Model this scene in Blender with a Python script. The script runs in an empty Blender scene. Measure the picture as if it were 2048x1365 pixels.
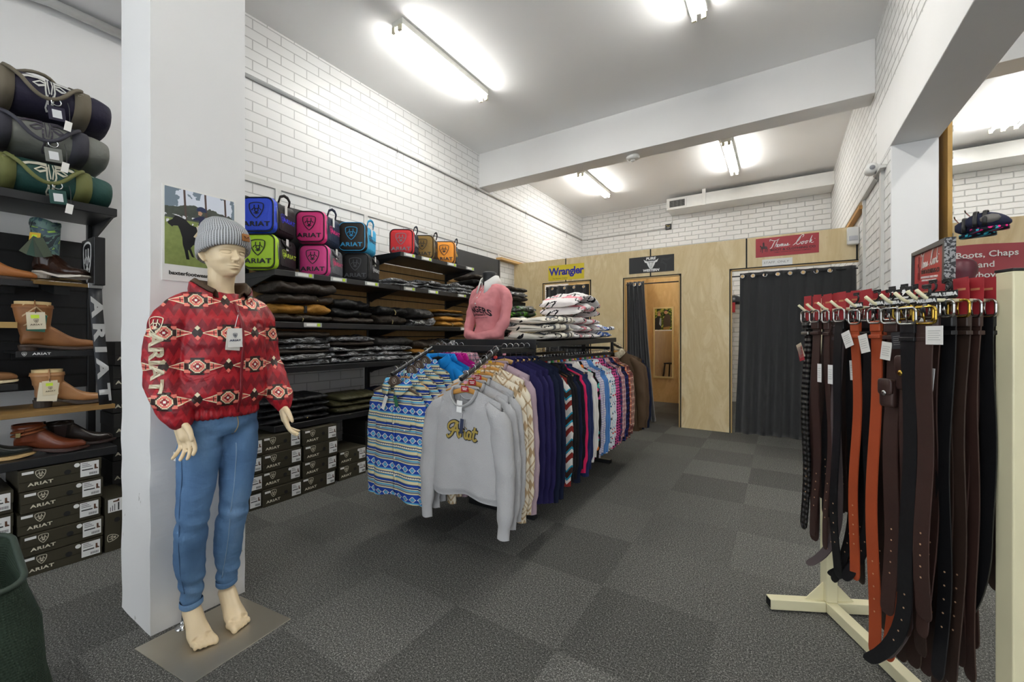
import bpy, bmesh, math, random
from mathutils import Vector, Matrix, noise
R = math.radians
SC = bpy.context.scene
COL = SC.collection
rnd = random.Random(7)

# ------------------------------------------------------------------ camera, world, exposure
cam_d = bpy.data.cameras.new('camera'); cam = bpy.data.objects.new('camera', cam_d); COL.objects.link(cam)
cam.location = (0, 0, 1.2); cam.rotation_euler = (R(90), 0, 0.5716)
cam_d.sensor_width = 36; cam_d.lens = 840.55/2048*36
cam_d.shift_x = (1024-1019.05)/2048; cam_d.shift_y = -(682.5-674.75)/2048
cam_d.clip_start = 0.05
SC.camera = cam
SC.view_settings.view_transform = 'Standard'; SC.view_settings.look = 'None'
SC.view_settings.gamma = 1; SC.view_settings.use_curve_mapping = False
SC.view_settings.exposure = 1.55
w = bpy.data.worlds.new('daylight'); SC.world = w; w.use_nodes = True
bg = w.node_tree.nodes['Background']; bg.inputs[0].default_value = (0.90, 0.95, 1.0, 1); bg.inputs[1].default_value = .9
pl = bpy.data.lights.new('shopfront_portal', 'AREA'); pl.shape = 'RECTANGLE'; pl.size = 8.6; pl.size_y = 2.6
pl.cycles.is_portal = True
po = bpy.data.objects.new('shopfront_portal', pl); COL.objects.link(po)
po.location = (0.6, -3.05, 1.55); po.rotation_euler = (R(90), 0, 0)   # shines towards +Y
po.rotation_euler = (R(-90), 0, 0) if False else (R(90), 0, R(180))
TUBE_POWER = 26.0     # emission of the fluorescent tubes
SC.cycles.max_bounces = 8; SC.cycles.diffuse_bounces = 5; SC.cycles.transparent_max_bounces = 12
SC.cycles.sample_clamp_indirect = 6

# ------------------------------------------------------------------ node expressions
class V:
    def __init__(s, N, k): s.N = N; s.k = k
    def _m(s, op, *o): return s.N.math(op, s, *o)
    def __add__(s, o): return s._m('ADD', o)
    __radd__ = __add__
    def __sub__(s, o): return s._m('SUBTRACT', o)
    def __rsub__(s, o): return s.N.math('SUBTRACT', o, s)
    def __mul__(s, o): return s._m('MULTIPLY', o)
    __rmul__ = __mul__
    def __truediv__(s, o): return s._m('DIVIDE', o)
    def __lt__(s, o): return s._m('LESS_THAN', o)
    def __gt__(s, o): return s._m('GREATER_THAN', o)
    def abs(s): return s._m('ABSOLUTE')
    def fr(s): return s._m('FRACT')
    def fl(s): return s._m('FLOOR')
    def sin(s): return s._m('SINE')
    def sq(s): return s._m('MULTIPLY', s)
    def sqrt(s): return s._m('SQRT')
    def min(s, o): return s._m('MINIMUM', o)
    def max(s, o): return s._m('MAXIMUM', o)
    def cell(s): return s.fr() - 0.5          # -0.5..0.5 inside each unit
class Mat:
    def __init__(s, name, rough=.6, metal=0, spec=.5, **kw):
        s.m = bpy.data.materials.new(name); s.m.use_nodes = True; s.nt = s.m.node_tree
        s.b = s.nt.nodes['Principled BSDF']
        s.b.inputs['Roughness'].default_value = rough; s.b.inputs['Metallic'].default_value = metal
        s.b.inputs['Specular IOR Level'].default_value = spec
        for k, v in kw.items(): s.b.inputs[k].default_value = v
    def put(s, sock, v):
        if isinstance(v, V): s.nt.links.new(v.k, sock)
        elif isinstance(v, (tuple, list)): sock.default_value = (*v, 1) if len(v) == 3 and len(sock.default_value) == 4 else v
        elif isinstance(v, (int, float)): sock.default_value = v
        else: s.nt.links.new(v, sock)
    def math(s, op, *a):
        n = s.nt.nodes.new('ShaderNodeMath'); n.operation = op
        for i, v in enumerate(a): s.put(n.inputs[i], v)
        return V(s, n.outputs[0])
    def xyz(s, uv=False):
        if not hasattr(s, '_tc'): s._tc = s.nt.nodes.new('ShaderNodeTexCoord')
        n = s.nt.nodes.new('ShaderNodeSeparateXYZ'); s.nt.links.new(s._tc.outputs['UV' if uv else 'Object'], n.inputs[0])
        return V(s, n.outputs[0]), V(s, n.outputs[1]), V(s, n.outputs[2])
    def vec(s, x, y, z=0.0):
        n = s.nt.nodes.new('ShaderNodeCombineXYZ')
        for i, v in enumerate((x, y, z)): s.put(n.inputs[i], v)
        return n.outputs[0]
    def noise(s, scale, detail=2, vec=None, rough=.5, dist=0):
        n = s.nt.nodes.new('ShaderNodeTexNoise'); n.inputs['Scale'].default_value = scale
        n.inputs['Detail'].default_value = detail; n.inputs['Roughness'].default_value = rough; n.inputs['Distortion'].default_value = dist
        if vec is None:
            if not hasattr(s, '_tc'): s._tc = s.nt.nodes.new('ShaderNodeTexCoord')
            vec = s._tc.outputs['Object']
        s.nt.links.new(vec, n.inputs['Vector']); return V(s, n.outputs[0])
    def vor(s, scale, vec=None, feat='F1', out='Distance', rand=1):
        n = s.nt.nodes.new('ShaderNodeTexVoronoi'); n.feature = feat; n.inputs['Scale'].default_value = scale
        n.inputs['Randomness'].default_value = rand
        if vec is None:
            if not hasattr(s, '_tc'): s._tc = s.nt.nodes.new('ShaderNodeTexCoord')
            vec = s._tc.outputs['Object']
        s.nt.links.new(vec, n.inputs['Vector']); return V(s, n.outputs[out])
    def white(s, vec):
        n = s.nt.nodes.new('ShaderNodeTexWhiteNoise'); s.nt.links.new(vec, n.inputs['Vector']); return V(s, n.outputs[0])
    def mix(s, f, a, b):
        n = s.nt.nodes.new('ShaderNodeMix'); n.data_type = 'RGBA'
        s.put(n.inputs[0], f); s.put(n.inputs[6], a); s.put(n.inputs[7], b); return n.outputs[2]
    def ramp(s, f, stops, const=False):
        n = s.nt.nodes.new('ShaderNodeValToRGB'); cr = n.color_ramp
        if const: cr.interpolation = 'CONSTANT'
        while len(cr.elements) < len(stops): cr.elements.new(0.5)
        for e, (p, c) in zip(cr.elements, stops): e.position = p; e.color = (*c, 1)
        s.put(n.inputs[0], f); return n.outputs[0]
    def brick(s, vec, bw=.24, rh=.086, mort=.006, smooth=.1, c1=(1,)*3, c2=(1,)*3, cm=(.5,)*3):
        n = s.nt.nodes.new('ShaderNodeTexBrick'); n.inputs['Scale'].default_value = 1
        n.inputs['Brick Width'].default_value = bw; n.inputs['Row Height'].default_value = rh
        n.inputs['Mortar Size'].default_value = mort; n.inputs['Mortar Smooth'].default_value = smooth
        s.nt.links.new(vec, n.inputs['Vector'])
        for k, c in (('Color1', c1), ('Color2', c2), ('Mortar', cm)): n.inputs[k].default_value = (*c, 1)
        return n.outputs['Color'], V(s, n.outputs['Fac'])
    def col(s, c): s.put(s.b.inputs['Base Color'], c); return s
    def bump(s, h, strength=.3, dist=.01):
        n = s.nt.nodes.new('ShaderNodeBump'); n.inputs['Strength'].default_value = strength; n.inputs['Distance'].default_value = dist
        s.put(n.inputs['Height'], h); s.nt.links.new(n.outputs[0], s.b.inputs['Normal']); return s
def srgb(r, g=None, b=None):
    if g is None: r, g, b = (int(r[i:i+2], 16) for i in (0, 2, 4))
    f = lambda c: (c/255/12.92) if c/255 <= .04045 else ((c/255+.055)/1.055)**2.4
    return (f(r), f(g), f(b))
_mc = {}
def plain(hexc, rough=.6, metal=0, spec=.5, bumpy=0, scale=60, bd=.002, **kw):
    key = (hexc, rough, metal, spec, bumpy, scale, bd, tuple(kw.items()))
    if key not in _mc:
        M = Mat('material_'+hexc, rough, metal, spec, **kw); c = srgb(hexc); n = M.noise(scale*.13, 3)
        M.col(M.mix(n*.35, c, tuple(min(1, x*.72) for x in c)))
        if bumpy: M.bump(M.noise(scale, 4), bumpy, bd)
        _mc[key] = M.m
    return _mc[key]
def emis(name, c, strength):
    m = bpy.data.materials.new(name); m.use_nodes = True; b = m.node_tree.nodes['Principled BSDF']
    b.inputs['Base Color'].default_value = (*c, 1); b.inputs['Emission Color'].default_value = (*c, 1)
    b.inputs['Emission Strength'].default_value = strength; return m

# ------------------------------------------------------------------ mesh building
class MB:
    def __init__(s): s.v = []; s.f = []; s.mi = []; s.sm = []; s.cur = 0; s.smooth = False; s.M = None
    def add(s, vs, fs):
        o = len(s.v); s.v += [tuple(s.M @ Vector(p)) if s.M else tuple(p) for p in vs]
        for f in fs: s.f.append(tuple(i+o for i in f)); s.mi.append(s.cur); s.sm.append(s.smooth)
        return s
    def box(s, x0, x1, y0, y1, z0, z1):
        return s.add([(x0,y0,z0),(x1,y0,z0),(x1,y1,z0),(x0,y1,z0),(x0,y0,z1),(x1,y0,z1),(x1,y1,z1),(x0,y1,z1)],
            [(0,3,2,1),(4,5,6,7),(0,1,5,4),(1,2,6,5),(2,3,7,6),(3,0,4,7)])
    def loft(s, rings, cap=True, closed=True):
        n = len(rings[0]); vs = [p for r in rings for p in r]; fs = []
        for k in range(len(rings)-1):
            for i in range(n if closed else n-1):
                j = (i+1) % n; fs.append((k*n+i, k*n+j, (k+1)*n+j, (k+1)*n+i))
        if cap and closed: fs += [tuple(range(n))[::-1], tuple((len(rings)-1)*n+i for i in range(n))]
        return s.add(vs, fs)
    def tube(s, pts, r, n=8, cap=True, flat=None):
        pts = [Vector(p) for p in pts]; rings = []; up = None
        rs = r if isinstance(r, list) else [r]*len(pts)
        for i, p in enumerate(pts):
            t = (pts[min(i+1, len(pts)-1)] - pts[max(i-1, 0)]).normalized()
            if up is None: up = Vector((0,0,1)) if abs(t.z) < .9 else Vector((1,0,0))
            a = t.cross(up); 
            if a.length < 1e-6: a = t.cross(Vector((0,1,0)))
            a.normalize(); b = a.cross(t).normalized(); up = b
            rr = rs[i]; ra, rb = rr if isinstance(rr, (tuple, list)) else (rr, rr)
            rings.append([p + a*ra*math.cos(2*math.pi*k/n) + b*rb*math.sin(2*math.pi*k/n) for k in range(n)])
        return s.loft(rings, cap)
    def lathe(s, prof, n=24, c=(0,0,0), ax='z'):
        rings = []
        for r, h in prof:
            ring = []
            for k in range(n):
                a = 2*math.pi*k/n; x, y = r*math.cos(a), r*math.sin(a)
                p = (x, y, h) if ax == 'z' else ((h, x, y) if ax == 'x' else (y, h, x))
                ring.append((c[0]+p[0], c[1]+p[1], c[2]+p[2]))
            rings.append(ring)
        return s.loft(rings)
    def prism(s, poly, d0, d1, ax='y'):      # polygon (a,b) extruded along ax
        f = {'y': lambda a, b, d: (a, d, b), 'x': lambda a, b, d: (d, a, b), 'z': lambda a, b, d: (a, b, d)}[ax]
        n = len(poly); vs = [f(a, b, d0) for a, b in poly] + [f(a, b, d1) for a, b in poly]
        return s.add(vs, [tuple(range(n))[::-1], tuple(range(n, 2*n))] + [(i, (i+1) % n, n+(i+1) % n, n+i) for i in range(n)])
    def ribbon(s, pts, w, z0=0, z1=.001, closed=False):   # flat stroke in local XY
        P = [Vector((p[0], p[1])) for p in pts]; n = len(P); L = []; Rr = []
        ws = w if isinstance(w, list) else [w]*n
        for i in range(n):
            a = P[(i-1) % n] if closed or i else P[0]; b = P[(i+1) % n] if closed or i < n-1 else P[n-1]
            t = (b-a); t = t.normalized() if t.length > 1e-9 else Vector((1, 0)); nn = Vector((-t.y, t.x))*ws[i]/2
            L.append(P[i]+nn); Rr.append(P[i]-nn)
        rings = [[(l.x,l.y,z0),(r.x,r.y,z0),(r.x,r.y,z1),(l.x,l.y,z1)] for l, r in zip(L, Rr)]
        if closed: rings.append(rings[0])
        return s.loft(rings, cap=not closed)
    def build(s, name, mat, parent=None, bevel=0, seg=2, sub=0, auto=None, loc=None, rot=None, uv=None, fix=True):
        me = bpy.data.meshes.new(name); me.from_pydata(s.v, [], s.f)
        mats = mat if isinstance(mat, (list, tuple)) else [mat]
        for m in mats: me.materials.append(m)
        for p, i, sm in zip(me.polygons, s.mi, s.sm): p.material_index = i; p.use_smooth = sm
        if fix:
            bm = bmesh.new(); bm.from_mesh(me); bmesh.ops.recalc_face_normals(bm, faces=bm.faces); bm.to_mesh(me); bm.free()
        me.update()
        return link(name, me, parent, bevel, seg, sub, loc, rot)
def link(name, me, parent=None, bevel=0, seg=2, sub=0, loc=None, rot=None):
    o = bpy.data.objects.new(name, me); COL.objects.link(o)
    if parent: o.parent = parent
    if loc: o.location = loc
    if rot: o.rotation_euler = rot
    if bevel:
        b = o.modifiers.new('b', 'BEVEL'); b.width = bevel; b.segments = seg; b.limit_method = 'ANGLE'; b.angle_limit = R(35)
        for p in me.polygons: p.use_smooth = True
        b.harden_normals = True
    if sub:
        m = o.modifiers.new('s', 'SUBSURF'); m.levels = sub; m.render_levels = sub
        for p in me.polygons: p.use_smooth = True
    return o
def tag(o, label, cat, group=None):
    o['label'] = label; o['category'] = cat
    if group: o['group'] = group
    return o
def thing(name, label, cat, loc=(0,0,0), rz=0, group=None, rot=None):
    o = bpy.data.objects.new(name, None); COL.objects.link(o); o.location = loc; o.rotation_euler = rot or (0, 0, rz)
    o.empty_display_size = .05
    return tag(o, label, cat, group)
def struct(name, mb, mat, parent=None, **k):
    o = mb.build(name, mat, parent, **k)
    if not parent: o['kind'] = 'structure'
    return o
def dup(root, loc=None, rz=None, label=None, group=None, mats=None):
    def cp(o, par):
        c = o.copy(); COL.objects.link(c)
        if par: c.parent = par
        if mats and o.type == 'MESH' and o.name.split('.')[0] in mats:
            c.data = c.data.copy(); c.data.materials[0] = mats[o.name.split('.')[0]]
        for ch in o.children: cp(ch, c)
        return c
    r = cp(root, None)
    if loc is not None: r.location = loc
    if rz is not None: r.rotation_euler = (0, 0, rz)
    if label: r['label'] = label
    if group: r['group'] = group
    return r
def remesh(mb, name, mat, voxel, parent=None, smooth=4, sm_f=.5, fn=None, loc=None, matfn=None, dense=None):
    """weld overlapping closed pieces into one continuous surface"""
    me = bpy.data.meshes.new(name+'_raw'); me.from_pydata(mb.v, [], mb.f)
    bm = bmesh.new(); bm.from_mesh(me); bmesh.ops.recalc_face_normals(bm, faces=bm.faces); bm.to_mesh(me); bm.free()
    o = bpy.data.objects.new('raw', me); COL.objects.link(o)
    m = o.modifiers.new('r', 'REMESH'); m.mode = 'VOXEL'; m.voxel_size = voxel
    if smooth:
        q = o.modifiers.new('q', 'SMOOTH'); q.iterations = smooth; q.factor = sm_f
    dg = bpy.context.evaluated_depsgraph_get(); dg.update()
    me2 = bpy.data.meshes.new_from_object(o.evaluated_get(dg)); me2.name = name
    bpy.data.objects.remove(o); bpy.data.meshes.remove(me)
    if dense:
        bm = bmesh.new(); bm.from_mesh(me2)
        fs = [f for f in bm.faces if dense(f.calc_center_median())]
        bmesh.ops.subdivide_edges(bm, edges=list({e for f in fs for e in f.edges}), cuts=1, use_grid_fill=True, smooth=.6)
        bm.to_mesh(me2); bm.free()
    if fn:
        for v, nrm in zip(me2.vertices, [Vector(v.normal) for v in me2.vertices]): v.co = fn(Vector(v.co), nrm)
    mats = mat if isinstance(mat, (list, tuple)) else [mat]
    me2.materials.clear()
    for x in mats: me2.materials.append(x)
    for p in me2.polygons:
        p.use_smooth = True
        if matfn: p.material_index = matfn(p.center)
    return link(name, me2, parent, loc=loc)
_tc = {}
def text_mesh(txt, size=1, bold=0, sx=1, shear=0, space=1, align='CENTER', depth=.0006, line=1):
    key = (txt, size, bold, sx, shear, space, align, depth, line)
    if key in _tc: return _tc[key]
    cu = bpy.data.curves.new('lettering', 'FONT'); cu.body = txt; cu.size = size; cu.align_x = align; cu.align_y = 'CENTER'
    cu.offset = bold; cu.shear = shear; cu.space_character = space; cu.extrude = depth; cu.space_line = line; cu.resolution_u = 3
    o = bpy.data.objects.new('t', cu); COL.objects.link(o)
    dg = bpy.context.evaluated_depsgraph_get(); dg.update()
    me = bpy.data.meshes.new_from_object(o.evaluated_get(dg)); me.name = 'lettering'
    bpy.data.objects.remove(o)
    for v in me.vertices: v.co.x *= sx
    me.materials.clear(); _tc[key] = me; return me
def frame_m(org, xd, yd):      # matrix with local X along xd, local Y along yd
    x = Vector(xd).normalized(); y = Vector(yd); y = (y - x*y.dot(x)).normalized(); z = x.cross(y)
    M = Matrix((x, y, z)).transposed().to_4x4(); M.translation = Vector(org); return M
def put_mesh(name, me, mat, parent, M):
    """place shared flat mesh on a surface; M is in the parent's space"""
    key = (me.name, mat.name)
    if key not in _tc:
        m2 = me.copy(); m2.materials.clear(); m2.materials.append(mat); _tc[key] = m2
    o = bpy.data.objects.new(name, _tc[key]); COL.objects.link(o); o.parent = parent; o.matrix_basis = M if isinstance(M, Matrix) else Matrix(M)
    return o
def text(name, txt, mat, parent, org, xd, yd, **k): return put_mesh(name, text_mesh(txt, **k), mat, parent, frame_m(org, xd, yd))
def rrect(w, h, r, n=5, cx=0, cy=0):
    pts = []
    for qx, qy, a0 in ((1,1,0),(-1,1,90),(-1,-1,180),(1,-1,270)):
        for k in range(n+1):
            a = R(a0+90*k/n); pts.append((cx+qx*(w/2-r)+r*math.cos(a), cy+qy*(h/2-r)+r*math.sin(a)))
    return pts
def arc(cx, cy, r, a0, a1, n=8): return [(cx+r*math.cos(R(a0+(a1-a0)*k/n)), cy+r*math.sin(R(a0+(a1-a0)*k/n))) for k in range(n+1)]
def fbm(p, s=1.0, seed=0): return noise.fractal(Vector(p)*s + Vector((seed*3.1, seed*1.7, seed)), 1.0, 2.0, 3)

# shield emblem drawn with strokes, one unit tall
def shield_mesh():
    mb = MB(); side = [(0,.5),(.16,.49),(.31,.455),(.40,.40),(.41,.30),(.40,.12),(.34,-.08),(.24,-.27),(.12,-.42),(0,-.52)]
    out = side + [(-x, y) for x, y in side[-2:0:-1]]
    mb.ribbon(out, .055, closed=True)
    mb.ribbon(arc(0, -.0, .105, 0, 360, 14)[:-1], .05, closed=True)
    for sg in (1, -1):
        mb.ribbon([(sg*.09,.08),(sg*.13,.18),(sg*.12,.34)], .055)
        mb.ribbon([(sg*.05,.09),(sg*.15,.13),(sg*.24,.06),(sg*.27,-.02)], .05)
        mb.ribbon([(sg*.03,-.10),(sg*.06,-.17),(sg*.15,-.20)], .05)
    mb.ribbon([(0,-.08),(0,-.19),(-.06,-.26)], .05); mb.ribbon([(0,-.19),(.06,-.26)], .05)
    me = bpy.data.meshes.new('shield'); me.from_pydata(mb.v, [], mb.f); me.update(); return me
SHIELD = shield_mesh()
def scaled(me, s, tagk):
    key = ('sc', me.name, s, tagk)
    if key not in _tc:
        m = me.copy(); m.name = me.name+'_s'
        for v in m.vertices: v.co.x *= s; v.co.y *= s
        _tc[key] = m
    return _tc[key]
def emblem(mat, parent, org, xd, yd, h, name='shield_emblem'):
    return put_mesh(name, scaled(SHIELD, h, 0), mat, parent, frame_m(org, xd, yd))
def ariat(mat, parent, org, xd, yd, h, name='brand_lettering'):
    return text(name, 'ARIAT', mat, parent, org, xd, yd, size=h*1.35, bold=h*.035, sx=1.35, space=1.08)

from mathutils.bvhtree import BVHTree
def bvh_of(objs, space):
    """one search tree of several meshes, in the space of the parent object"""
    vs, fs = [], []
    for o in objs:
        M_ = o.matrix_basis.copy(); b = len(vs)
        vs += [M_ @ v.co for v in o.data.vertices]; fs += [tuple(b+i for i in p.vertices) for p in o.data.polygons]
    return BVHTree.FromPolygons(vs, fs)
def decal(name, me, mat, parent, M_, tree, off=.0015, reach=.3):
    """lay a flat lettering mesh onto a curved surface, following it along the frame's -Z"""
    m2 = me.copy(); d = (M_.to_3x3() @ Vector((0, 0, -1))).normalized()
    for v in m2.vertices:
        p = M_ @ Vector((v.co.x, v.co.y, 0)) - d*reach; h = tree.ray_cast(p, d, reach*2)
        q = h[0] if h[0] is not None else (tree.find_nearest(M_ @ Vector((v.co.x, v.co.y, 0)))[0]); v.co = q - d*(off+abs(v.co.z)*.5)
    m2.materials.clear(); m2.materials.append(mat); return link(name, m2, parent)
def subdiv(me, n=1):   # finer triangles so that lettering can bend
    bm = bmesh.new(); bm.from_mesh(me); bmesh.ops.triangulate(bm, faces=bm.faces)
    for _ in range(n): bmesh.ops.subdivide_edges(bm, edges=[e for e in bm.edges if e.calc_length() > .012], cuts=1)
    m2 = bpy.data.meshes.new(me.name+'_d'); bm.to_mesh(m2); bm.free(); return m2
# ------------------------------------------------------------------ the room
XL, XR, YC, ZC = -3.7216, 0.724, 8.79, 3.892
def brickmat(name, ax, mort=.006, smooth=.1, warp=0, base=(.80,.80,.79), cm=(.62,.62,.61), bs=.6, dist=.006, bw=.24, rh=.086):
    M = Mat(name, rough=.45, spec=.35); x, y, z = M.xyz(); a = x if ax == 'x' else y
    if warp:
        n1 = M.noise(7, 2); n2 = M.noise(9, 2, M.vec(y, z, x)); v = M.vec(a+(n1-.5)*warp, z+(n2-.5)*warp)
    else: v = M.vec(a, z)
    c, f = M.brick(v, bw, rh, mort, smooth, base, tuple(k*.985 for k in base), cm)
    M.col(c); M.bump(0-f + M.noise(40, 3)*.12 + M.noise(6, 2)*.2, bs, dist); return M.m
m_brickL = brickmat('painted_smooth_brick', 'y', .0045, .05, 0, cm=(.50,.50,.49))
m_brickB = brickmat('painted_tumbled_brick', 'x', .009, .9, .014, cm=(.60,.60,.59), bs=.8, dist=.01)
m_brickR = brickmat('painted_rough_brick', 'y', .009, .6, .012, cm=(.52,.52,.50), bs=.9, dist=.012)
M = Mat('painted_plaster', .55, spec=.3); n = M.noise(3, 3); M.col(M.mix(n*.5, (.84,.84,.835), (.76,.76,.75))); M.bump(M.noise(12, 5), .12, .01); m_plaster = M.m
M = Mat('ceiling_paint', .75, spec=.2); n = M.noise(.8, 3); M.col(M.mix(n*.5, (.91,.91,.905), (.89,.89,.885))); M.bump(M.noise(90, 3), .08, .004); m_ceil = M.m
# carpet tiles: each tile laid with its pile another way
M = Mat('carpet_tiles', .95, spec=.08); x, y, z = M.xyz()
tx = ((x+.22)/.5); ty = ((y+.05)/.5); r = M.white(M.vec(tx.fl(), ty.fl(), 0.0))
par = ((tx.fl()+ty.fl())*.5).fr()*2
big = M.noise(140, 3, rough=.8); fine = M.noise(300, 2, M.vec(x, y*1.0, 0.0), rough=.8)
fib = (big*.9+fine*.9-.9)
lv = (par-.5)*.10 + (r-.5)*.15
c0 = M.ramp(fib*2.1+.30+lv*.55, [(0, srgb(44,44,43)), (.45, srgb(104,104,100)), (1, srgb(230,228,222))])
M.col(M.mix(M.noise(.9, 3)*.3, c0, srgb(84,84,82)))
M.bump(fine+big, .5, .006); m_carpet = M.m
# plywood
def plymat(name, c1, c2, c3, off=0):
    M = Mat(name, .42, spec=.4); x, y, z = M.xyz()
    v = M.vec(x*1.6+off, y*1.6, z*.55)
    n = M.noise(2.3, 5, v, .6, 1.2); f = M.noise(28, 3, M.vec(x, y, z*.15+off)); kn = M.noise(5, 3, M.vec(x*1.0, y, z*.6+off+4), .7, 3)
    c = M.ramp(n, [(.3, c1), (.5, c2), (.62, c1), (.75, c3)])
    c = M.mix((f-.4)*.3, c, c3); c = M.mix((kn > .66)*.25, c, c3)
    M.col(c); M.bump(n, .04, .003); return M.m
m_ply = plymat('pale_plywood', srgb(230,212,172), srgb(216,194,148), srgb(198,166,112))
m_ply2 = plymat('honey_plywood', srgb(214,180,124), srgb(200,164,106), srgb(172,130,74), 5)
m_plyedge = plain('B89A66', .6)
m_black = plain('17181A', .45, spec=.5); m_blackmetal = plain('1B1C1E', .38, spec=.5); m_white = plain('EDEDEA', .4)
m_label = plain('ECECEA', .6); m_cream = plain('EBE4BE', .28, spec=.55); m_chrome = plain('C9CACB', .16, metal=1); m_darkline = plain('0E0F10', .7)

S = struct
S('floor', MB().box(-4.0, 5.6, -3.2, 9.1, -.1, 0), m_carpet)
S('ceiling', MB().box(-4.0, 5.6, -3.2, 9.1, ZC, ZC+.1), m_ceil)
S('wall_left', MB().box(XL-.2, XL, 1.25, YC+.2, 0, ZC), m_brickL)
S('wall_left_plaster', MB().box(XL-.2, XL+.004, -3.2, 1.25, 0, ZC), m_plaster)
S('wall_back', MB().box(XL, 5.6, YC, YC+.2, 0, ZC), m_brickB)
S('wall_right', MB().box(XR, XR+.24, 4.62, YC, 0, ZC).box(XR, XR+.24, -3.0, 4.62, 3.165, ZC).box(XR, XR+.03, 4.36, 4.62, 0, 2.69), m_brickR)
S('wall_far_right', MB().box(5.4, 5.6, -3.0, YC, 0, ZC), m_plaster)
# shopfront behind the camera
S('wall_front', MB().box(-4.0, 5.6, -3.2, -3.0, 0, .25).box(-4.0, 5.6, -3.2, -3.0, 2.85, ZC).box(-4, XL, -3.2, -3, .25, 2.85), m_plaster)
fr = MB()
for x in (-3.7, -1.6, .5, 2.6, 4.7, 5.35): fr.box(x-.03, x+.03, -3.14, -3.06, .25, 2.85)
fr.box(XL, 5.4, -3.14, -3.06, .25, .31).box(XL, 5.4, -3.14, -3.06, 2.79, 2.85)
S('window_1', fr, plain('3A3B3C', .4, metal=.6))
gm = Mat('shopfront_glass', .02); gm.nt.nodes.remove(gm.b); o_ = gm.nt.nodes['Material Output']
a_ = gm.nt.nodes.new('ShaderNodeBsdfTransparent'); b_ = gm.nt.nodes.new('ShaderNodeBsdfGlossy'); c_ = gm.nt.nodes.new('ShaderNodeMixShader')
b_.inputs['Roughness'].default_value = .02; c_.inputs[0].default_value = .06
gm.nt.links.new(a_.outputs[0], c_.inputs[1]); gm.nt.links.new(b_.outputs[0], c_.inputs[2]); gm.nt.links.new(c_.outputs[0], o_.inputs[0])
S('window_2', MB().box(XL, 5.4, -3.103, -3.097, .31, 2.79), gm.m)
# beams and columns
S('trim_1', MB().box(XL, XR, 4.956, 5.22, 3.40, ZC), m_plaster, bevel=.006)                      # ceiling beam
S('trim_2', MB().box(XR-.002, 1.001, -3.0, 4.9, 2.69, 3.165), m_plaster, bevel=.006)             # deep beam over the opening
S('trim_3', MB().box(1.001, 5.4, 4.956, 5.22, 3.40, ZC), m_plaster, bevel=.006)
S('trim_4', MB().box(XR+.001, .995, 4.35, 4.88, 0, 2.69), m_plaster, bevel=.008)                 # column under the beam
S('trim_7', MB().box(XL+.004, -3.30, -3.0, 1.24, 3.24, ZC), m_plaster, bevel=.006)                # bulkhead over the footwear bay
rc = random.Random(3)
def pillar_ring(z):                                                                              # slightly battered edges
    x0, x1, y0, y1 = -2.457, -2.119, .637, .991; pts = []
    for (a, b), (c, d) in (((x0,y0),(x1,y0)), ((x1,y0),(x1,y1)), ((x1,y1),(x0,y1)), ((x0,y1),(x0,y0))):
        for k in range(6):
            t = k/6; j = (.0035 if k == 0 else .0012)*noise.noise(Vector((a*9+t*3, b*7, z*9)))*(1.6 if z < 1.3 else .8)
            pts.append((a+(c-a)*t+j, b+(d-b)*t-j, z))
    return pts
pm = MB(); pm.loft([pillar_ring(ZC*k/130) for k in range(131)])
M = Mat('battered_pillar_paint', .5, spec=.3); x, y, z = M.xyz()
chips = (M.noise(26, 4, M.vec(x, y, z*.7), .6) > .70)*((z < .55)+.0); n = M.noise(3, 3)
M.col(M.mix(chips*.6, M.mix(n*.5, (.84,.84,.835), (.76,.76,.75)), srgb(150,146,138))); M.bump(M.noise(14, 5)+chips*-1.0, .15, .008)
S('wall_pillar', pm, M.m)
# air duct on the back wall, its vent and bracket
S('trim_5', MB().box(-1.81, XR, 8.33, YC-.001, 3.61, 3.822).box(XR+.24, 5.39, 8.33, YC-.001, 3.61, 3.822), m_white, bevel=.004)
v = thing('air_vent', 'dark louvred vent grille near left end of ceiling duct', 'vent', (-1.62, 8.328, 3.71))
MB().box(-.17,.17,-.008,0,-.085,.085).build('frame', m_white, v, bevel=.003)
MB().box(-.135,.135,-.0095,-.008,-.062,.062).build('backing', m_darkline, v)
g = MB()
for k in range(8): g.box(-.135,.135,-.014,-.009,-.058+k*.0158,-.053+k*.0158)
for k in range(3): g.box(-.068+k*.068-.002,-.066+k*.068+.002,-.014,-.009,-.062,.062)
g.build('louvres', plain('8A8B88', .5), v)
b = MB().box(-1.19,-1.13,8.31,8.36,3.60,ZC-.001).build('duct_bracket', m_white, bevel=.004); tag(b, 'small white bracket strap holding the duct to the ceiling', 'bracket')
# pipes and rails fixed to the walls
def pipe(name, pts, r, mat, label, n=10):
    mb = MB(); mb.smooth = True; mb.tube(pts, r, n); return tag(mb.build(name, mat), label, 'pipe')
m_pipe = plain('D9D9D6', .35)
pipe('conduit', [(XL+.018, 1.27, 3.367), (XL+.018, YC-.04, 3.367)], .016, m_pipe, 'long white conduit pipe running high along the left brick wall')
pipe('conduit', [(XL+.04, YC-.02, 3.367), (-3.0, YC-.02, 3.372), (-1.93, YC-.02, 3.385)], .012, m_pipe, 'thin white conduit along the back brick wall to the black box')
pipe('cable', [(-1.83,YC-.012,3.45),(-1.80,YC-.012,3.5),(-1.80,YC-.012,3.61)], .006, m_pipe, 'short white cable from the black junction box up to the duct')
pipe('conduit', [(-3.66, -1.5, 3.16), (-3.66, .2, 3.16), (-3.66, .45, 3.17), (-3.66, .62, 3.20), (-3.66, 1.2, 3.20)], .028, m_pipe, 'fat white pipe curving below the bulkhead at top left', 14)
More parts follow.
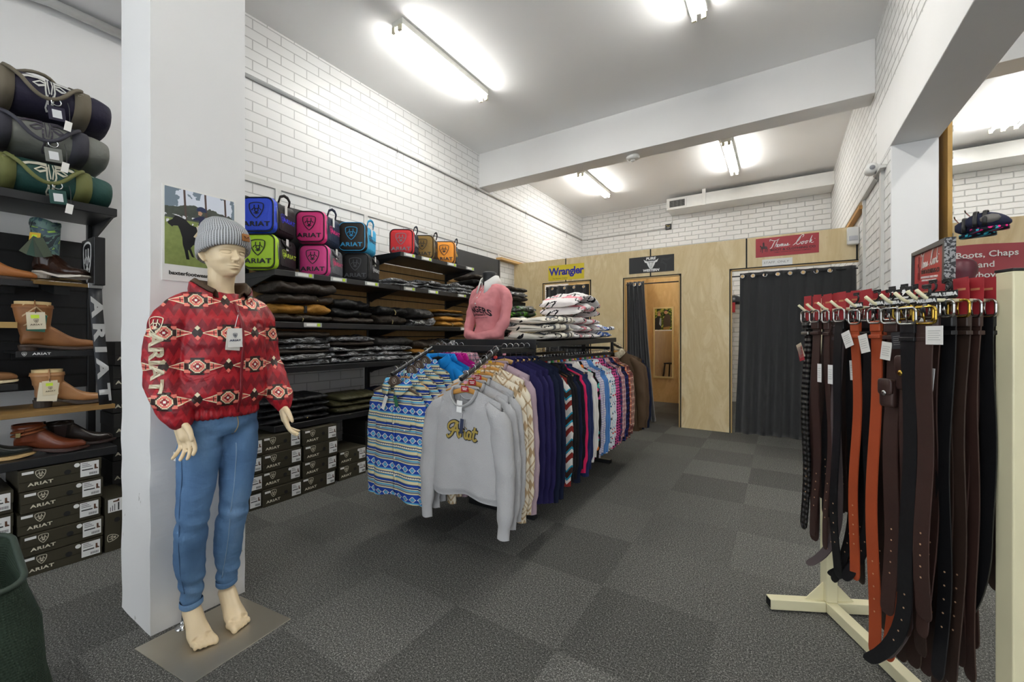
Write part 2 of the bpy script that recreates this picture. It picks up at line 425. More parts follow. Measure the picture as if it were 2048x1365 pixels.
j = thing('junction_box', 'small black open junction box on the back brick wall', 'electrical box', (-1.87, YC, 3.40))
MB().box(-.055,.055,-.05,0,-.055,.055).build('housing', m_black, j, bevel=.006)
MB().tube([(-.03,-.052,.03),(0,-.06,0),(.03,-.052,.02)], .005, 6).build('wire', plain('D8C25A', .5), j)
MB().tube([(-.02,-.052,-.02),(.01,-.058,-.03),(.03,-.052,-.01)], .004, 6).build('wire', plain('D0D0D0', .5), j)
hk = random.Random(9)
for y, lab in ((3.35,'near the first shelf bay'), (4.83,'just before the ceiling beam'), (6.25,'just past the ceiling beam'), (7.9,'closest to the back corner')):
    t = thing('wire_loop', 'small loop of wire hung on the high conduit '+lab, 'wire', (XL+.03, y, 3.36), group='wire loops on the conduit')
    MB().tube([(0,0,.03),(.012,0,.0),(0,.01,-.03),(.004,-.015,-.07),(0,.0,-.115),(.004,.018,-.07),(0,.005,-.03)], .0028, 6).build('loop', m_chrome, t)
def steel(name, mb, label):
    return tag(mb.build(name, plain('DCDCD8', .45), bevel=.001), label, 'wall rail')
steel('wall_rail', MB().box(XL, XL+.012, 1.3, 6.6, 2.50, 2.548), 'long horizontal white steel strip on left wall above the shelves')
pipe('conduit', [(XL+.03, 3.9, 2.37), (XL+.03, 4.3, 2.385), (XL+.025, 5.3, 2.36), (XL+.02, 5.38, 2.37)], .013, m_pipe, 'lower white conduit behind the shelf bay beside the fitting rooms')
for y, lab in ((2.009,'behind the blue bag'), (2.94,'behind the brown bag'), (3.9,'behind the orange bag'), (5.45,'between dark header panel and plywood')):
    steel('wall_strut', MB().box(XL, XL+.014, y-.025, y+.025, 0, 2.50), 'vertical white steel strut on the left wall '+lab)
steel('wall_rail', MB().box(XR-.04, XR, 4.5, 6.9, 2.575, 2.60), 'horizontal steel angle high on the right brick wall')
for y, lab in ((4.62,'nearest the column'), (5.5,'nearest the plywood partition')):
    steel('wall_strut', MB().box(XR-.022, XR, y-.03, y+.03, 0, 2.575), 'vertical white steel strut on the right brick wall '+lab)
tag(MB().box(XR-.05, XR, 5.5, 8.0, 2.50, 2.535).build('timber_batten', plain('B98A4A', .6)), 'brown timber batten on the right wall behind the partition', 'batten')
tag(MB().box(XL, XL+.10, 5.4, 6.7, 2.405, 2.44).build('timber_batten', plain('D2A868', .6)), 'pale timber batten on left wall resting on the partition end', 'batten')
# sensors
t = thing('smoke_detector', 'round white detector under the ceiling beam', 'smoke detector', (-1.50, 5.10, 3.40))
mb = MB(); mb.smooth = True; mb.lathe([(.075,0),(.08,-.015),(.075,-.035),(.045,-.05)], 24); mb.build('housing', m_white, t)
mb = MB(); mb.smooth = True; mb.lathe([(.025,-.05),(.03,-.058),(.012,-.07)], 16); mb.build('sensor', plain('D0D0CC', .3), t)
t = thing('motion_sensor', 'white motion sensor on right end of the partition top', 'sensor', (XR-.05, 5.90, 2.30))
MB().box(-.055,.05,-.05,.02,-.09,.10).build('housing', m_white, t, bevel=.015)
MB().box(-.04,.035,-.056,-.05,-.05,.0).build('lens', plain('C8CAD0', .2), t, bevel=.004)
t = thing('security_camera', 'white camera on the wall above the column edge', 'camera', (XR-.02, 4.72, 2.63))
mb = MB(); mb.smooth = True; mb.lathe([(.01,-.10),(.042,-.09),(.045,.0),(.03,.02)], 16, (-.05,0,-.0), 'y'); mb.build('body', m_white, t)
mb = MB(); mb.smooth = True; mb.lathe([(.018,-.103),(.020,-.095)], 16, (-.05,0,0), 'y'); mb.build('lens', plain('8A8C90', .3), t)
MB().box(-.03,.02,-.02,.04,-.05,.05).build('bracket', m_white, t, bevel=.008)
mb = MB(); mb.smooth = True; mb.tube([(0,.03,0),(-.01,.05,-.06),(0,.0,-.1),(.01,-.02,-.04)], .006, 8); mb.build('cable', plain('9A9A96', .5), t)

# fluorescent battens
m_tube = emis('lit_tube', (1.0, .985, .95), TUBE_POWER); m_batten = plain('E4E4DC', .4)
def batten(x, y, label, L=1.24, w=.13, n=2):
    t = thing('fluorescent_light', label, 'ceiling light', (x, y, ZC))
    MB().box(-w/2, w/2, -L/2, L/2, -.055, 0).build('housing', m_batten, t, bevel=.004)
    for s in (-1, 1):
        for k in range(n):
            xx = (k-(n-1)/2)*w*.55; MB().box(xx-.018, xx+.018, s*(L/2)-.012, s*(L/2)+.012, -.105, -.055).build('end_cap', plain('D8D2B8', .4), t, bevel=.003)
    for k in range(n):
        xx = (k-(n-1)/2)*w*.55; mb = MB(); mb.smooth = True
        mb.tube([(xx, -L/2+.015, -.085), (xx, L/2-.015, -.085)], .014, 12); mb.build('tube', m_tube, t)
    return t
batten(-2.73, 3.10, 'large twin-tube fluorescent light over the left shelves')
batten(-.555, 3.10, 'twin-tube fluorescent light cut off by the top of the photo')
batten(-2.70, 6.93, 'twin-tube fluorescent light beyond the beam towards the left wall')
batten(-.61, 6.97, 'twin-tube fluorescent light beyond the beam towards the right wall')
batten(2.36, 7.05, 'triple-tube fluorescent light in the room right of the column', L=1.5, w=.2, n=3)
for x, y, lab in ((-.6,-.6,'behind the camera in the middle'), (1.9,3.0,'unseen in the right room, shifted to brighten the column'), (2.4,-.6,'in the right room behind the camera')):  # unseen lamps; the one beside the beam shifted over to brighten the column
    batten(x, y, 'twin-tube fluorescent light '+lab)

# ------------------------------------------------------------------ plywood fitting-room partition
YP, ZP = 5.928, 2.415
T = .018
def ply(mb): pass
p = MB()
doors = [(-3.16,-2.39,2.035), (-1.86,-1.125,2.02), (-.509,XR,2.03)]
p.box(XL, -3.16, YP, YP+T, 0, ZP).box(-3.16, -2.39, YP, YP+T, 2.035, ZP).box(-2.39, -1.86, YP, YP+T, 0, ZP)
p.box(-1.86, -1.125, YP, YP+T, 2.02, ZP).box(-1.125, -.509, YP, YP+T, 0, ZP).box(-.509, XR-.001, YP, YP+T, 2.03, ZP)
S('wall_partition', p, m_ply)
# inner fitting room walls
q = MB().box(XL, -1.0, 8.06, 8.08, 0, ZP).box(-2.12,-2.10, YP+T, 8.06, 0, ZP)
S('wall_fitting_back', q, m_ply2)
S('wall_fitting_side', MB().box(-1.02,-1.0, YP+T, 8.06, 0, ZP), m_ply2)
# black joint strips and doorway trims
k = MB()
for x in (-2.78, -1.50, -.345): k.box(x-.008, x+.008, YP-.004, YP, {-2.78:2.035, -1.50:2.02, -.345:2.03}[x], ZP)
k.box(XR-.022, XR-.006, YP-.004, YP, 2.03, ZP)
S('trim_6', k, m_darkline)
def doortrim(name, x0, x1, z, both=True):
    e = MB(); e.box(x0-.024, x0-.010, YP-.005, YP, 0, z+.024)
    if both: e.box(x1+.010, x1+.024, YP-.005, YP, 0, z+.024)
    e.box(x0-.024, x1+(.024 if both else 0), YP-.005, YP, z+.010, z+.024); e.cur = 1
    e.box(x0-.010, x0+.006, YP-.008, YP+T+.002, 0, z+.010)
    if both: e.box(x1-.006, x1+.010, YP-.008, YP+T+.002, 0, z+.010)
    e.box(x0-.010, x1+(.01 if both else 0), YP-.008, YP+T+.002, z-.006, z+.010)
    S(name, e, [m_darkline, m_plyedge])
doortrim('door_1', -3.16, -2.39, 2.035); doortrim('door_2', -1.86, -1.125, 2.02); doortrim('door_3', -.509, XR-.002, 2.03, False)
# ply partition in the room on the right
S('wall_partition_right', MB().box(1.05, 5.3, 5.95, 5.97, 0, 2.345), m_ply)
tag(MB().box(1.052, 1.077, 4.40, 5.6, 0, 3.27).build('slatwall_panel', plymat('slat_edge', srgb(196,158,84), srgb(186,146,76), srgb(160,120,60))), 'timber slatwall board seen edge-on beside the column', 'slatwall')
# ------------------------------------------------------------------ shelving on the left wall
def slatmat(name, c1, c2, gap, pitch=.1, off=0):
    M = Mat(name, .45, spec=.4); x, y, z = M.xyz(); g = ((z+off)/pitch).fr() < .11
    n = M.noise(14, 4, M.vec(y*3, z*.6, x)); M.col(M.mix(g, M.mix(n, c1, c2), gap)); M.bump(0-g, .6, .006); return M.m
m_slatwood = slatmat('oak_slatwall', srgb(196,160,106), srgb(160,124,76), srgb(14,12,10))
m_slatblack = slatmat('black_slatwall', srgb(30,31,33), srgb(22,23,25), srgb(5,5,5), .1, .03)
XF, XBK = -3.10, -3.55
def ticket(parent, y, z, x, lab=True):
    MB().box(x, x+.004, y-.075, y+.075, z-.036, z-.002).build('ticket_strip', plain('B9BCBB', .15, spec=.8), parent)
    MB().box(x+.004, x+.0055, y-.055, y+.03, z-.03, z-.009).build('paper_ticket', plain('F4F4F0', .6), parent)
    MB().box(x+.004, x+.0057, y+.036, y+.060, z-.031, z-.007).build('price_dot', plain('C8E838', .6), parent)
def bay(y0, y1, label, shelves, header, wood, x0=XBK, x1=XF, ztop=2.32, tickets=(), wmat=None, uprights=(1, 1), mat=None, zbase=0):
    t = thing('shelf_bay', label, 'shelving', (0, 0, 0))
    for k, y in enumerate((y0+.019, y1-.019)):
        if uprights[k]: MB().box(x0-.035, x0+.005, y-.018, y+.018, zbase, ztop).build('upright', m_blackmetal, t, bevel=.003)
    if wood: MB().box(x0-.02, x0-.002, y0+.001, y1-.038, wood[0], wood[1]).build('slatwall_back', wmat or m_slatwood, t)
    if header: MB().box(x0-.018, x0, y0+.038, y1-.038, header[0], header[1]).build('header_panel', plain('2B2C2E', .5), t, bevel=.003)
    for z in shelves:
        m = mat.get(z) if mat else None
        s_ = MB().box(x0+.006, x1, y0+.001, y1-.001, z-.045, z).build('shelf', m or m_blackmetal, t, bevel=.004)
        for y in ((y0+.012, y1-.012) if z > .6 else ()):
            MB().prism([(x0+.006, z-.045), (x1-.04, z-.045), (x0+.05, z-.12), (x0+.006, z-.14)], y-.006, y+.006, 'y').build('shelf_bracket', m_blackmetal, s_)
    for y, z in tickets: ticket(t, y, z, x1)
    return t
ZA, ZB, ZCc, ZD, ZE = 1.70, 2.035, 1.315, .975, .545
bay(1.65, 2.86, 'left black shelf bay of stacked bags, folded jackets and shoe boxes', [ZA, ZCc, ZD, ZE], (1.80, 2.32), (.93, 1.79), tickets=[(1.88,ZA),(2.18,ZA),(2.52,ZA),(1.95,ZCc)])
bay(2.86, 4.05, 'middle black shelf bay with red, olive and orange bags on top', [ZB, ZA, ZCc, ZD, ZE], None, (.93, 1.985), ztop=2.06, tickets=[(2.98,ZB),(3.22,ZB),(3.62,ZB),(3.95,ZB),(2.98,ZA),(3.32,ZA),(3.8,ZA),(3.85,ZCc)], uprights=(0, 1))
bay(4.05, 5.25, 'right black shelf bay partly behind pink torso mannequin', [ZA, ZCc, ZD, ZE], (2.06, 2.36), (.93, 1.985), ztop=2.36, uprights=(0, 1))
bay(-.42, .80, 'black footwear display bay left of the white pillar', [1.925, .588], None, (.9, 1.77), wmat=m_slatblack, x1=-3.15)
oakshelf = tag(MB().box(-3.54, -3.15, -.42, .79, .80, .825).build('display_shelf', plain('8A6A3A', .5), bevel=.002), 'brown timber shelf board carrying the tan ankle boot', 'shelf')
lg = Mat('label_print', .6); x, y, z = lg.xyz(); 
m_print = plain('2A2A2A', .7); m_olivebox = plain('3A3629', .6, spec=.3); m_ivory = plain('D9D3BE', .6)
m_boxblack = plain('1A1917', .6)

# ---- shoe boxes (face looks towards +X, local origin at the middle of the base)
def shoebox(label, x, y, z, w=.30, h=.115, d=.33, rz=0, big=1.0, sticker=True, dot=False, group=None, mat=None, side=False, cat='shoe box'):
    t = thing('shoe_box', label, cat, (x, y, z), rz, group); m = mat or m_olivebox
    MB().box(-d, 0, -w/2+.002, w/2-.002, 0, h*.75).build('box_base', m, t, bevel=.002)
    MB().box(-d-.002, .003, -w/2, w/2, h*.42, h-.002).build('lid', m, t, bevel=.0025)
    e = .0034; X_ = (0, 1, 0); Z_ = (0, 0, 1)
    emblem(m_ivory, t, (e, -w*.25, h*.70), X_, Z_, h*.40*big)
    ariat(m_ivory, t, (e, -w*.25, h*.27), X_, Z_, h*.15*big)
    mb = MB(); mb.lathe([(.013, 0), (.013, .0008)], 16, (e, .02, h*.55), 'x'); mb.build('finger_hole', m_darkline, t)
    lw, lh = w*.24, h*.72; cy, cz = w*.345, h*.52
    MB().box(e, e+.0006, cy-lw/2, cy+lw/2, cz-lh/2, cz+lh/2).build('size_label', m_label, t)
    pm = MB()
    pm.box(e+.0007, e+.0012, cy-lw*.42, cy+lw*.18, cz-.006, cz+.0)
    for q in range(3): pm.box(e+.0007, e+.0012, cy-lw*.42, cy+lw*(.1-.1*q), cz+.012+q*.009, cz+.0145+q*.009)
    for q in range(9): pm.box(e+.0007, e+.0012, cy+lw*(-.02+q*.05), cy+lw*(-.02+q*.05)+.0016, cz-lh*.42, cz-lh*.26)
    pm.build('label_print', m_print, t)
    bt = MB(); bt.prism([(cy+lw*.25, cz-.006), (cy+lw*.45, cz-.006), (cy+lw*.45, cz-.001), (cy+lw*.36, cz+.003), (cy+lw*.35, cz+.02), (cy+lw*.25, cz+.02)], e+.0007, e+.0013, 'x').build('boot_picture', plain('5A3A24', .6), t)
    if sticker: MB().box(e, e+.0006, -w*.46, -w*.33, h*.78, h*.90).build('size_sticker', m_label, t)
    if dot:
        mb = MB(); mb.lathe([(.011, 0), (.011, .0006)], 16, (e, .055, h*.8), 'x'); mb.build('price_sticker', m_label, t)
    return t
nm = ['bottom', 'second', 'third', 'fourth', 'topmost']
hs = [.107, .108, .108, .109, .109]; z = 0
for k in range(5):
    shoebox(['bottom','second from bottom','middle','second from top','top'][k]+' olive shoe box in stack of five under the boots', -3.15+[0,.006,-.002,.004,0][k], .585+[.0,.004,-.006,.003,-.004][k], z, h=hs[k]-.002, w=.302, dot=True, rz=R([-2,1,-1,1.5,0][k]), group='olive shoe boxes left of the pillar')
    z += hs[k]
z = 0
for k in range(4):
    shoebox(['lowest','lower middle','upper middle','top'][k]+' shoe box in the stack cut off by the left edge', -3.16, .27, z, h=.112, w=.295, group='olive shoe boxes left of the pillar'); z += .114
sb = shoebox('olive shoe box standing upright on its end beside the pillar', -3.15, .775, .151, w=.30, h=.115, d=.28, sticker=False); sb.rotation_euler = (R(90), 0, 0); sb.location = (-3.15, .86, .151)
for k in range(8):
    shoebox(f"black boot box, {['lowest','second lowest','third lowest','fourth','fifth','sixth','second highest','highest'][k]} of the dark stack behind the pillar", -3.42+[0,.02,-.01,.0,.02,0,.01,.04][k], .985, k*.147, w=.28, h=.145, d=.26, mat=m_boxblack, sticker=False, group='black boot boxes behind the pillar')
cols = [(1.395,4,.295,'behind the jeans'), (1.685,4,.285,'next to the mannequin hand'), (1.985,4,.29,'in the middle of the row')]
zn = ['bottom','second','third','top']
for cy, n, w_, where in cols:
    for k in range(n):
        shoebox(f'{zn[k]} olive boot box of the four-high stack {where}', -3.055+rc.uniform(-.012,.012), cy+rc.uniform(-.008,.008), k*.1235, w=w_, h=.1215, rz=R(rc.uniform(-1.5,1.5)), dot=(k == 1 and cy == 1.685), group='olive boot boxes under the left shelf bay')
for k in range(2): shoebox(f"{['lower','upper'][k]} olive boot box of the low pair left of the striped shirts", -3.08, 2.305, k*.1235, w=.27, h=.1215, dot=True, group='olive boot boxes under the left shelf bay')
for k in range(3): shoebox(f"{['lowest','middle','highest'][k]} dark boot box behind the striped shirts", -3.14, 2.66, k*.147, w=.36, h=.145, mat=m_boxblack, sticker=False, big=1.2, group='dark boot boxes behind the shirts')

# ---- two-tone kit bags: coloured end panel, darker side, emblem and name
def kitbag(label, x, y, z, ce, cs, ct, cst, rz=R(33), w=.25, h=.268, L=.33, piping='15161A', tagon=True, low=False):
    t = thing('kit_bag', label, 'bag', (x, y, z), rz, 'two-tone kit bags on the top shelves')
    me_, ms = plain(ce, .55, bumpy=.25, scale=30, bd=.01), plain(cs, .6, bumpy=.35, scale=26, bd=.012)
    rg = []                                                   # body: rounded rectangle lofted back from the end panel
    for k in range(15):
        f = k/14; yy = L*f; sq = 1 - .07*math.sin(math.pi*f) ; ins = .012*(1 if k in (0, 14) else 0)
        ring = []
        for a, b in rrect(w-ins*2, h-ins*2, .05, 6, -w/2, h/2):
            nn = .006*noise.noise(Vector((a*9+x*3, f*4+y*5, b*9)))
            sag = -.014*math.sin(math.pi*f)*(b/h) if b > h*.5 else 0
            ring.append((a+nn, yy, b*1.0+sag+abs(nn)*.2))
        rg.append(ring)
    mb = MB(); mb.smooth = True; mb.loft(rg[2:]); mb.build('bag_side', ms, t)
    mb = MB(); mb.smooth = True; mb.loft(rg[:3], cap=False); mb.build('end_gusset', me_, t)
    e = MB(); e.smooth = True; rings = []                      # puffed end panel
    for k, (q, dy) in enumerate(((1, .0), (.93, -.006), (.7, -.010), (.4, -.012), (.05, -.012))):
        rings.append([(-w/2+(a+w/2)*q, dy-.0035*noise.noise(Vector((a*14+x*9, b*14, z*7+q))), h/2+(b-h/2)*q) for a, b in rrect(w-.024, h-.024, .045, 6, -w/2, h/2)])
    e.loft(rings, cap=True); e.build('end_panel', me_, t)
    mb = MB(); mb.smooth = True
    pr_ = [(a, -.002, b) for a, b in rrect(w-.018, h-.018, .048, 6, -w/2, h/2)]; mb.tube(pr_+[pr_[0]], .0042, 8, cap=False); mb.build('piping', plain(piping, .4), t)
    mt = plain(ct, .5)
    emblem(mt, t, (-w/2, -.0165, h*.60), (1, 0, 0), (0, 0, 1), h*.42).scale = (1.12, 1, 1)
    ariat(mt, t, (-w/2, -.0165, h*.22), (1, 0, 0), (0, 0, 1), h*.135)
    sid = plain(cst, .5)
    emblem(sid, t, (.0012, L*.36, h*.50), (0, 1, 0), (0, 0, 1), h*.24); ariat(sid, t, (.0012, L*.66, h*.48), (0, 1, 0), (0, 0, 1), h*.12)
    pk = MB(); pk.smooth = True; pk.loft([[(xx, a, b) for a, b in rrect(L*.70-s_, h*.55-s_, .02, 4, L*.55, h*.42)] for xx, s_ in ((-.004, 0), (.0005, .0), (.0008, .01))]); pk.build('side_pocket', ms, t)
    for s_ in (0,):
        mb = MB(); mb.smooth = True
        mb.tube([(-.02,L*.28,h-.02),(-.01,L*.30,h+.025),(.0,L*.42,h+.045),(.006,L*.55,h+.04),(.004,L*.66,h+.02),(-.01,L*.70,h-.02)] if not low else [(.002,L*.25,h-.03),(.008,L*.28,h-.055),(.010,L*.42,h-.075),(.011,L*.55,h-.08),(.009,L*.68,h-.06),(.002,L*.72,h-.03)], (.012, .004), 8); mb.build('handle', ms, t)
    mb = MB(); mb.smooth = True; mb.tube([(-.012,.03,h-.02),(.003,.028,h*.6),(.004,.03,h*.3)], .003, 6); mb.build('zip', plain('9A9CA0', .3, metal=.6), t)
    if tagon:
        MB().box(.006, .0075, L*.42, L*.42+.035, h*.62, h*.95).build('hang_tag', m_label, t)
    return t
bags = [('blue-ended black kit bag on top at left end of shelf', 1.665, ZA+.270, '2F52E0','17171A','0E0F14','3A44E8'),
 ('lime-ended black kit bag under the blue one', 1.675, ZA, 'B4E02C','1A1A1C','14161A','C8E84A'),
 ('hot pink kit bag with navy side, upper of the pink pair', 2.075, ZA+.270, 'E83A86','1E2A44','16181E','E83A86'),
 ('hot pink kit bag with silver grey side, lower of the pink pair', 2.105, ZA, 'EC4A98','6A6C72','2A2C30','E84A80'),
 ('dark brown kit bag with turquoise emblem and turquoise side', 2.475, ZA+.270, '30281F','3AAEE0','3AA8DC','1A2C38'),
 ('all-black kit bag with grey emblem under the brown one', 2.515, ZA, '1C1C1D','1C1C1F','54565A','C8C8CA'),
 ('red-ended kit bag with grey emblem on the raised shelf', 3.06, ZB, 'D82A30','1B2A3C','7E8288','C0C4C8'),
 ('olive-bronze ended kit bag between the red and orange bags', 3.36, ZB, '86682A','17181B','20201E','86682A'),
 ('orange-ended kit bag at right end of the raised shelf', 3.71, ZB, 'F29A28','1C2434','20242E','F0C040')]
for lb, y_, z_, a_, b_, c_, d_ in bags: kitbag(lb, -3.125, y_, z_, a_, b_, c_, d_, L=.255 if z_ == ZB else .31, low=(z_ == ZA and 'all-black' not in lb) or 'all-black' in lb, piping='4AA6D8' if 'turq' in lb else '15161A', tagon=z_ < ZB)

# ---- folded clothes
def foldmat(name, c, rough=.6, fine=220, puffy=0):
    M = Mat(name, rough, spec=.35); n = M.noise(7, 3); M.col(M.mix(n*.5, c, tuple(k*.6 for k in c)))
    x, y, z = M.xyz(); h = M.noise(11, 5, dist=.6)*1.0 + M.noise(fine, 2)*.05
    if puffy: h = h*.6 + (y*puffy).sin().abs()*.25
    M.bump(h, .8, .03); return M.m
m_brownj = foldmat('brown_oilskin', srgb(50,42,34)); m_blackj = foldmat('black_oilskin', srgb(26,26,26)); m_must = foldmat('mustard_canvas', srgb(172,122,46))
m_greyj = foldmat('charcoal_cotton', srgb(58,56,54)); m_puffb = foldmat('black_quilt', srgb(24,25,28), .45, puffy=60); m_puffo = foldmat('olive_quilt', srgb(74,72,48), .5, puffy=60)
m_navyj = foldmat('navy_cotton', srgb(24,30,52)); m_green = foldmat('lime_black_print', srgb(60,60,60))
M = Mat('lime_camouflage', .5); n = M.noise(14, 4, dist=1.5); M.col(M.ramp(n, [(.42, srgb(20,22,20)), (.52, srgb(60,110,30)), (.6, srgb(120,190,50)), (.66, srgb(30,34,30))], True)); M.bump(M.noise(20, 4), .6, .02); m_limecamo = M.m
# clear wrap: thin glossy crumpled film, white streak highlights painted into its colour
def filmmat():
    m = bpy.data.materials.new('clear_wrap'); m.use_nodes = True; nt = m.node_tree; nt.nodes.remove(nt.nodes['Principled BSDF'])
    out = nt.nodes['Material Output']; tr = nt.nodes.new('ShaderNodeBsdfTransparent'); gl = nt.nodes.new('ShaderNodeBsdfGlossy'); df = nt.nodes.new('ShaderNodeBsdfDiffuse')
    gl.inputs['Roughness'].default_value = .12; df.inputs[0].default_value = (.85,.87,.9,1)
    tc = nt.nodes.new('ShaderNodeTexCoord'); no = nt.nodes.new('ShaderNodeTexNoise'); no.inputs['Scale'].default_value = 16; no.inputs['Detail'].default_value = 5; no.inputs['Distortion'].default_value = 2.2
    mp = nt.nodes.new('ShaderNodeMapping'); mp.inputs['Scale'].default_value = (1.2, .45, 2.2)
    nt.links.new(tc.outputs['Object'], mp.inputs[0]); nt.links.new(mp.outputs[0], no.inputs['Vector'])
    bu = nt.nodes.new('ShaderNodeBump'); bu.inputs['Strength'].default_value = 1; bu.inputs['Distance'].default_value = .06
    nt.links.new(no.outputs[0], bu.inputs['Height']); nt.links.new(bu.outputs[0], gl.inputs['Normal'])
    rp = nt.nodes.new('ShaderNodeValToRGB'); e = rp.color_ramp.elements; e[0].position = .47; e[0].color = (0,0,0,1); e[1].position = .56; e[1].color = (.75,.75,.75,1); e.new(.62).color = (0.02,.02,.02,1)
    nt.links.new(no.outputs[0], rp.inputs[0])
    m1 = nt.nodes.new('ShaderNodeMixShader'); m2 = nt.nodes.new('ShaderNodeMixShader'); fr_ = nt.nodes.new('ShaderNodeFresnel'); fr_.inputs[0].default_value = 1.7
    nt.links.new(bu.outputs[0], fr_.inputs['Normal'])
    ad = nt.nodes.new('ShaderNodeMath'); ad.operation = 'ADD'; ad.inputs[1].default_value = .12; nt.links.new(fr_.outputs[0], ad.inputs[0])
    nt.links.new(rp.outputs[0], m1.inputs[0]); nt.links.new(tr.outputs[0], m1.inputs[1]); nt.links.new(df.outputs[0], m1.inputs[2])
    nt.links.new(ad.outputs[0], m2.inputs[0]); nt.links.new(m1.outputs[0], m2.inputs[1]); nt.links.new(gl.outputs[0], m2.inputs[2]); nt.links.new(m2.outputs[0], out.inputs[0]); return m
m_film = filmmat()
def slab(w, d, h, seed, amp=.01, grow=0, nx=30, ny=36, lump=0.0, ex=3.2):
    """soft folded bundle, w along Y, d along X, bottom at z=0, front (+X) edge rounded like a fold"""
    mb = MB(); mb.smooth = True; rings = []
    for j in range(ny+1):
        v = math.sin(math.pi/2*(j/ny*2-1)); e = (1-abs(v)**8)**(1/4) if abs(v) < 1 else .0; e = max(e, .06); ring = []
        for i in range(nx):
            a = 2*math.pi*i/nx; ca, sa = math.cos(a), math.sin(a)
            px = math.copysign(abs(ca)**(2/ex), ca); pz = math.copysign(abs(sa)**(2/2.4), sa)
            X_ = px*(d/2+grow)*(.9+.1*e); Z_ = pz*(h/2+grow)*e; Y_ = v*(w/2+grow)
            k = fbm((X_*4, Y_*5, Z_*6), 1.6, seed)*amp*2 + noise.noise(Vector((X_*14+seed, Y_*22, Z_*9)))*amp*.6
            X_ += k*px; Y_ += k*.6*v; Z_ += (k*(.8 if pz > 0 else .15)) + (lump*math.sin(Y_*9+seed)*(pz > 0))
            ring.append((X_, Y_, max(Z_+h/2, .0)))
        rings.append(ring)
    return mb.loft(rings)
_fc = {}
def folded(label, x, y, z, w, d, h, mat, kind='jacket', wrap=False, rz=0, seed=None, layers=2, accent=None, cat='folded clothing', group=None, amp=.008):
    seed = seed if seed is not None else rc.random()*90
    t = thing('folded_'+kind, label, cat, (x, y, z), rz, group)
    hh = h/layers
    for k in range(layers):
        mb = slab(w*(1-.03*k), d*(1-.02*k), hh*1.12, seed+k*7, amp)
        for i, v in enumerate(mb.v): mb.v[i] = (v[0], v[1], v[2]+k*hh)
        mb.build('body' if k == 0 else 'folded_layer', mat, t)
    if accent == 'stud':
        mb = MB(); mb.smooth = True; mb.lathe([(.006, 0), (.006, .004), (.002, .006)], 10, (d/2+.0, rc.uniform(-.1,.1), h*.5), 'x'); mb.build('stud', plain('C8B070', .25, metal=1), t)
    if accent == 'strip': MB().box(d/2-.01, d/2+.012, -.02, .0, h*.15, h*.9).build('strap', m_blackj, t, bevel=.004)
    if accent == 'zip':
        mb = MB(); mb.tube([(d*.3,-.03,h+.004),(d*.48,-.02,h*.8),(d/2+.008,-.015,h*.4),(d/2+.003,-.02,h*.1)], .004, 6); mb.build('zip', plain('8A7A4A', .4), t)
    if wrap: slab(w, d, h, seed, amp*1.6, grow=.007).build('plastic_wrap', m_film, t)
    return t
def stack(y, z, w, items, where, x=-3.32, group=None, gap=.004):
    if z == ZD: items = [(h*.80, *r) for h, *r in items]
    n = len(items)
    for k, it in enumerate(items):
        h, m, col, kind, wrap, acc = it
        pos = ('only' if n == 1 else 'bottom' if k == 0 else 'topmost' if k == n-1 else ['','second','third','fourth','fifth','sixth'][k]+' from bottom')
        lb = f"{'plastic-wrapped ' if wrap else ''}{col} folded {kind}, {pos} in stack {where}" if n > 1 else f"{'plastic-wrapped ' if wrap else ''}{col} folded {kind} {where}"
        folded(lb, x+rc.uniform(-.012,.012), y+rc.uniform(-.012,.012), z+.0015, w*rc.uniform(.95,1.03), .385, h, m, kind, wrap, R(rc.uniform(-4,4)), accent=acc, layers=1, amp=.013 if h > .06 else .008, group=group); z += h+gap+(.006 if wrap else 0)
J = 'jacket'
stack(1.90, ZCc, .46, [(.055,m_brownj,'brown',J,0,'zip'),(.075,m_must,'mustard',J,0,'strip'),(.075,m_brownj,'dark brown',J,0,'stud'),(.078,m_brownj,'dark brown',J,0,'stud')], 'below the lime bag', x=-3.30)
stack(2.36, ZCc, .40, [(.05,m_brownj,'brown',J,0,'stud'),(.07,m_blackj,'crumpled black',J,0,'stud'),(.075,m_blackj,'black',J,0,None)], 'below the black bag')
stack(2.80, ZCc, .38, [(.085,m_brownj,'brown',J,0,'zip'),(.075,m_blackj,'black',J,0,'zip')], 'at the bay joint')
stack(3.20, ZCc, .30, [(.07,m_greyj,'grey',J,1,None),(.085,m_greyj,'charcoal',J,0,None)], 'beside the mustard ones', x=-3.27)
stack(3.66, ZCc, .40, [(.055,m_must,'mustard',J,0,'zip'),(.05,m_must,'mustard',J,0,None),(.04,m_greyj,'grey',J,0,None),(.035,m_must,'tan',J,0,None)], 'at middle bay right end')
W = 1
stack(1.90, ZD, .46, [(.045,m_blackj,'black',J,W,None),(.045,m_blackj,'black',J,W,None),(.042,m_brownj,'dark brown','shirt',0,None),(.045,m_blackj,'black',J,W,None),(.04,m_blackj,'black',J,W,None),(.055,m_brownj,'brown',J,0,None)], 'by mannequin on lower shelf')
stack(2.36, ZD, .42, [(.06,m_blackj,'black',J,W,None),(.042,m_blackj,'black',J,W,None),(.04,m_greyj,'charcoal',J,W,None),(.05,m_brownj,'brown','shirt',0,None),(.045,m_blackj,'black',J,W,None)], 'left of lower bay joint')
stack(2.83, ZD, .42, [(.05,m_blackj,'black',J,W,None),(.045,m_greyj,'charcoal',J,W,None),(.045,m_blackj,'black',J,W,None),(.09,m_greyj,'charcoal',J,0,None)], 'right of lower bay joint')
stack(3.30, ZD, .40, [(.05,m_brownj,'camouflage',J,W,None),(.055,m_must,'mustard',J,0,None),(.10,m_brownj,'brown',J,0,'stud')], 'above the striped shirts')
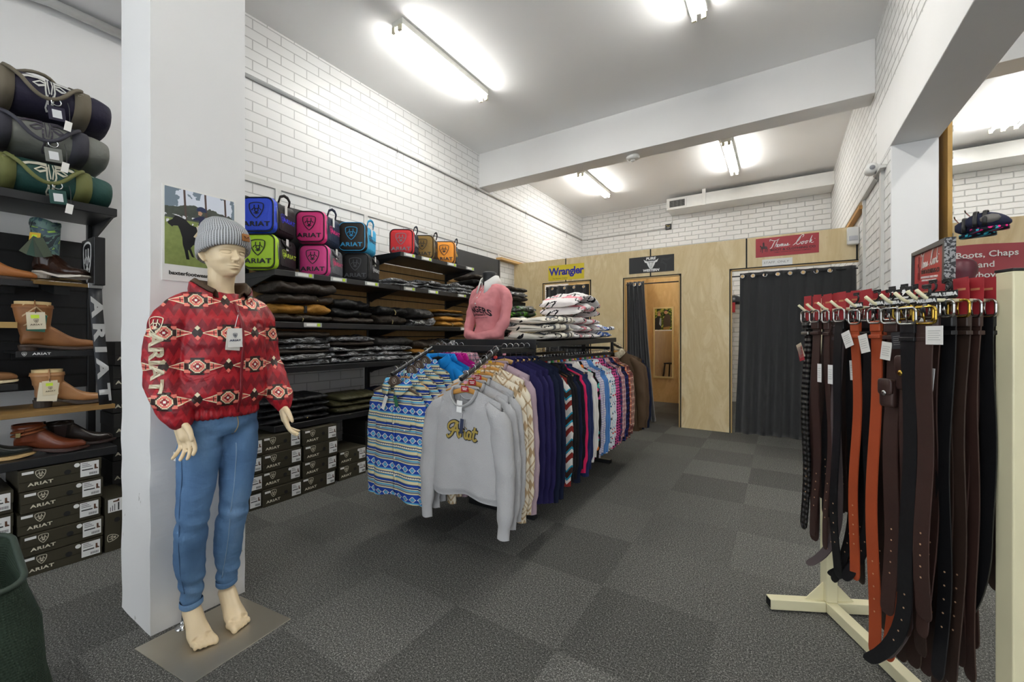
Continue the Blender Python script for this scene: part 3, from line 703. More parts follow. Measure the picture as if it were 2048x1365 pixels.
stack(3.80, ZD, .44, [(.10,m_greyj,'dark',J,W,None),(.12,m_blackj,'black',J,W,None)], 'behind the rack end bar', x=-3.27)
stack(1.83, ZE, .56, [(.045,m_puffb,'black quilted','vest',0,'stud'),(.045,m_puffb,'black quilted','vest',0,None),(.045,m_puffb,'black quilted','vest',0,None),(.045,m_puffb,'black quilted','vest',0,None)], 'by mannequin hand', x=-3.30)
stack(2.42, ZE, .46, [(.05,m_puffo,'olive quilted','vest',0,'stud'),(.045,m_puffo,'olive quilted','vest',0,None),(.045,m_puffo,'olive quilted','vest',0,None)], 'left of the striped shirts', x=-3.30)
stack(2.98, ZE, .44, [(.05,m_navyj,'navy','trousers',0,None),(.045,m_navyj,'navy','trousers',0,None),(.045,m_navyj,'navy','trousers',0,None)], 'behind the striped shirts', x=-3.34)
stack(2.93, ZA, .36, [(.022,m_blackj,'black','shirt',W,None),(.02,m_greyj,'grey','shirt',W,None)], 'right of the black kit bag', x=-3.28)
stack(3.42, ZA, .40, [(.022,m_greyj,'grey','shirt',W,None),(.022,m_greyj,'grey','shirt',W,None),(.035,m_blackj,'black','shirt',W,None)], 'under the raised shelf in the middle')
stack(3.84, ZA, .36, [(.025,m_greyj,'grey','shirt',W,None),(.03,m_greyj,'grey','shirt',W,None),(.03,m_greyj,'charcoal','shirt',W,None)], 'under the orange bag', x=-3.28)
stack(4.35, ZA, .42, [(.07,m_blackj,'black',J,0,None),(.07,m_brownj,'brown',J,0,None),(.06,m_blackj,'black',J,0,None),(.06,m_brownj,'brown',J,0,None)], 'behind the pink torso left side')
stack(4.98, ZA, .44, [(.06,m_brownj,'brown',J,0,None),(.05,m_blackj,'black',J,W,None),(.06,m_brownj,'brown',J,0,None)], 'nearest the plywood', x=-3.22)
stack(5.02, ZCc, .46, [(.07,m_blackj,'black',J,W,None),(.07,m_limecamo,'lime and black',J,W,None),(.07,m_limecamo,'lime and black',J,0,None),(.07,m_limecamo,'lime and black',J,W,None)], 'beside the blanket pile', x=-3.10)

# ---- long canvas duffels with contrasting straps and a longhorn print
def longhorn():
    mb = MB()
    for s in (1, -1):
        mb.ribbon([(s*.05,.075),(s*.15,.085),(s*.28,.065),(s*.38,.03),(s*.46,.055),(s*.52,.085),(s*.6,.075)], [.05,.045,.035,.03,.026,.018,.004])
        mb.ribbon([(s*.06,.03),(s*.13,.04),(s*.22,.0),(s*.15,-.01),(s*.07,.01)], .018)
        mb.ribbon([(s*.055,.05),(s*.06,-.03),(s*.035,-.11),(s*.045,-.17),(s*.02,-.20),(s*.0,-.19)], .022)
        mb.ribbon([(s*.025,.09),(s*.03,.02),(s*.012,-.05)], .016)
        mb.ribbon([(s*.035,-.06),(s*.02,-.14)], .018)
    me = bpy.data.meshes.new('longhorn'); me.from_pydata(mb.v, [], mb.f); me.update(); return me
LH = longhorn()
def duffel(label, z, cb, cst, cp, yoff=0, h=.25, seed=1):
    L = .56; t = thing('duffel_bag', label, 'bag', (-3.335, .505+yoff, z), 0, 'long canvas duffel bags on the top shelf')
    mbod = plain(cb, .7, bumpy=.35, scale=14, bd=.02); mstr = plain(cst, .7, bumpy=.2, scale=60); mpr = plain(cp, .7)
    rx = .21
    def surf(y, a, out=0):        # y in [-L/2, L/2], a angle from +X upward
        v = y/(L/2); e = (1-abs(v)**5)**(1/5) if abs(v) < 1 else 0; e = .62+.38*e if abs(v) < .999 else .55
        r1, r2 = rx*e, h/2*(e**1.3)
        ca, sa = math.cos(a), math.sin(a)
        px = math.copysign(abs(ca)**.75, ca)*r1; pz = math.copysign(abs(sa)**.85, sa)*r2
        k = .010*fbm((px*5, y*4, pz*6), 1.2, seed); n_ = Vector((ca, 0, sa))
        q = Vector((px, y, pz + h/2 + .004 - .012*v*v)) + n_*(k+out); q.z = max(q.z, .003); return q
    mb = MB(); mb.smooth = True
    mb.loft([[surf(L/2*math.sin(math.pi/2*(j/34*2-1)), 2*math.pi*i/32) for i in range(32)] for j in range(35)]); mb.build('body', mbod, t)
    for y0 in (-.115, .155):
        mb = MB(); mb.smooth = True
        mb.loft([[surf(y0+dy, a, o) for dy, o in ((-.032, .002), (.032, .002), (.032, .006), (-.032, .006))] for a in [R(-80+k*10) for k in range(20)]]); mb.build('strap', mstr, t)
    # carry handle sagging over the front
    mb = MB(); mb.smooth = True; pts = []
    for k in range(17):
        f = k/16; y = -.115+.27*f; sag = math.sin(math.pi*f); a = R(40-58*sag); pts.append(surf(y, a, .012+.02*sag))
    mb.tube(pts, .0095, 8); mb.build('handle', mstr, t)
    if z > 2.3:
      mb = MB(); mb.smooth = True; pts = [surf(-.10+.25*k/12, R(100-12*math.sin(math.pi*k/12)), .012+.035*math.sin(math.pi*k/12)) for k in range(13)]; mb.tube(pts, .009, 8); mb.build('handle', mstr, t)
    # longhorn printed on the front, bent to the surface
    me = LH.copy(); s = .27
    for v in me.vertices: 
        a = R(8)+v.co.y*s/(h/2)*1.9; q = surf(.035+v.co.x*s, a, .004+v.co.z); v.co = q
    me.materials.append(mpr); link('longhorn_print', me, t)
    mid = surf(.05, R(-20), .034)
    mb = MB(); mb.smooth = True; ring = [(mid.x+.004, mid.y+.018*math.cos(a), mid.z+.018*math.sin(a)) for a in [k*math.pi/6 for k in range(13)]]; mb.tube(ring, .003, 6, cap=False); mb.build('key_ring', m_chrome, t)
    Mx = Matrix.Translation((mid.x+.01, mid.y, mid.z-.02)) @ Matrix.Rotation(R(6), 4, 'X')
    g = MB(); g.M = Mx; g.box(-.003,.003,-.034,.028,-.075,-.005); g.build('luggage_tag', mbod, t, bevel=.002)
    g = MB(); g.M = Mx; g.box(.0032,.004,-.020,.014,-.062,-.022); g.build('tag_window', plain('E4E6E8', .15), t)
    Mx = Matrix.Translation((mid.x+.02, mid.y+.03, mid.z-.05)) @ Matrix.Rotation(R(-8), 4, 'X')
    g = MB(); g.M = Mx; g.box(.004,.0055,.004,.030,-.085,-.035); g.build('swing_tag', plain('F2F0EA', .6), t)
    g = MB(); g.M = Mx; g.tube([(.004,.02,-.035),(0,.01,.03),(-.004,.0,.06)], .0015, 5); g.build('tag_string', m_black, t)
    return t
duffel('green canvas duffel with olive straps, bottom of the three', 1.926, '1F4A44', '6A6E3C', 'D8D4C0', 0, .185, 1)
duffel('grey canvas duffel with charcoal straps, middle of the three', 2.134, '787A74', '3A3A44', '4A4650', -.015, .185, 5)
duffel('navy canvas duffel with taupe straps, top of the three', 2.342, '201C34', '6E6656', 'D8D8D2', -.005, .21, 9)

# ---- footwear on the left bay
def boot(label, x, y, z, mat, sole, shaft=.26, toe='pointed', L=.29, heel=.03, top=.062, vmat=None, rz=0, lining='C8AE7C', kind='boot', pull=True, tagc=None, hole=True, extra=None, rx=0, dip=0, cat='boot'):
    """toe points along local +Y, side faces +X"""
    t = thing(kind, label, cat, (x, y, z), rz, None, rot=(rx, 0, rz))
    mb = MB(); rings = []; n = 20
    for k in range(15):
        f = k/14; yy = -.075+(L)*f
        wv = [.030,.034,.036,.036,.034,.033,.035,.039,.043,.045,.044,.040,.034,.026,.012][k]
        if toe == 'square' : wv = [.030,.034,.036,.036,.034,.033,.035,.039,.043,.046,.047,.046,.043,.038,.026][k]
        hv = [.05,.09,.11,.115,.115,.112,.102,.088,.074,.062,.053,.047,.042,.036,.020][k]
        b = heel*max(0, 1-max(0, (f-.18))/.42)**1.3 if f > .18 else heel
        b += .012*max(0, f-.75)/.25*.6 + .012
        rings.append([(wv*math.copysign(abs(math.cos(a))**.8, math.cos(a)), yy, b+(hv/2)+(hv/2)*math.copysign(abs(math.sin(a))**.8, math.sin(a))) for a in [2*math.pi*i/n for i in range(n)]])
    mb.loft(rings)
    rings = []
    for k in range(12):
        f = k/11; zz = heel+.04+(shaft-.04)*f; r1 = .042+(top-.042)*f**.8; r2 = .047+(top*1.12-.047)*f**.8 if f > 0 else .05
        ce = -.025 - .006*f
        rings.append([(r1*math.cos(a), ce+r2*math.sin(a), zz + (dip*(abs(math.cos(a))-.5)*f**6 if dip else 0)) for a in [2*math.pi*i/24 for i in range(24)]])
    mb.loft(rings)
    zt = heel+shaft
    remesh(mb, 'upper', [mat, vmat or mat], .0045, t, 5, matfn=(lambda c: 1 if vmat and c.z < heel+.105-max(0, c.y)*.12 and True else 0))
    # collar and lining
    mb = MB(); mb.smooth = True
    def el(zz, q, dz=0): return [(top*q*math.cos(a), -.031+top*1.12*q*math.sin(a), zz+(dip*(abs(math.cos(a))-.5) if dip else 0)) for a in [2*math.pi*i/24 for i in range(24)]]
    mb.loft([el(zt-.012, 1.03), el(zt+.006, 1.0), el(zt+.006, .93), el(zt-.06, .85)], cap=False); mb.build('collar', mat, t)
    if extra == 'card':
        mb = MB(); mb.smooth = True; mb.loft([el(zt-.03, .88), el(zt+.022, .90), el(zt+.022, .86), el(zt-.03, .84)], cap=False); mb.build('card_insert', plain('D8BE8C', .6), t)
    mb = MB(); mb.loft([el(zt-.02, .93), el(zt-.025, .5)]); mb.build('lining', plain(lining, .7), t)
    # sole and heel
    sh = [(.030,-.078),(.036,-.06),(.036,-.02),(.033,.02),(.040,.08),(.047,.125),(.046,.155),(.036,.185),(.022,.205),(.0,.216 if toe != 'square' else .212)]
    if toe == 'square': sh = [(.030,-.078),(.036,-.06),(.036,-.02),(.033,.02),(.040,.08),(.048,.125),(.050,.155),(.048,.185),(.040,.203),(.0,.212)]
    out = sh + [(-a, b) for a, b in sh[-2::-1]]; s_ = L/.29
    rings = []
    for o, dz in ((1.0, 0), (1.04, .002), (1.04, .009), (1.0, .011)):
        ring = []
        for a, b in out:
            f = (b+.075)/.29; bb = (heel*max(0, 1-max(0, (f-.18))/.42)**1.3 if f > .18 else heel) + .012*max(0, f-.75)/.25*.6
            ring.append((a*o, (b*o)*s_+(-.075*(s_-1)*-0), bb+.001+dz))
        rings.append(ring)
    mb = MB(); mb.loft(rings); mb.build('sole', plain(sole, .5), t)
    if heel > .012: MB().loft([[(q*.031*math.cos(a), -.047+q*.036*math.sin(a)*1.0, zz) for a in [2*math.pi*i/16 for i in range(16)]] for q, zz in ((.92, 0), (1.06, heel+.002))]).build('heel', plain(sole, .5), t)
    if pull:
        mb = MB(); mb.smooth = True; mb.tube([(top+.004,-.035,zt-.07),(top+.006,-.035,zt-.01),(top+.002,-.035,zt+.018),(top-.012,-.035,zt-.01)], (.003, .011), 8); mb.build('pull_tab', mat, t)
    if tagc:
        for q, (c, dy, dz, s1) in enumerate(tagc):
            Mx = Matrix.Translation((top+.014+.003*q, -.035+dy, zt-.035-dz)) @ Matrix.Rotation(R(-6+9*q), 4, 'X')
            g = MB(); g.M = Mx; g.box(0, .0015, -.033*s1, .033*s1, -.088*s1, -.0); g.build('swing_tag', plain(c, .6), t)
            if q == len(tagc)-1:
                o = emblem(plain('5A4A34'), t, (0,0,0), (0,1,0), (0,0,1), .02*s1); o.matrix_basis = Mx @ frame_m((.0017, 0, -.045*s1), (0,1,0), (0,0,1))
                o = ariat(plain('5A4A34'), t, (0,0,0), (0,1,0), (0,0,1), .008*s1); o.matrix_basis = Mx @ frame_m((.0017, 0, -.065*s1), (0,1,0), (0,0,1))
                g = MB(); g.M = Mx; g.box(.0016, .002, -.018*s1, .012*s1, -.032*s1, -.014*s1); g.build('price_sticker', plain('D2F040', .6), t)
        mb = MB(); mb.tube([(top+.006,-.035,zt-.0),(top+.02,-.035,zt-.04)], .0015, 5); mb.build('tag_string', m_black, t)
    return t
def leather(name, c, c2, rough=.4, stitch=False):
    M = Mat(name, rough, spec=.5); n = M.noise(9, 4); x, y, z = M.xyz(); M.col(M.mix(n, c, c2))
    h = M.noise(60, 3)*.3
    if stitch:
        r = ((y+.03).abs()*22+z*0); w_ = ((z*55+(y+.03).abs()*60)).sin().abs(); inz = (z > .13)*((y+.03).abs() < .045)
        st = (w_ < .22)*inz; M.col(M.mix(st*.8, M.mix(n, c, c2), srgb(214,190,150))); h = h+st*.8
    M.bump(h, .4, .004); return M.m
m_tan = leather('tan_leather', srgb(158,106,60), srgb(122,78,42), .55, True); m_tan2 = leather('light_tan_leather', srgb(184,140,96), srgb(158,108,66), .38)
m_bark = leather('brown_suede', srgb(140,98,58), srgb(112,76,44), .7); m_choc = leather('glossy_chocolate', srgb(62,40,30), srgb(42,26,20), .22)
m_chest = leather('chestnut_leather', srgb(122,62,36), srgb(92,42,24), .28); m_dkbr = leather('espresso_leather', srgb(52,42,38), srgb(34,28,26), .25); m_dkgr = leather('dark_green_leather', srgb(46,50,46), srgb(30,34,32), .3)
M = Mat('cactus_print', .45); v1 = M.vor(22, out='Color', feat='F1'); n = M.noise(9, 3, dist=2)
M.col(M.ramp(n*1.0, [(.30, srgb(40,52,60)), (.42, srgb(96,128,120)), (.5, srgb(60,84,96)), (.58, srgb(150,190,80)), (.63, srgb(70,110,120)), (.7, srgb(30,40,48))], True)); m_cactus = M.m
def disp_shelf(label, x0, y0, y1, z, d=.22, mat=None, rz=0):
    t = thing('display_shelf', label, 'shelf', (x0, (y0+y1)/2, z)); h = (y1-y0)/2
    MB().box(-d, 0, -h, h, -.012, 0).build('board', mat or m_blackmetal, t, bevel=.002); MB().box(-d+.0, -d+.02, -h*.8, h*.8, -.05, -.012).build('bracket', m_blackmetal, t)
    MB().box(-.004, .001, -h, h, -.03, 0).build('front_lip', mat or m_blackmetal, t, bevel=.001); return t
s1 = disp_shelf('black footwear shelf with white brand lettering under tall tan boot', -3.20, .43, .715, 1.128, .34)
emblem(m_label, s1, (.0022, -.115, -.014), (0,1,0), (0,0,1), .02); ariat(m_label, s1, (.0022, -.055, -.014), (0,1,0), (0,0,1), .012)
disp_shelf('black footwear shelf holding the tan boot at the left edge', -3.22, .1, .51, 1.488, .32)
disp_shelf('black footwear shelf holding the suede boot at the left edge', -3.22, .1, .44, .965, .32)
disp_shelf('light timber shelf end at left of the tall tan boot', -3.20, .05, .435, 1.275, .34, plain('A88A52', .5))
# sloping timber display with lettering
t = thing('sloping_display', 'sloping brown timber display board under the cactus print boot', 'shelf', (-3.54, .60, 1.545), rot=(0, R(9), 0))
MB().box(0, .36, -.11, .115, -.018, 0).build('board', plain('6E5428', .4), t, bevel=.002); MB().box(0, .3, -.03, .03, -.07, -.018).build('bracket', m_blackmetal, t)
ariat(m_label, t, (.335, .02, .0008), (0,1,0), (-1,0,0), .02); emblem(m_label, t, (.335, -.045, .0008), (0,1,0), (-1,0,0), .022)
boot('tall tan western boot with stitched shaft on black shelf', -3.31, .535, 1.129, m_tan, '4A3A30', .215, 'pointed', .29, .02, .066, tagc=[('1E5A48',.01,.012,1.0),('E0D6BC',0,0,1.0)], extra='card')
boot('cactus print western boot with glossy brown foot', -3.33, .575, 1.518, m_cactus, 'D8D0C4', .27, 'square', .25, .028, .055, vmat=m_choc, rz=R(-52), rx=0, tagc=[('E0B83A',.02,.03,.8)], pull=False, dip=.03, lining='B8A078')
for s_ in (1,): 
    fl = thing('swing_tags', 'bunch of dark green swing tags hanging on the cactus boot', 'tag', (-3.27, .515, 1.72))
    for q in range(4):
        g = MB(); g.M = Matrix.Rotation(R(-30+q*17), 4, 'X'); g.box(q*.002, q*.002+.0012, -.018, .018, -.10, 0); g.build('card', plain(['4E5644','2A4A3E','384438','44503E'][q], .6), fl)
boot('tan boot cut off by the left edge on a black shelf', -3.31, .305, 1.489, m_tan, '3A2A22', .24, 'pointed', .29, .02, .062, pull=False, vmat=leather('golden_tan', srgb(176,112,56), srgb(150,92,46), .5))
boot('brown suede boot cut off by the left edge, lower shelf', -3.31, .235, .966, m_bark, 'D8C8A4', .20, 'square', .29, .015, .06, pull=False)
boot('light tan western ankle boot on the brown timber shelf', -3.30, .585, .826, m_tan2, '3A322C', .14, 'pointed', .27, .04, .058, tagc=[('E4DCC4',.0,.01,1.1),('E0D4B4',0,0,.85)], extra='card')
ab = boot('chestnut ankle boot with wrapped braided strap', -3.27, .51, .589, m_chest, '3A2018', .125, 'pointed', .26, .03, .05, pull=False, lining='DAD4CC', rz=R(-22))
for q in range(2):
    mb = MB(); mb.smooth = True; ring = [(.052*math.cos(a)*1.03, -.028+.054*math.sin(a)*1.04, .115+q*.018+.012*math.sin(a)) for a in [k*math.pi/10 for k in range(21)]]; mb.tube(ring, .0062, 8, cap=False); mb.build('braided_strap', plain('8A4A22', .7, bumpy=.8, scale=120), ab)
MB().box(.05,.058,-.06,-.04,.10,.125).build('buckle', plain('8A7A54', .3, metal=1), ab, bevel=.003)
cb = boot('espresso elastic-sided ankle boot at right end of shelf', -3.33, .635, .589, m_dkbr, '2A1E1A', .115, 'pointed', .26, .025, .05, lining='C8A468', pull=False, rz=R(-6))
MB().prism([(-.055,.13),(-.005,.13),(-.012,.06),(-.03,.05),(-.05,.07)], .0485, .0505, 'x').build('elastic_gusset', plain('2A1A16', .9), cb)
MB().box(-.012,.0,-.098,-.08,.125,.155).build('heel_loop', m_black, cb, bevel=.002)
boot('dark green dress boot cut off by the left edge', -3.25, .29, .589, m_dkgr, 'C8A874', .13, 'pointed', .28, .02, .05, pull=False)
# shield sign box and lettered strap at the bay end
t = thing('sign_box', 'black box sign with white shield emblem at the bay end', 'sign', (-3.27, .735, 1.485))
MB().box(-.10,.13,-.035,.012,0,.265).build('box', plain('141416', .35), t, bevel=.004)
o = emblem(m_label, t, (.01, -.0358, .135), (1,0,0), (0,0,1), .215); o.scale = (.8, 1, 1)
t = thing('lettered_strap', 'black strap with white vertical brand lettering hanging below the sign box', 'strap', (-3.165, .712, 1.48))
mb = MB(); mb.smooth = True; prof = [(0,0,0),(.004,.002,-.1),(.010,.010,-.25),(.012,.022,-.42),(.006,.034,-.58),(.004,.040,-.655)]
mb.loft([[(x,y-.026,z),(x,y+.026,z),(x-.003,y+.026,z),(x-.003,y-.026,z)] for x, y, z in prof]); mb.build('strap', plain('15181E', .5), t)
MB().box(-.006,.004,-.03,.03,-.012,.016).build('buckle', m_chrome, t, bevel=.002)
def lerp_prof(z):
    for (x0,y0,z0),(x1,y1,z1) in zip(prof, prof[1:]):
        if z1 <= z <= z0: f = (z0-z)/(z0-z1); return Vector((x0+(x1-x0)*f, y0+(y1-y0)*f, z))
me = subdiv(text_mesh('ARIAT', size=.062, bold=.003, sx=2.0, space=1.5), 2)
xs_ = [v.co.x for v in me.vertices]; mid_ = (min(xs_)+max(xs_))/2; k_ = .58/(max(xs_)-min(xs_))
for v in me.vertices:
    q = lerp_prof(-.345-(v.co.x-mid_)*k_); v.co = Vector((q.x+.0008+abs(v.co.z), q.y+v.co.y, q.z))
me.materials.clear(); me.materials.append(m_label); link('lettering', me, t)
# ------------------------------------------------------------------ dressed mannequin on its steel plate
MN = thing('mannequin', 'full-size mannequin in red patterned jacket, jeans and grey beanie', 'mannequin', (-1.97, .83, 0))
m_skin = Mat('mannequin_plastic', .32, spec=.45); m_skin.col(srgb(228,206,168)); m_skin = m_skin.m
def limb(mb, pts, rs, n=16, sub=4):
    """smooth tapering tube through points (Catmull-Rom)"""
    P = [Vector(p) for p in pts]; Q = []; S_ = []
    rr = [r if isinstance(r, tuple) else (r, r) for r in rs]
    for i in range(len(P)-1):
        p0, p1, p2, p3 = P[max(i-1, 0)], P[i], P[i+1], P[min(i+2, len(P)-1)]
        for k in range(sub):
            t = k/sub; t2, t3 = t*t, t*t*t
            Q.append(.5*((2*p1)+(p2-p0)*t+(2*p0-5*p1+4*p2-p3)*t2+(3*p1-p0-3*p2+p3)*t3))
            u = t*t*(3-2*t); S_.append(tuple(rr[i][j]+(rr[i+1][j]-rr[i][j])*u for j in (0, 1)))
    Q.append(P[-1]); S_.append(rr[-1]); mb.tube(Q, S_, n)
    for e, s_ in ((Q[0], S_[0]), (Q[-1], S_[-1])):     # round ends
        r = min(s_)*.98
        mb.loft([[(e.x+r*math.sin(math.pi*(j+.02)/6.04)*math.cos(a), e.y+r*math.sin(math.pi*(j+.02)/6.04)*math.sin(a), e.z+r*math.cos(math.pi*(j+.02)/6.04)) for a in [2*math.pi*i/10 for i in range(10)]] for j in range(7)])
def rings_z(mb, prof, n=28, p=2.3):
    """prof: (z, cx, cy, rx_front, rx_back, ry)"""
    out = []
    for z, cx, cy, rf, rb, ry in prof:
        ring = []
        for i in range(n):
            a = 2*math.pi*i/n; ca, sa = math.cos(a), math.sin(a)
            ring.append((cx+math.copysign(abs(ca)**(2/p), ca)*(rf if ca > 0 else rb), cy+math.copysign(abs(sa)**(2/p), sa)*ry, z))
        out.append(ring)
    mb.loft(out)
HY = R(4); HC = Vector((.012, .0, 0)); HZ = 1.455      # head turn, neck axis, chin height
def headw(x, y, z):       # head local -> mannequin local
    return (HC.x+.01+x*math.cos(HY)-y*math.sin(HY), HC.y+x*math.sin(HY)+y*math.cos(HY), HZ+z)
LX = {-1: (-.094, -.112, -.106), 1: (.054, .036, .035)}     # thigh, knee and calf offsets of each leg
def build_body():
    mb = MB()
    rings_z(mb, [(.80,0,-.005,.065,.082,.105),(.88,0,0,.072,.085,.112),(.98,0,0,.075,.085,.11),(1.08,.0,0,.078,.08,.105),(1.2,.01,0,.09,.08,.12),(1.30,.0,0,.075,.08,.13),(1.345,-.01,0,.05,.06,.09),(1.38,-.01,0,.04,.05,.055)])
    limb(mb, [(-.012,0,1.33),(-.006,0,1.42),(.008,0,1.50)], [.058,.047,.052])
    # head
    hp = [(-.004,.060,-.01,.022),(.003,.072,.03,.030),(.016,.080,.055,.041),(.034,.084,.07,.051),(.055,.086,.082,.059),(.08,.087,.092,.064),(.105,.088,.098,.067),(.13,.091,.102,.070),(.155,.09,.100,.071),(.18,.080,.092,.066),(.2,.062,.075,.054),(.215,.035,.045,.034)]
    rings = []
    for z, rf, rb, ry in hp:
        ring = []
        for i in range(40):
            a = 2*math.pi*i/40; ca, sa = math.cos(a), math.sin(a); q = 2.25
            x = math.copysign(abs(ca)**(2/q), ca)*(rf if ca > 0 else rb); y = math.copysign(abs(sa)**(2/q), sa)*ry
            if z < .02 and ca < 0: x = max(x, -.03)
            ring.append(headw(x, y, z))
        rings.append(ring)
    mb.loft(rings)
    for s in (1, -1): limb(mb, [headw(-.012, s*.068, .055), headw(-.018, s*.075, .078), headw(-.022, s*.073, .10)], [(.008,.005),(.014,.006),(.010,.005)])
    # nose as its own wedge before welding
    mb.loft([[headw(*p) for p in ring] for ring in (
        [(.082,-.006,.100),(.090,0,.100),(.082,.006,.100),(.07,0,.10)],
        [(.084,-.008,.082),(.100,0,.082),(.084,.008,.082),(.07,0,.082)],
        [(.084,-.0125,.063),(.112,-.002,.064),(.112,.002,.064),(.084,.0125,.063)],
        [(.080,-.013,.056),(.104,-.004,.054),(.104,.004,.054),(.080,.013,.056)])])
    # arms hidden in the sleeves, hands below
    for s, sh, el, wr, hd in ((-1, (-.005,-.135,1.31), (-.03,-.175,1.06), (.065,-.170,.880), (.09,-.155,.80)), (1, (-.005,.135,1.31), (.0,.165,1.07), (.115,.195,.895), (.145,.195,.81))):
        limb(mb, [sh, el, wr], [.045,.036,.024]); W_ = Vector(wr); Hd = Vector(hd); d = (Hd-W_).normalized()
        side = Vector((0.9, -s*.42, 0)); side = (side - d*side.dot(d)).normalized(); nrm = d.cross(side).normalized()*(-s)   # side: towards the thumb
        def P(a, b, c): return W_ + d*a + side*b + nrm*c
        limb(mb, [P(-.01,0,0), P(.03,.0,0), P(.062,.0,.002)], [(.022,.017),(.032,.014),(.034,.012)] if abs(d.z) > 2 else [.0205,.019,.019])
        for b in (-.022, -.008, .008, .022): limb(mb, [P(.02, b*.7, 0), P(.072, b*1.05, 0)], [.014, .0115], 10)
        for k, (b, L1) in enumerate(((.027,.066),(.0095,.074),(-.008,.068),(-.0245,.054))):
            sp = b*.5; c1 = .008+.004*k; limb(mb, [P(.068, b, 0), P(.068+L1*.45, b+sp*.35, .004), P(.068+L1*.78, b+sp*.6, .004+c1), P(.068+L1, b+sp*.6, .012+c1*1.6)], [.0092,.0085,.0078,.0066], 10)
        limb(mb, [P(.012,.018,.004), P(.036,.038,.012), P(.062,.046,.018), P(.082,.046,.022)], [.0125,.0118,.0098,.0075], 10)
    # legs
    for s, yy, zh, fx in ((-1, -.090, .075, .0), (1, .040, .085, -.035)):
        f0 = len(mb.v)
        limb(mb, [(0,-.078 if s < 0 else .068,.86),(.010,LX[s][0],.65),(.014,LX[s][1],.48),(-.024,LX[s][2],.30),(-.045,yy,.16),(-.055,yy,zh+.035)], [.058,.056,.044,.040,.029,.03])
        limb(mb, [(-.07,yy,zh),(-.045,yy,zh+.01),(.0,yy-.004,.055),(.045,yy-.010,.034),(.075,yy-.012,.027)], [.026,.033,(.034,.036),(.040,.027),(.040,.021)])
        for k in range(5):
            b = (-.030+.0148*k)*s; L1 = [.036,.032,.029,.024,.018][k]; r = [.0125,.0095,.009,.0085,.008][k]
            limb(mb, [(.07,yy-.012+b,.018),(.09+L1*.4,yy-.012+b,.020),(.082+L1,yy-.012+b*1.02,.0135)], [r*1.15,r*1.05,r], 10)
    def face(p, nrm):
        # back into head coordinates
        dx, dy = p.x-HC.x-.01, p.y-HC.y; x = dx*math.cos(HY)+dy*math.sin(HY); y = -dx*math.sin(HY)+dy*math.cos(HY); z = p.z-HZ
        if z < -.02 or x < .02: return p
        g = lambda cy, cz, sy, sz: math.exp(-((y-cy)/sy)**2-((z-cz)/sz)**2)
        o = 0
        for s in (1, -1):
            yc = y-s*.031; almond = math.exp(-((abs(yc)/.0165)**3))
            o -= .0085*g(s*.0295, .0895, .019, .0105)
            lid = .0052*max(0, 1-(yc/.016)**2-((z-.0875)/.0068)**2)**.5 if abs(yc) < .016 else 0; o += lid
            up = z-(.0875+.0066*math.sqrt(max(0, 1-(yc/.0175)**2))); lo = z-(.0875-.0052*math.sqrt(max(0, 1-(yc/.0175)**2)))
            if abs(yc) < .0175: o -= .0022*math.exp(-(up/.0011)**2)+.0014*math.exp(-(lo/.0011)**2)
            o += .0022*g(s*.031, .0985, .017, .0022) - .0016*g(s*.031, .1015, .016, .0012)
            o += .0040*g(s*.030, .112, .020, .005); o += .0045*g(s*.046, .060, .014, .013); o -= .004*g(s*.036, .036, .012, .014)
            o -= .0035*g(s*.0115, .0555, .004, .0035); o -= .0025*g(s*.016, .062, .003, .006)
        o += .0060*g(0, .0360, .014, .0036)+.0075*g(0, .0268, .0125, .0042)-.0050*g(0, .0315, .0165, .0011)-.0045*g(0, .0190, .013, .0035)+.007*g(0, .004, .016, .009)
        o -= .0030*g(0, .046, .0035, .005)
        n2 = Vector((math.cos(HY), math.sin(HY), 0)); return p + n2*o
    return remesh(mb, 'body', m_skin, .0033, MN, 3, .5, fn=face, dense=lambda c: c.z > HZ-.02 and c.z < HZ+.13 and c.x > .05)
body = build_body()
for v in body.data.vertices:
    if v.co.z < .0035: v.co.z = .0035

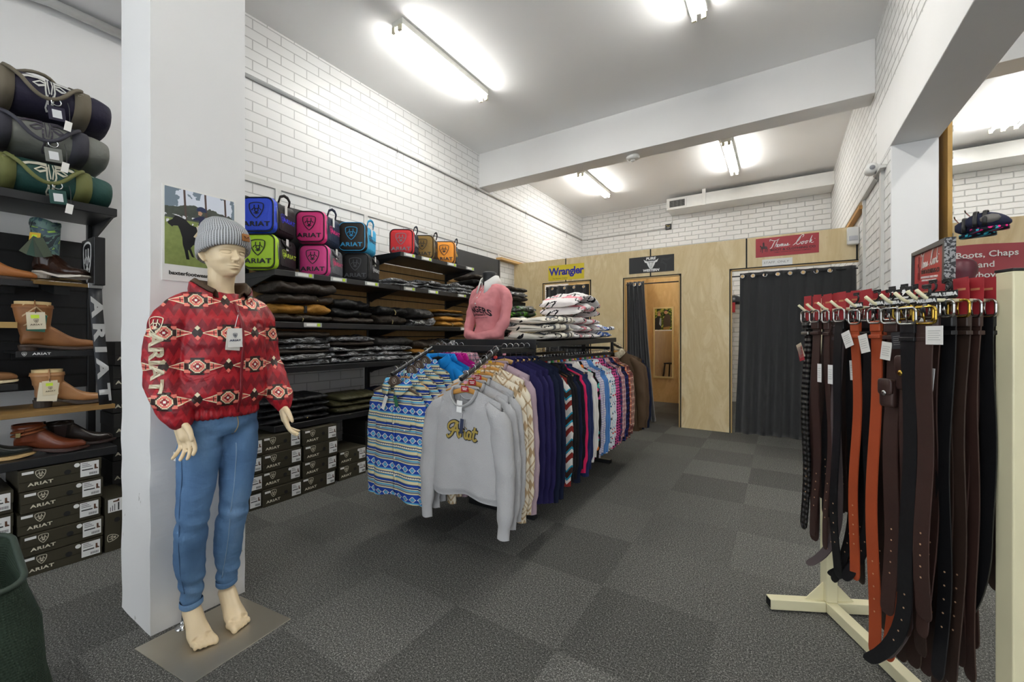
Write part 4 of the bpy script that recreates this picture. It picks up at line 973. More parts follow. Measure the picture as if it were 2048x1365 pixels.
# jacket -------------------------------------------------------------------------------------------
def jacketmat():
    M = Mat('red_patterned_shell', .42, spec=.4); x, y, z = M.xyz()
    th = y + x*.25                                     # pattern runs round the body
    U, W = .20, .128
    row = (z/W).fl(); b = ((z/W).fr()-.5)*W; par = (row*.5).fr()*2
    a = ((th/U+par*.5).fr()-.5)*U; q = .0042
    aq, bq = ((a/q).fl()*q+q/2).abs(), ((b/q).fl()*q+q/2).abs(); m = ((aq+bq)*.76).max(aq.max(bq))
    a2 = ((th/U+par*.5+.5).fr()-.5)*U
    red, mar, dk, coral, cream = srgb(168,26,38), srgb(128,22,34), srgb(52,34,30), srgb(236,128,112), srgb(238,226,190)
    zig = (((th/.034).fr()-.5).abs()*.055 + z*.85 + M.noise(3, 1)*.01); band = (zig/.064).fr()
    c = M.mix(band > .5, red, mar); c = M.mix((band > .86)*(((th/.034).fl()*.5).fr() < .25), c, srgb(134,22,40))
    # dark diamonds and small cream/coral diamonds in the gaps
    for dz, col, r in ((.0, dk, .030), (.019, cream, .0105), (-.019, coral, .0105)):
        c = M.mix((a2.abs()*1.15+(b-dz).abs()*(.7 if r > .02 else 1)) < r*(.95 if r < .02 else .72), c, col)
    # arrows either side of the medallion
    ar = (a.abs() > .036)*(a.abs() < .084)*(b.abs() < (.088-a.abs())*.36)
    c = M.mix(ar, c, cream); ar2 = (a.abs() > .039)*(a.abs() < .080)*(b.abs() < (.082-a.abs())*.30); c = M.mix(ar2, c, coral)
    c = M.mix(ar2*(b.abs() < .0022), c, red); c = M.mix(ar2*((a.abs()/.012).fr() < .22)*(a.abs() < .06), c, dk)
    bl = (aq > .022)*(aq < .037)*(bq < .026); c = M.mix(bl*(bq > .012), c, coral); c = M.mix(bl*(bq < .0125), c, dk)
    c = M.mix((aq < .020)*(bq > .024)*(bq < .033), c, dk)
    for r, col in ((.029, dk), (.025, cream), (.0215, coral), (.0135, cream), (.011, srgb(150,20,34)), (.0045, (.9,.88,.8))): c = M.mix(m < r, c, col)
    M.col(c); n = M.noise(9, 4, dist=.8); M.bump(n, .55, .03); return M.m
m_jk = jacketmat(); m_brown = plain('4E3A28', .8, bumpy=.4, scale=300)
def build_jacket():
    mb = MB()
    rings_z(mb, [(.875,.0,0,.104,.112,.134),(.885,.0,0,.110,.116,.141),(.915,.0,0,.108,.113,.139),(.935,.005,0,.122,.126,.154),(.98,.008,0,.134,.132,.163),(1.08,.012,0,.134,.128,.152),(1.18,.018,0,.138,.12,.150),(1.27,.01,0,.124,.115,.158),(1.325,.0,0,.098,.10,.150),(1.36,-.005,0,.075,.08,.11),(1.385,-.008,0,.06,.066,.078)])
    limb(mb, [(-.0,-.105,1.315),(-.012,-.155,1.265),(-.03,-.178,1.16),(-.036,-.180,1.06),(-.0,-.178,.975),(.045,-.172,.918)], [.070,.074,.072,.071,.070,.056], 20)
    limb(mb, [(.045,-.172,.922),(.060,-.168,.893)], [.046,.043], 20)
    limb(mb, [(-.0,.105,1.315),(-.006,.150,1.265),(-.01,.165,1.18),(.0,.178,1.07),(.06,.192,.98),(.10,.194,.925)], [.070,.072,.069,.066,.062,.050], 20)
    limb(mb, [(.097,.194,.93),(.113,.194,.905)], [.041,.038], 20)
    def wr(p, n):
        k = fbm((p.x*7, p.y*7, p.z*5), 1.3, 3)*.008 + noise.noise(Vector((p.x*22, p.y*22, p.z*30)))*.003
        if abs(p.y) > .165: k += .006*math.sin(p.z*62+p.x*30+p.y*14)*max(0, 1-abs(p.z-1.0)/.16)
        if p.z < .915 and abs(p.y) < .15: k += .0022*math.sin(math.atan2(p.y, p.x)*46)
        return p + n*k
    return remesh(mb, 'jacket', m_jk, .0058, MN, 3, .5, fn=wr)
jk = build_jacket()
# open neck: fold-down fleece lined collar around the throat
def ring_at(z, rf, rb, ry, gap, drop=0, n=30, dx=0):
    pts = []
    for i in range(n+1):
        a = gap + (2*math.pi-2*gap)*i/n; f = abs(a-math.pi)/math.pi
        pts.append(Vector((dx-.004+math.cos(a)*(rf if math.cos(a) > 0 else rb), math.sin(a)*ry, z-drop*max(0, math.cos(a))**1.3)))
    return pts
def strip(name, rings, mat, parent, th=.004):
    mb = MB(); mb.smooth = True; n = len(rings[0]); vs = [p for r in rings for p in r]
    mb.add(vs, [(k*n+i, k*n+i+1, (k+1)*n+i+1, (k+1)*n+i) for k in range(len(rings)-1) for i in range(n-1)])
    o = mb.build(name, mat, parent); s_ = o.modifiers.new('t', 'SOLIDIFY'); s_.thickness = th; s_.offset = 0; return o
g0 = R(14)
strip('collar_lining', [ring_at(1.345,.066,.062,.064,g0*1.3,.075), ring_at(1.38,.066,.064,.068,g0*1.7,.065), ring_at(1.425,.080,.074,.082,g0*2.2,.055), ring_at(1.436,.094,.082,.094,g0*2.5,.06), ring_at(1.424,.106,.088,.106,g0*2.7,.065)], m_brown, MN, .006)
strip('collar', [ring_at(1.422,.108,.090,.108,g0*2.7,.068), ring_at(1.395,.112,.092,.112,g0*2.7,.072), ring_at(1.36,.106,.09,.110,g0*2.4,.075), ring_at(1.34,.09,.088,.112,g0*1.6,.06)], m_jk, MN, .006)
jt = bvh_of([jk], MN)
def onjacket(x, y, z, d=(-1, 0, 0)):
    h = jt.ray_cast(Vector((x, y, z)), Vector(d), 1); return h[0]

mb = MB(); mb.smooth = True; pts = []
for k in range(25):
    z_ = .893+(1.345-.893)*k/24; h = onjacket(.5, .012, z_)
    if h is not None: pts.append(h+Vector((.003, 0, 0)))
mb.tube(pts, (.006, .0035), 8); mb.build('zip', plain('7A1420', .4), MN)
mb = MB(); mb.smooth = True; p_ = pts[-3]; mb.tube([p_+Vector((.004,0,0)), p_+Vector((.010,.002,-.03))], (.004, .002), 6); mb.build('zip_pull', m_chrome, MN)
for nm_, c_, dz, tl in (('swing_tag','F0EEE8',0,2), ('swing_tag','E6E2D8',-.012,-5)):
    h = onjacket(.5, -.02, 1.235); Mx = Matrix.Translation((h.x+.014+dz*.4, h.y, h.z+dz)) @ Matrix.Rotation(R(tl), 4, 'X')
    g = MB(); g.M = Mx; g.box(0, .0012, -.026, .026, -.075, .0); g.build(nm_, plain(c_, .6), MN)
    if dz == 0:
        for fn_, zz, s_ in (('e', -.028, .018), ('a', -.048, .0075)):
            o = emblem(plain('2A3450'), MN, (0,0,0), (0,1,0), (0,0,1), s_) if fn_ == 'e' else ariat(plain('2A3450'), MN, (0,0,0), (0,1,0), (0,0,1), s_)
            o.matrix_basis = Mx @ frame_m((.0016, 0, zz), (0,1,0), (0,0,1))
mb = MB(); h = onjacket(.5, -.01, 1.27); mb.tube([(h.x+.004,h.y+.01,h.z+.02),(h.x+.012,h.y-.005,h.z-.03)], .0012, 5); mb.build('tag_string', m_white, MN)
# brand on the right sleeve, embroidered cream
sd = Vector((.72, -.69, 0)).normalized(); m_emb = plain('EFE6C8', .6)
def sleeve_frame(z, roll=0):
    return frame_m(Vector((-.033, -.178, z))+sd*.1, Vector((sd.y*-1, sd.x, 0)), (0, 0, 1)) @ Matrix.Rotation(roll, 4, 'Z')
decal('sleeve_emblem', subdiv(scaled(SHIELD, .062, 0), 1), m_emb, MN, sleeve_frame(1.245, 0), jt, .003)
decal('sleeve_lettering', subdiv(text_mesh('ARIAT', size=.062, bold=.0028, sx=1.25, space=1.05), 2), m_emb, MN, sleeve_frame(1.105, R(-90)), jt, .003)

# jeans --------------------------------------------------------------------------------------------
M = Mat('blue_denim', .75, spec=.2); x, y, z = M.xyz(); n = M.noise(4.5, 3, M.vec(x, y, z*.5)); tw = M.noise(160, 3, M.vec(x, y, z*.35))
fade = ((z-.68).abs() < .0)+(n-.5)*1.3+.45
c = M.ramp(fade, [(.15, srgb(66,98,138)), (.45, srgb(98,134,174)), (.8, srgb(150,178,208))]); M.col(M.mix(tw*.4, c, srgb(84,114,152)))
M.bump(M.noise(9, 3, M.vec(x, y, z*2.2), dist=.6)+tw*.12, .35, .02); m_denim = M.m
def build_jeans():
    mb = MB()
    rings_z(mb, [(.80,-.005,-.005,.084,.104,.126),(.83,0,-.004,.092,.110,.133),(.88,0,0,.095,.108,.134),(.92,0,0,.090,.10,.128)])
    for s, yy, zb in ((-1, -.090, .118), (1, .040, .135)):
        limb(mb, [(0,(-.072 if s < 0 else .062),.85),(.006,(-.082 if s < 0 else .062),.75),(.012,LX[s][0],.62),(.018,LX[s][1],.48),(-.022,LX[s][2],.32),(-.043,yy,.19),(-.052,yy,zb+.02)], [(.070,.074),.076,.066,.055,.054,.041,.040], 22)
    def wr(p, n):
        k = fbm((p.x*6, p.y*6, p.z*9), 1.5, 8)*.004
        k += .0035*math.sin(p.z*95+p.y*20*1+p.x*35)*max(0, 1-abs(p.z-.20)/.09); k += .004*math.sin(p.z*80+p.x*40+p.y*12)*max(0, 1-abs(p.z-.47)/.08)
        k += .003*math.sin(p.z*70-p.y*45)*max(0, 1-abs(p.z-.80)/.06)
        return p + n*k
    return remesh(mb, 'jeans', m_denim, .006, MN, 3, .5, fn=wr)
jn = build_jeans(); tj = bvh_of([jn], MN); m_stitch = plain('B8A078', .6); m_dstitch = plain('4A6A90', .7)
for s, yy in ((-1, -.090), (1, .040)):                        # inseam ridge, side seam, turned hem
    pts = []
    for k in range(34):
        z_ = .16+.62*k/33; yc = yy+(LX[s][1]-yy)*min(1, z_/.48) if z_ < .48 else LX[s][1]+(LX[s][0]-LX[s][1])*min(1, (z_-.48)/.2); xx = .018 if z_ > .45 else .018-(.45-z_)*.22
        h = tj.ray_cast(Vector((xx+.30, yc-s*.03, z_)), Vector((-1, 0, 0)), .6)
        if h[0] is not None and s == 1: pts.append(h[0]+Vector((.001, 0, 0)))
        h2 = tj.ray_cast(Vector((xx+.02, yy+s*.3, z_)), Vector((0, -s, 0)), .5)
        if h2[0] is not None and s == -1: pts.append(h2[0]+Vector((0, s*.001, 0)))
    mb = MB(); mb.smooth = True; pts = [sum(pts[max(0,i-2):i+3], Vector())/len(pts[max(0,i-2):i+3]) for i in range(len(pts))]; mb.tube(pts, .0017, 6); mb.build('seam', m_dstitch if s == -1 else plain('8FA9C4', .7), MN)
    zb = .105 if s == -1 else .128
    mb = MB(); mb.smooth = True
    mb.loft([[(-.050+r*math.cos(a), yy+r*.98*math.sin(a), zz+.003*math.sin(a*2)) for a in [2*math.pi*i/24 for i in range(24)]] for zz, r in ((zb, .0385), (zb+.004, .0412), (zb+.020, .0412), (zb+.024, .0395))], cap=False); mb.build('hem', m_denim, MN)
mb = MB(); mb.smooth = True; pts = []
for k in range(10):
    z_ = .80+.09*k/9; h = tj.ray_cast(Vector((.4, .012+.01*math.sin(k*.35), z_)), Vector((-1, 0, 0)), .6)
    if h[0] is not None: pts.append(h[0]+Vector((.001, 0, 0)))
mb.tube(pts, .002, 6); mb.build('fly_seam', m_stitch, MN)
h = tj.ray_cast(Vector((-.02, -.4, .715)), Vector((0, 1, 0)), .6)[0]
g = MB(); g.box(h.x-.012, h.x+.012, h.y-.004, h.y-.002, .715, .75); g.build('size_strip', m_label, MN)

# beanie -------------------------------------------------------------------------------------------
M = Mat('waffle_knit_grey', .95, spec=.1); x, y, z = M.xyz(True); u_, v_ = x*62, y*40
hole = ((u_.cell().abs() < .24)*(v_.cell().abs() < .2)); rib = (u_*6.2832).sin()
M.col(M.mix(hole*.85, M.mix(M.noise(30, 3)*.5, srgb(216,218,220), srgb(192,194,197)), srgb(70,72,76))); M.bump(0-hole*.8+rib*.35, 1, .008); m_knit = M.m
def hat_ring(z, r, tilt=0, n=64, rx=1.18, bx=-.004, wav=0):
    pts = []
    for i in range(n):
        a = 2*math.pi*i/n; x, y = bx+r*rx*math.cos(a), r*math.sin(a)*1.0
        pts.append(headw(x*1.0, y, z+x*tilt+wav*math.sin(a*3+1)))
    return pts
def hat(name, prof, mat):
    mb = MB(); mb.smooth = True; rings = [hat_ring(*p) for p in prof]; mb.loft(rings, cap=True); o = mb.build(name, mat, MN)
    uv = o.data.uv_layers.new(name='uv'); nr = len(rings)
    for poly in o.data.polygons:
        for li in poly.loop_indices:
            vi = o.data.loops[li].vertex_index; k, i = vi//64, vi % 64
            if i == 0 and any(o.data.loops[j].vertex_index % 64 == 63 for j in poly.loop_indices): i = 64
            uv.data[li].uv = (i/64, k/nr*.9)
    return o
hat('beanie', [(.105,.080,.2),(.125,.0845,.2),(.15,.0865,.18),(.172,.086,.15),(.195,.081,.10,64,1.16,-.012),(.215,.070,.05,64,1.16,-.02),(.232,.054,.0,64,1.15,-.027),(.244,.032,-.03,64,1.1,-.032),(.248,.008,-.03,64,1.1,-.034)], m_knit)
hat('beanie_cuff', [(.094,.079,.32),(.088,.086,.32),(.094,.0925,.30,64,1.17,-.005),(.114,.0945,.27,64,1.17,-.005),(.136,.094,.24,64,1.17,-.005),(.154,.0915,.21,64,1.17,-.005),(.159,.087,.21,64,1.17,-.005)], m_knit)
a0 = R(18)
Mp = Matrix.Translation(headw(-.004+.094*1.18*math.cos(a0)+.004, .094*math.sin(a0), .153)) @ Matrix.Rotation(HY+a0*.8, 4, 'Z') @ Matrix.Rotation(R(-4), 4, 'Y')
mb = MB(); mb.M = Mp; mb.smooth = True; mb.loft([[(xx-abs(a)**2*4.5, a, b) for a, b in rrect(.034-s_, .030-s_, .003, 2)] for xx, s_ in ((0, 0), (.003, 0), (.0034, .002))]); mb.build('leather_patch', plain('A86A2C', .6), MN)
mb = MB(); mb.ribbon([(-.011,.005),(-.008,.0),(-.004,-.001),(0,-.004),(.004,-.001),(.008,0),(.011,.005)], .0014); mb.ribbon([(-.006,.0),(-.006,.005)], .001); mb.ribbon([(.006,.0),(.006,.005)], .001)
o = mb.build('antler_mark', plain('3A2A1C', .6), MN, fix=False); o.matrix_basis = Mp @ frame_m((.0036, 0, 0), (0,1,0), (0,0,1))

# steel plate and support rod
M = Mat('brushed_steel', .34, metal=.85); n = M.noise(3, 4); s_ = M.noise(60, 2, M.vec(*(lambda q: (q[0]*.2, q[1]*4, q[2]))(M.xyz()))); M.col(M.mix(n, srgb(206,200,184), srgb(176,168,152))); M.bump(s_, .05, .002); m_steel = M.m
pb = MB(); P4 = [(-2.085,.578),(-1.707,.62),(-1.748,1.0),(-2.105,.96)]; P4 = [(a+1.97, b-.83) for a, b in P4]; pb.prism(P4, 0, .003, 'z'); 
plate = pb.build('base_plate', m_steel, MN, bevel=.001)
mb = MB(); mb.smooth = True; mb.lathe([(.028,.003),(.028,.006),(.012,.010),(.010,.018),(.010,.03)], 20, (-.10,-.10,0)); mb.build('rod_flange', m_chrome, MN)
mb = MB(); mb.smooth = True; mb.tube([(-.10,-.10,.01),(-.10,-.10,.11),(-.085,-.095,.15),(-.06,-.09,.20)], .0065, 10); mb.build('support_rod', m_chrome, MN)

# poster on the pillar -----------------------------------------------------------------------------
PO = thing('poster', 'poster of child riding black pony, taped on the pillar behind mannequin', 'poster', (-2.118, .812, 1.63))
MB().box(-.004, 0.003, -.138, .138, -.195, .20).build('paper', plain('F1F1EE', .5), PO)
M = Mat('printed_photo', .5); x, y, z = M.xyz(); gz = z+.12; n = M.noise(28, 5); n2 = M.noise(12, 4, M.vec(x, y, z*.9))
grass = M.mix(M.noise(60, 4), srgb(150,164,96), srgb(112,124,62)); sky = M.mix(n2 > .5, srgb(226,232,244), srgb(120,136,150)); tree = M.mix(n, srgb(40,44,44), srgb(92,100,88))
c = M.mix(z > .065, grass, tree); c = M.mix((z+n2*.10) > .165, c, sky)
tr_ = (((y*13+z*.6+.2).cell().abs()) < .05)*(z > .06); c = M.mix(tr_, c, srgb(84,66,62)); white_ = (M.noise(40, 2) > .56)*(z > .045)*(z < .082); c = M.mix(white_, c, srgb(226,226,230)); M.col(c); m_photo = M.m
MB().box(.003, .0036, -.130, .130, -.128, .192).build('photograph', m_photo, PO)
def flatp(name, poly, mat, off):
    mb = MB(); mb.prism(poly, .0036, .0036+off, 'x'); return mb.build(name, mat, PO)
m_pony = plain('121216', .5)
flatp('pony', [(-.122,.045),(-.118,.038),(-.105,.028),(-.10,.034),(-.085,.036),(-.078,.02),(-.07,-.01),(-.068,-.04),(-.062,-.062),(-.055,-.10),(-.044,-.10),(-.05,-.06),(-.046,-.06),(-.036,-.086),(-.026,-.09),(-.04,-.05),(-.03,-.035),(.05,-.04),(.07,-.06),(.07,-.10),(.082,-.10),(.086,-.05),(.095,.0),(.09,.03),(.06,.045),(.0,.04),(-.04,.048),(-.06,.068),(-.08,.076),(-.094,.078),(-.104,.06)], m_pony, .0006)
flatp('pony_saddle', [(-.02,.045),(.03,.045),(.036,.0),(-.005,-.005)], plain('D8D4D8', .6), .0009)
flatp('rider_leg', [(-.015,.052),(.012,.048),(-.002,.02),(-.022,-.004),(-.03,.0),(-.016,.024)], plain('E0D2B0', .6), .0012)
flatp('rider_jacket', [(-.012,.052),(.012,.05),(.018,.078),(.008,.096),(-.006,.092),(-.03,.078),(-.03,.07),(-.008,.074)], plain('20244A', .6), .0012)
flatp('rider_face', [(-.012,.098),(-.002,.096),(.004,.108),(-.004,.116),(-.012,.112)], plain('C89A7C', .6), .0012)
flatp('rider_helmet', arc(.0,.116,.019,-5,185,10), plain('26345A', .4), .0014)
flatp('tent', [(.03,.065),(.075,.105),(.125,.075),(.125,.05),(.03,.05)], plain('E8E8EA', .6), .0004)
text('poster_lettering', 'baxterfootwear.com.au', plain('20201F'), PO, (.0036, -.01, -.163), (0,1,0), (0,0,1), size=.022, bold=.0006, sx=1.02)
# ------------------------------------------------------------------ cloth patterns
def cloth(name, base, rough=.85, pat=None, bump=.35, sheen=0, knit=0):
    M = Mat(name, rough, spec=.15); x, y, z = M.xyz()
    c = pat(M, x, y, z) if pat else M.mix(M.noise(5, 2)*.5, base, tuple(k*.8 for k in base))
    M.col(c); M.bump(M.noise(8, 3, M.vec(x, y, z*.5), dist=.5)+M.noise(260, 2)*(.10+knit), bump, .02); return M.m
def step(M, t, cols):         # t in 0..1 -> constant bands
    return M.ramp(t, cols, True)
def p_serape(M, x, y, z):
    t = (z/.165+.03).fr(); bl, na, cr, sk, gr, dk = srgb(34,70,160), srgb(30,40,96), srgb(226,214,168), srgb(90,168,206), srgb(150,158,160), srgb(50,56,78)
    c = step(M, t, [(0, na), (.04, cr), (.07, bl), (.13, dk), (.15, gr), (.17, cr), (.26, sk), (.30, na), (.32, cr), (.35, gr), (.38, na), (.41, cr), (.47, sk), (.52, bl), (.75, bl), (.82, cr), (.86, na), (.88, gr), (.92, sk), (.97, cr)])
    b = (t-.64)*.165; a = ((x+y*.5)/.055).cell()*.055; q = .003; m = ((a/q).fl()*q+q/2).abs()*.8+((b/q).fl()*q+q/2).abs()
    for r, col in ((.020, srgb(232,228,214)), (.0145, bl), (.0115, sk)): c = M.mix(m < r, c, col)
    b2 = (t-.36)*.165; a2 = ((x+y*.5)/.017).cell()*.017; return M.mix((a2.abs()*.7+b2.abs()) < .0045, c, srgb(228,228,222))
def p_creamaz(M, x, y, z):
    cr, tn = srgb(232,222,200), srgb(184,158,122); t = (z/.17).fr(); b = (t-.5)*.17; a = ((x+y)/.12+((z/.17).fl()*.5).fr()).cell()*.12; q = .006
    aq, bq = ((a/q).fl()*q+q/2).abs(), ((b/q).fl()*q+q/2).abs(); m = aq+bq
    f = (m < .062)*(m > .048) + (m < .036)*(m > .024) + (m < .012)*1.0; tri = (b.abs() > .055)*(((x+y)/.03).cell().abs()*.03 < (b.abs()-.055)*.6)
    return M.mix((f+tri).min(1.0), cr, tn)
def p_fleece(M, x, y, z):
    zz = z+y*.4+((x/.07).cell().abs())*.09; t = (zz/.17).fr()
    return step(M, t, [(0, srgb(236,232,226)), (.2, srgb(150,52,46)), (.42, srgb(236,232,226)), (.55, srgb(40,160,190)), (.64, srgb(70,48,42)), (.86, srgb(40,160,190)), (.93, srgb(236,232,226))])
def plaid(c0, c1, c2, s=.05, c3=None):
    def f(M, x, y, z):
        u = (x+y*1.0)/s; v = z/s; a, b = (u.cell().abs() < .2), (v.cell().abs() < .2)
        c = M.mix(a*.5, c0, c1); c = M.mix(b*.5, c, c1); c = M.mix(((u+.5).cell().abs() < .035)+0*1.0, c, c2); c = M.mix(((v+.5).cell().abs() < .035)+0*1.0, c, c3 or c2); return c
    return f
def p_ging(c0, c1, s=.02):
    def f(M, x, y, z):
        a, b = ((x+y)/s).fr() > .5, (z/s).fr() > .5; return M.mix((a+b)*.5, c0, c1)
    return f
def p_floral(bg, cols, sc=26):
    def f(M, x, y, z):
        v = M.vec(x+y*.6, z, 0.0); d = M.vor(sc, v); r = M.vor(sc, v, out='Color'); c = M.ramp(r, [((i+.0)/len(cols), k) for i, k in enumerate(cols)], True)
        c = M.mix(d < .10/1.0, c, srgb(245,200,60)); n = M.noise(sc*2.2, 1, v); return M.mix((d+n*.2) < .48, bg, c)
    return f
def p_sherpa(M, x, y, z): return M.ramp(M.vor(60), [(0, srgb(196,186,164)), (1, srgb(150,138,116))])
C = dict(
 serape=cloth('serape_print', None, .6, p_serape), grey=cloth('heather_grey_fleece', srgb(182,182,183), knit=.25), cream=cloth('cream_tan_motif', None, .85, p_creamaz),
 lilac=cloth('dusty_lilac_fleece', srgb(182,160,170)), purplenavy=cloth('ink_navy_fleece', srgb(42,38,82)), navy=cloth('dark_navy_fleece', srgb(27,34,56)), navy2=cloth('washed_navy_cotton', srgb(40,52,92)),
 black=cloth('black_cotton', srgb(32,32,34)), fleece=cloth('sherpa_motif', None, .95, p_fleece, knit=.6), quilt=cloth('black_cable_knit', srgb(24,28,36), .8, None, .9), pink=cloth('hot_pink_cotton', srgb(226,44,100)),
 white=cloth('white_cotton', srgb(232,228,222)), wplaid=cloth('white_lilac_check', None, .7, plaid(srgb(232,228,230), srgb(160,150,190), srgb(60,60,100), .035)),
 bfloral=cloth('bright_floral_on_black', None, .7, p_floral(srgb(18,16,18), [srgb(220,60,60), srgb(240,130,50), srgb(60,180,170), srgb(230,80,150), srgb(120,190,70), srgb(120,70,170)], 20)),
 denim=cloth('light_blue_denim', srgb(84,134,196)), sfloral=cloth('small_floral_print', None, .7, p_floral(srgb(226,230,234), [srgb(36,60,100), srgb(120,180,200), srgb(200,50,60), srgb(40,50,80), srgb(150,200,210)], 52)),
 ging=cloth('pink_black_gingham', None, .7, p_ging(srgb(232,92,160), srgb(24,14,24), .022)), pplaid=cloth('purple_plaid', None, .75, plaid(srgb(80,66,120), srgb(30,28,60), srgb(226,220,226), .05, srgb(190,60,80))),
 dplaid=cloth('dusty_rose_plaid', None, .75, plaid(srgb(196,146,146), srgb(130,86,96), srgb(226,214,206), .04)), bplaid=cloth('navy_plaid', None, .75, plaid(srgb(30,34,70), srgb(18,18,30), srgb(60,70,140), .045)),
 oplaid=cloth('orange_plaid', None, .75, plaid(srgb(206,96,56), srgb(80,40,60), srgb(240,220,190), .04)), rplaid=cloth('burgundy_cream_plaid', None, .75, plaid(srgb(150,96,86), srgb(58,24,36), srgb(226,204,180), .06)),
 brown=cloth('brown_waxed_cotton', srgb(86,68,50), .55), blue=cloth('bright_sky_blue_cotton', srgb(34,146,226)), magenta=cloth('magenta_cotton', srgb(190,30,140)),
 pnplaid=cloth('pink_navy_plaid', None, .75, plaid(srgb(226,200,206), srgb(44,44,84), srgb(226,96,130), .03)), teal=cloth('teal_print', None, .7, p_floral(srgb(230,230,226), [srgb(40,120,150), srgb(30,60,90), srgb(150,190,200)], 40)),
)
# ------------------------------------------------------------------ hangers and hanging clothes
m_woodh = plain('C8924A', .4); m_woodh2 = plain('D8AE6A', .4); m_brownh = plain('5A4A3E', .45); m_blackh = plain('141414', .4)
_hm = {}
def hanger(label, x, y, z, kind='wood', cube=None, logo=None, rz=0, group='hangers on the clothes rack'):
    t = thing('clothes_hanger', label, 'hanger', (x, y, z), rz, group); mat = {'wood': m_woodh, 'pale': m_woodh2, 'brown': m_brownh, 'black': m_blackh}[kind]
    if 'h' not in _hm:
        mb = MB(); mb.smooth = True
        mb.tube([(0, .0, -.082), (0, 0, -.040), (.004, 0, -.030)] + [(.018*math.cos(R(a)), 0, .0-.0+.0165*math.sin(R(a))-.0025) for a in range(-60, 200, 26)], .0019, 6); _hm['h'] = mb.build('hook', m_chrome, t, ).data
        mb = MB(); mb.smooth = True; pts = []; rr = []
        for k in range(17):
            f = (k/16)*2-1; pts.append((f*.185, .006*(1-abs(f)), -.086-.050*abs(f)**1.3)); rr.append((.0065, .015*(1-.45*abs(f))) if False else (.0060, .013*(1-.6*abs(f)**2)+.001))
        mb.tube(pts, rr, 10); _hm['b'] = mb.build('shoulder_bar', m_woodh, t).data
    else:
        link('hook', _hm['h'], t); link('shoulder_bar', _hm['b'], t)
    o = [c for c in t.children if c.name.startswith('shoulder_bar')][0]; o.material_slots[0].link = 'OBJECT'; o.material_slots[0].material = mat
    if cube: MB().box(-.008, .008, -.008, .008, -.055, -.040).build('size_marker', plain(cube, .4), t, bevel=.002)
    if logo == 'red':
        MB().box(-.024,.024,-.0085,-.0072,-.094,-.066).build('red_label', plain('A8202C', .5), t); MB().box(-.016,.016,-.009,-.0085,-.078,-.074).box(-.012,.012,-.009,-.0085,-.086,-.082).build('label_print', m_label, t)
    if logo == 'R':
        mb = MB(); mb.prism([(a, b-.085) for a, b in arc(0, 0, .05, 10, 170, 10)]+[(-.04,-.10),(.04,-.10)], -.009, -.003, 'y'); mb.build('hanger_face', mat, t, bevel=.002)
        mb = MB(); mb.ribbon(arc(0, 0, .017, 0, 345, 16), .0022, closed=False); o = mb.build('ring_mark', plain('C8C0B4', .5), t, fix=False); o.matrix_basis = frame_m((0,-.0096,-.068), (1,0,0), (0,0,1))
        text('letter_mark', 'R', plain('C8C0B4', .5), t, (0,-.0098,-.068), (1,0,0), (0,0,1), size=.024, bold=.0006)
    return t
def panel_mesh(hw, L, th, neckw=.075, drop=.07, seed=1, hem=.02, ny=26, m=26, wave=.010, z0=-.085, sl=.055, taper=1.0):
    """front and back of a hanging top; open at neck and hem"""
    rings = []
    for j in range(ny+1):
        v = j/ny; ring = []
        for side in (-1, 1):
            for i in range(m):
                f = -1+2*i/m if side < 0 else 1-2*i/m; w_ = hw*(1-.05*math.sin(math.pi*min(1, v*1.3)))*(taper*v+1*(1-v)); x = f*w_
                ax = abs(f*hw); shz = z0 - sl*(max(0, ax-neckw)/(hw-neckw))**1.1
                top = shz - (drop if side < 0 else .012)*math.sqrt(max(0, 1-(ax/neckw)**2)) if ax < neckw else shz
                bot = z0 - L + .012*math.sin(x*18+seed)
                z = top+(bot-top)*v; edge = math.sqrt(max(0, 1-abs(f)**4))
                tt = th*(min(1, v*5+.12) if ax > neckw else min(1, v*3+.5)); tt *= (1-.35*(v > 1-hem/L))
                y = side*tt*edge + wave*math.sin(x*26+v*2)*v*(.35+.65*v) + fbm((x*5, side, z*4), 1.2, seed)*.006
                ring.append((x, y, z))
        rings.append(ring)
    mb = MB(); mb.smooth = True; mb.loft(rings, cap=False); return mb
def sleeve_mb(s, hw, L, r0=.062, r1=.036, th=.5, seed=1, splay=.05, cuff=True, z0=-.085, fw=0, sl=.055):
    mb = MB(); mb.smooth = True; rings = []; n = 18; N = 22
    for k in range(N+1):
        f = k/N; cz = z0-sl-.012-L*f; cx = s*(hw-.03+splay*math.sin(min(1, f*1.25)*math.pi*.5) - .012*f*f); cy = fw*f*f
        r = r0+(r1-r0)*f; r += .0022*math.sin(f*(24+5*(seed % 3))+seed*2.3)*(f > .15)
        if cuff and f > .90: r = r1*.86
        if cuff and .84 < f <= .90: r = r1*1.12
        if f == 0: r *= .55
        tilt = .6*(1-f)**3
        rings.append([(cx+r*math.cos(a), cy+r*th*math.sin(a)+.003*math.sin(cz*30+a*2+seed), cz-s*r*math.cos(a)*tilt+.002*math.sin(a*3+f*9)) for a in [2*math.pi*i/n for i in range(n)]])
    mb.loft(rings, cap=False); return mb
_gm = {}
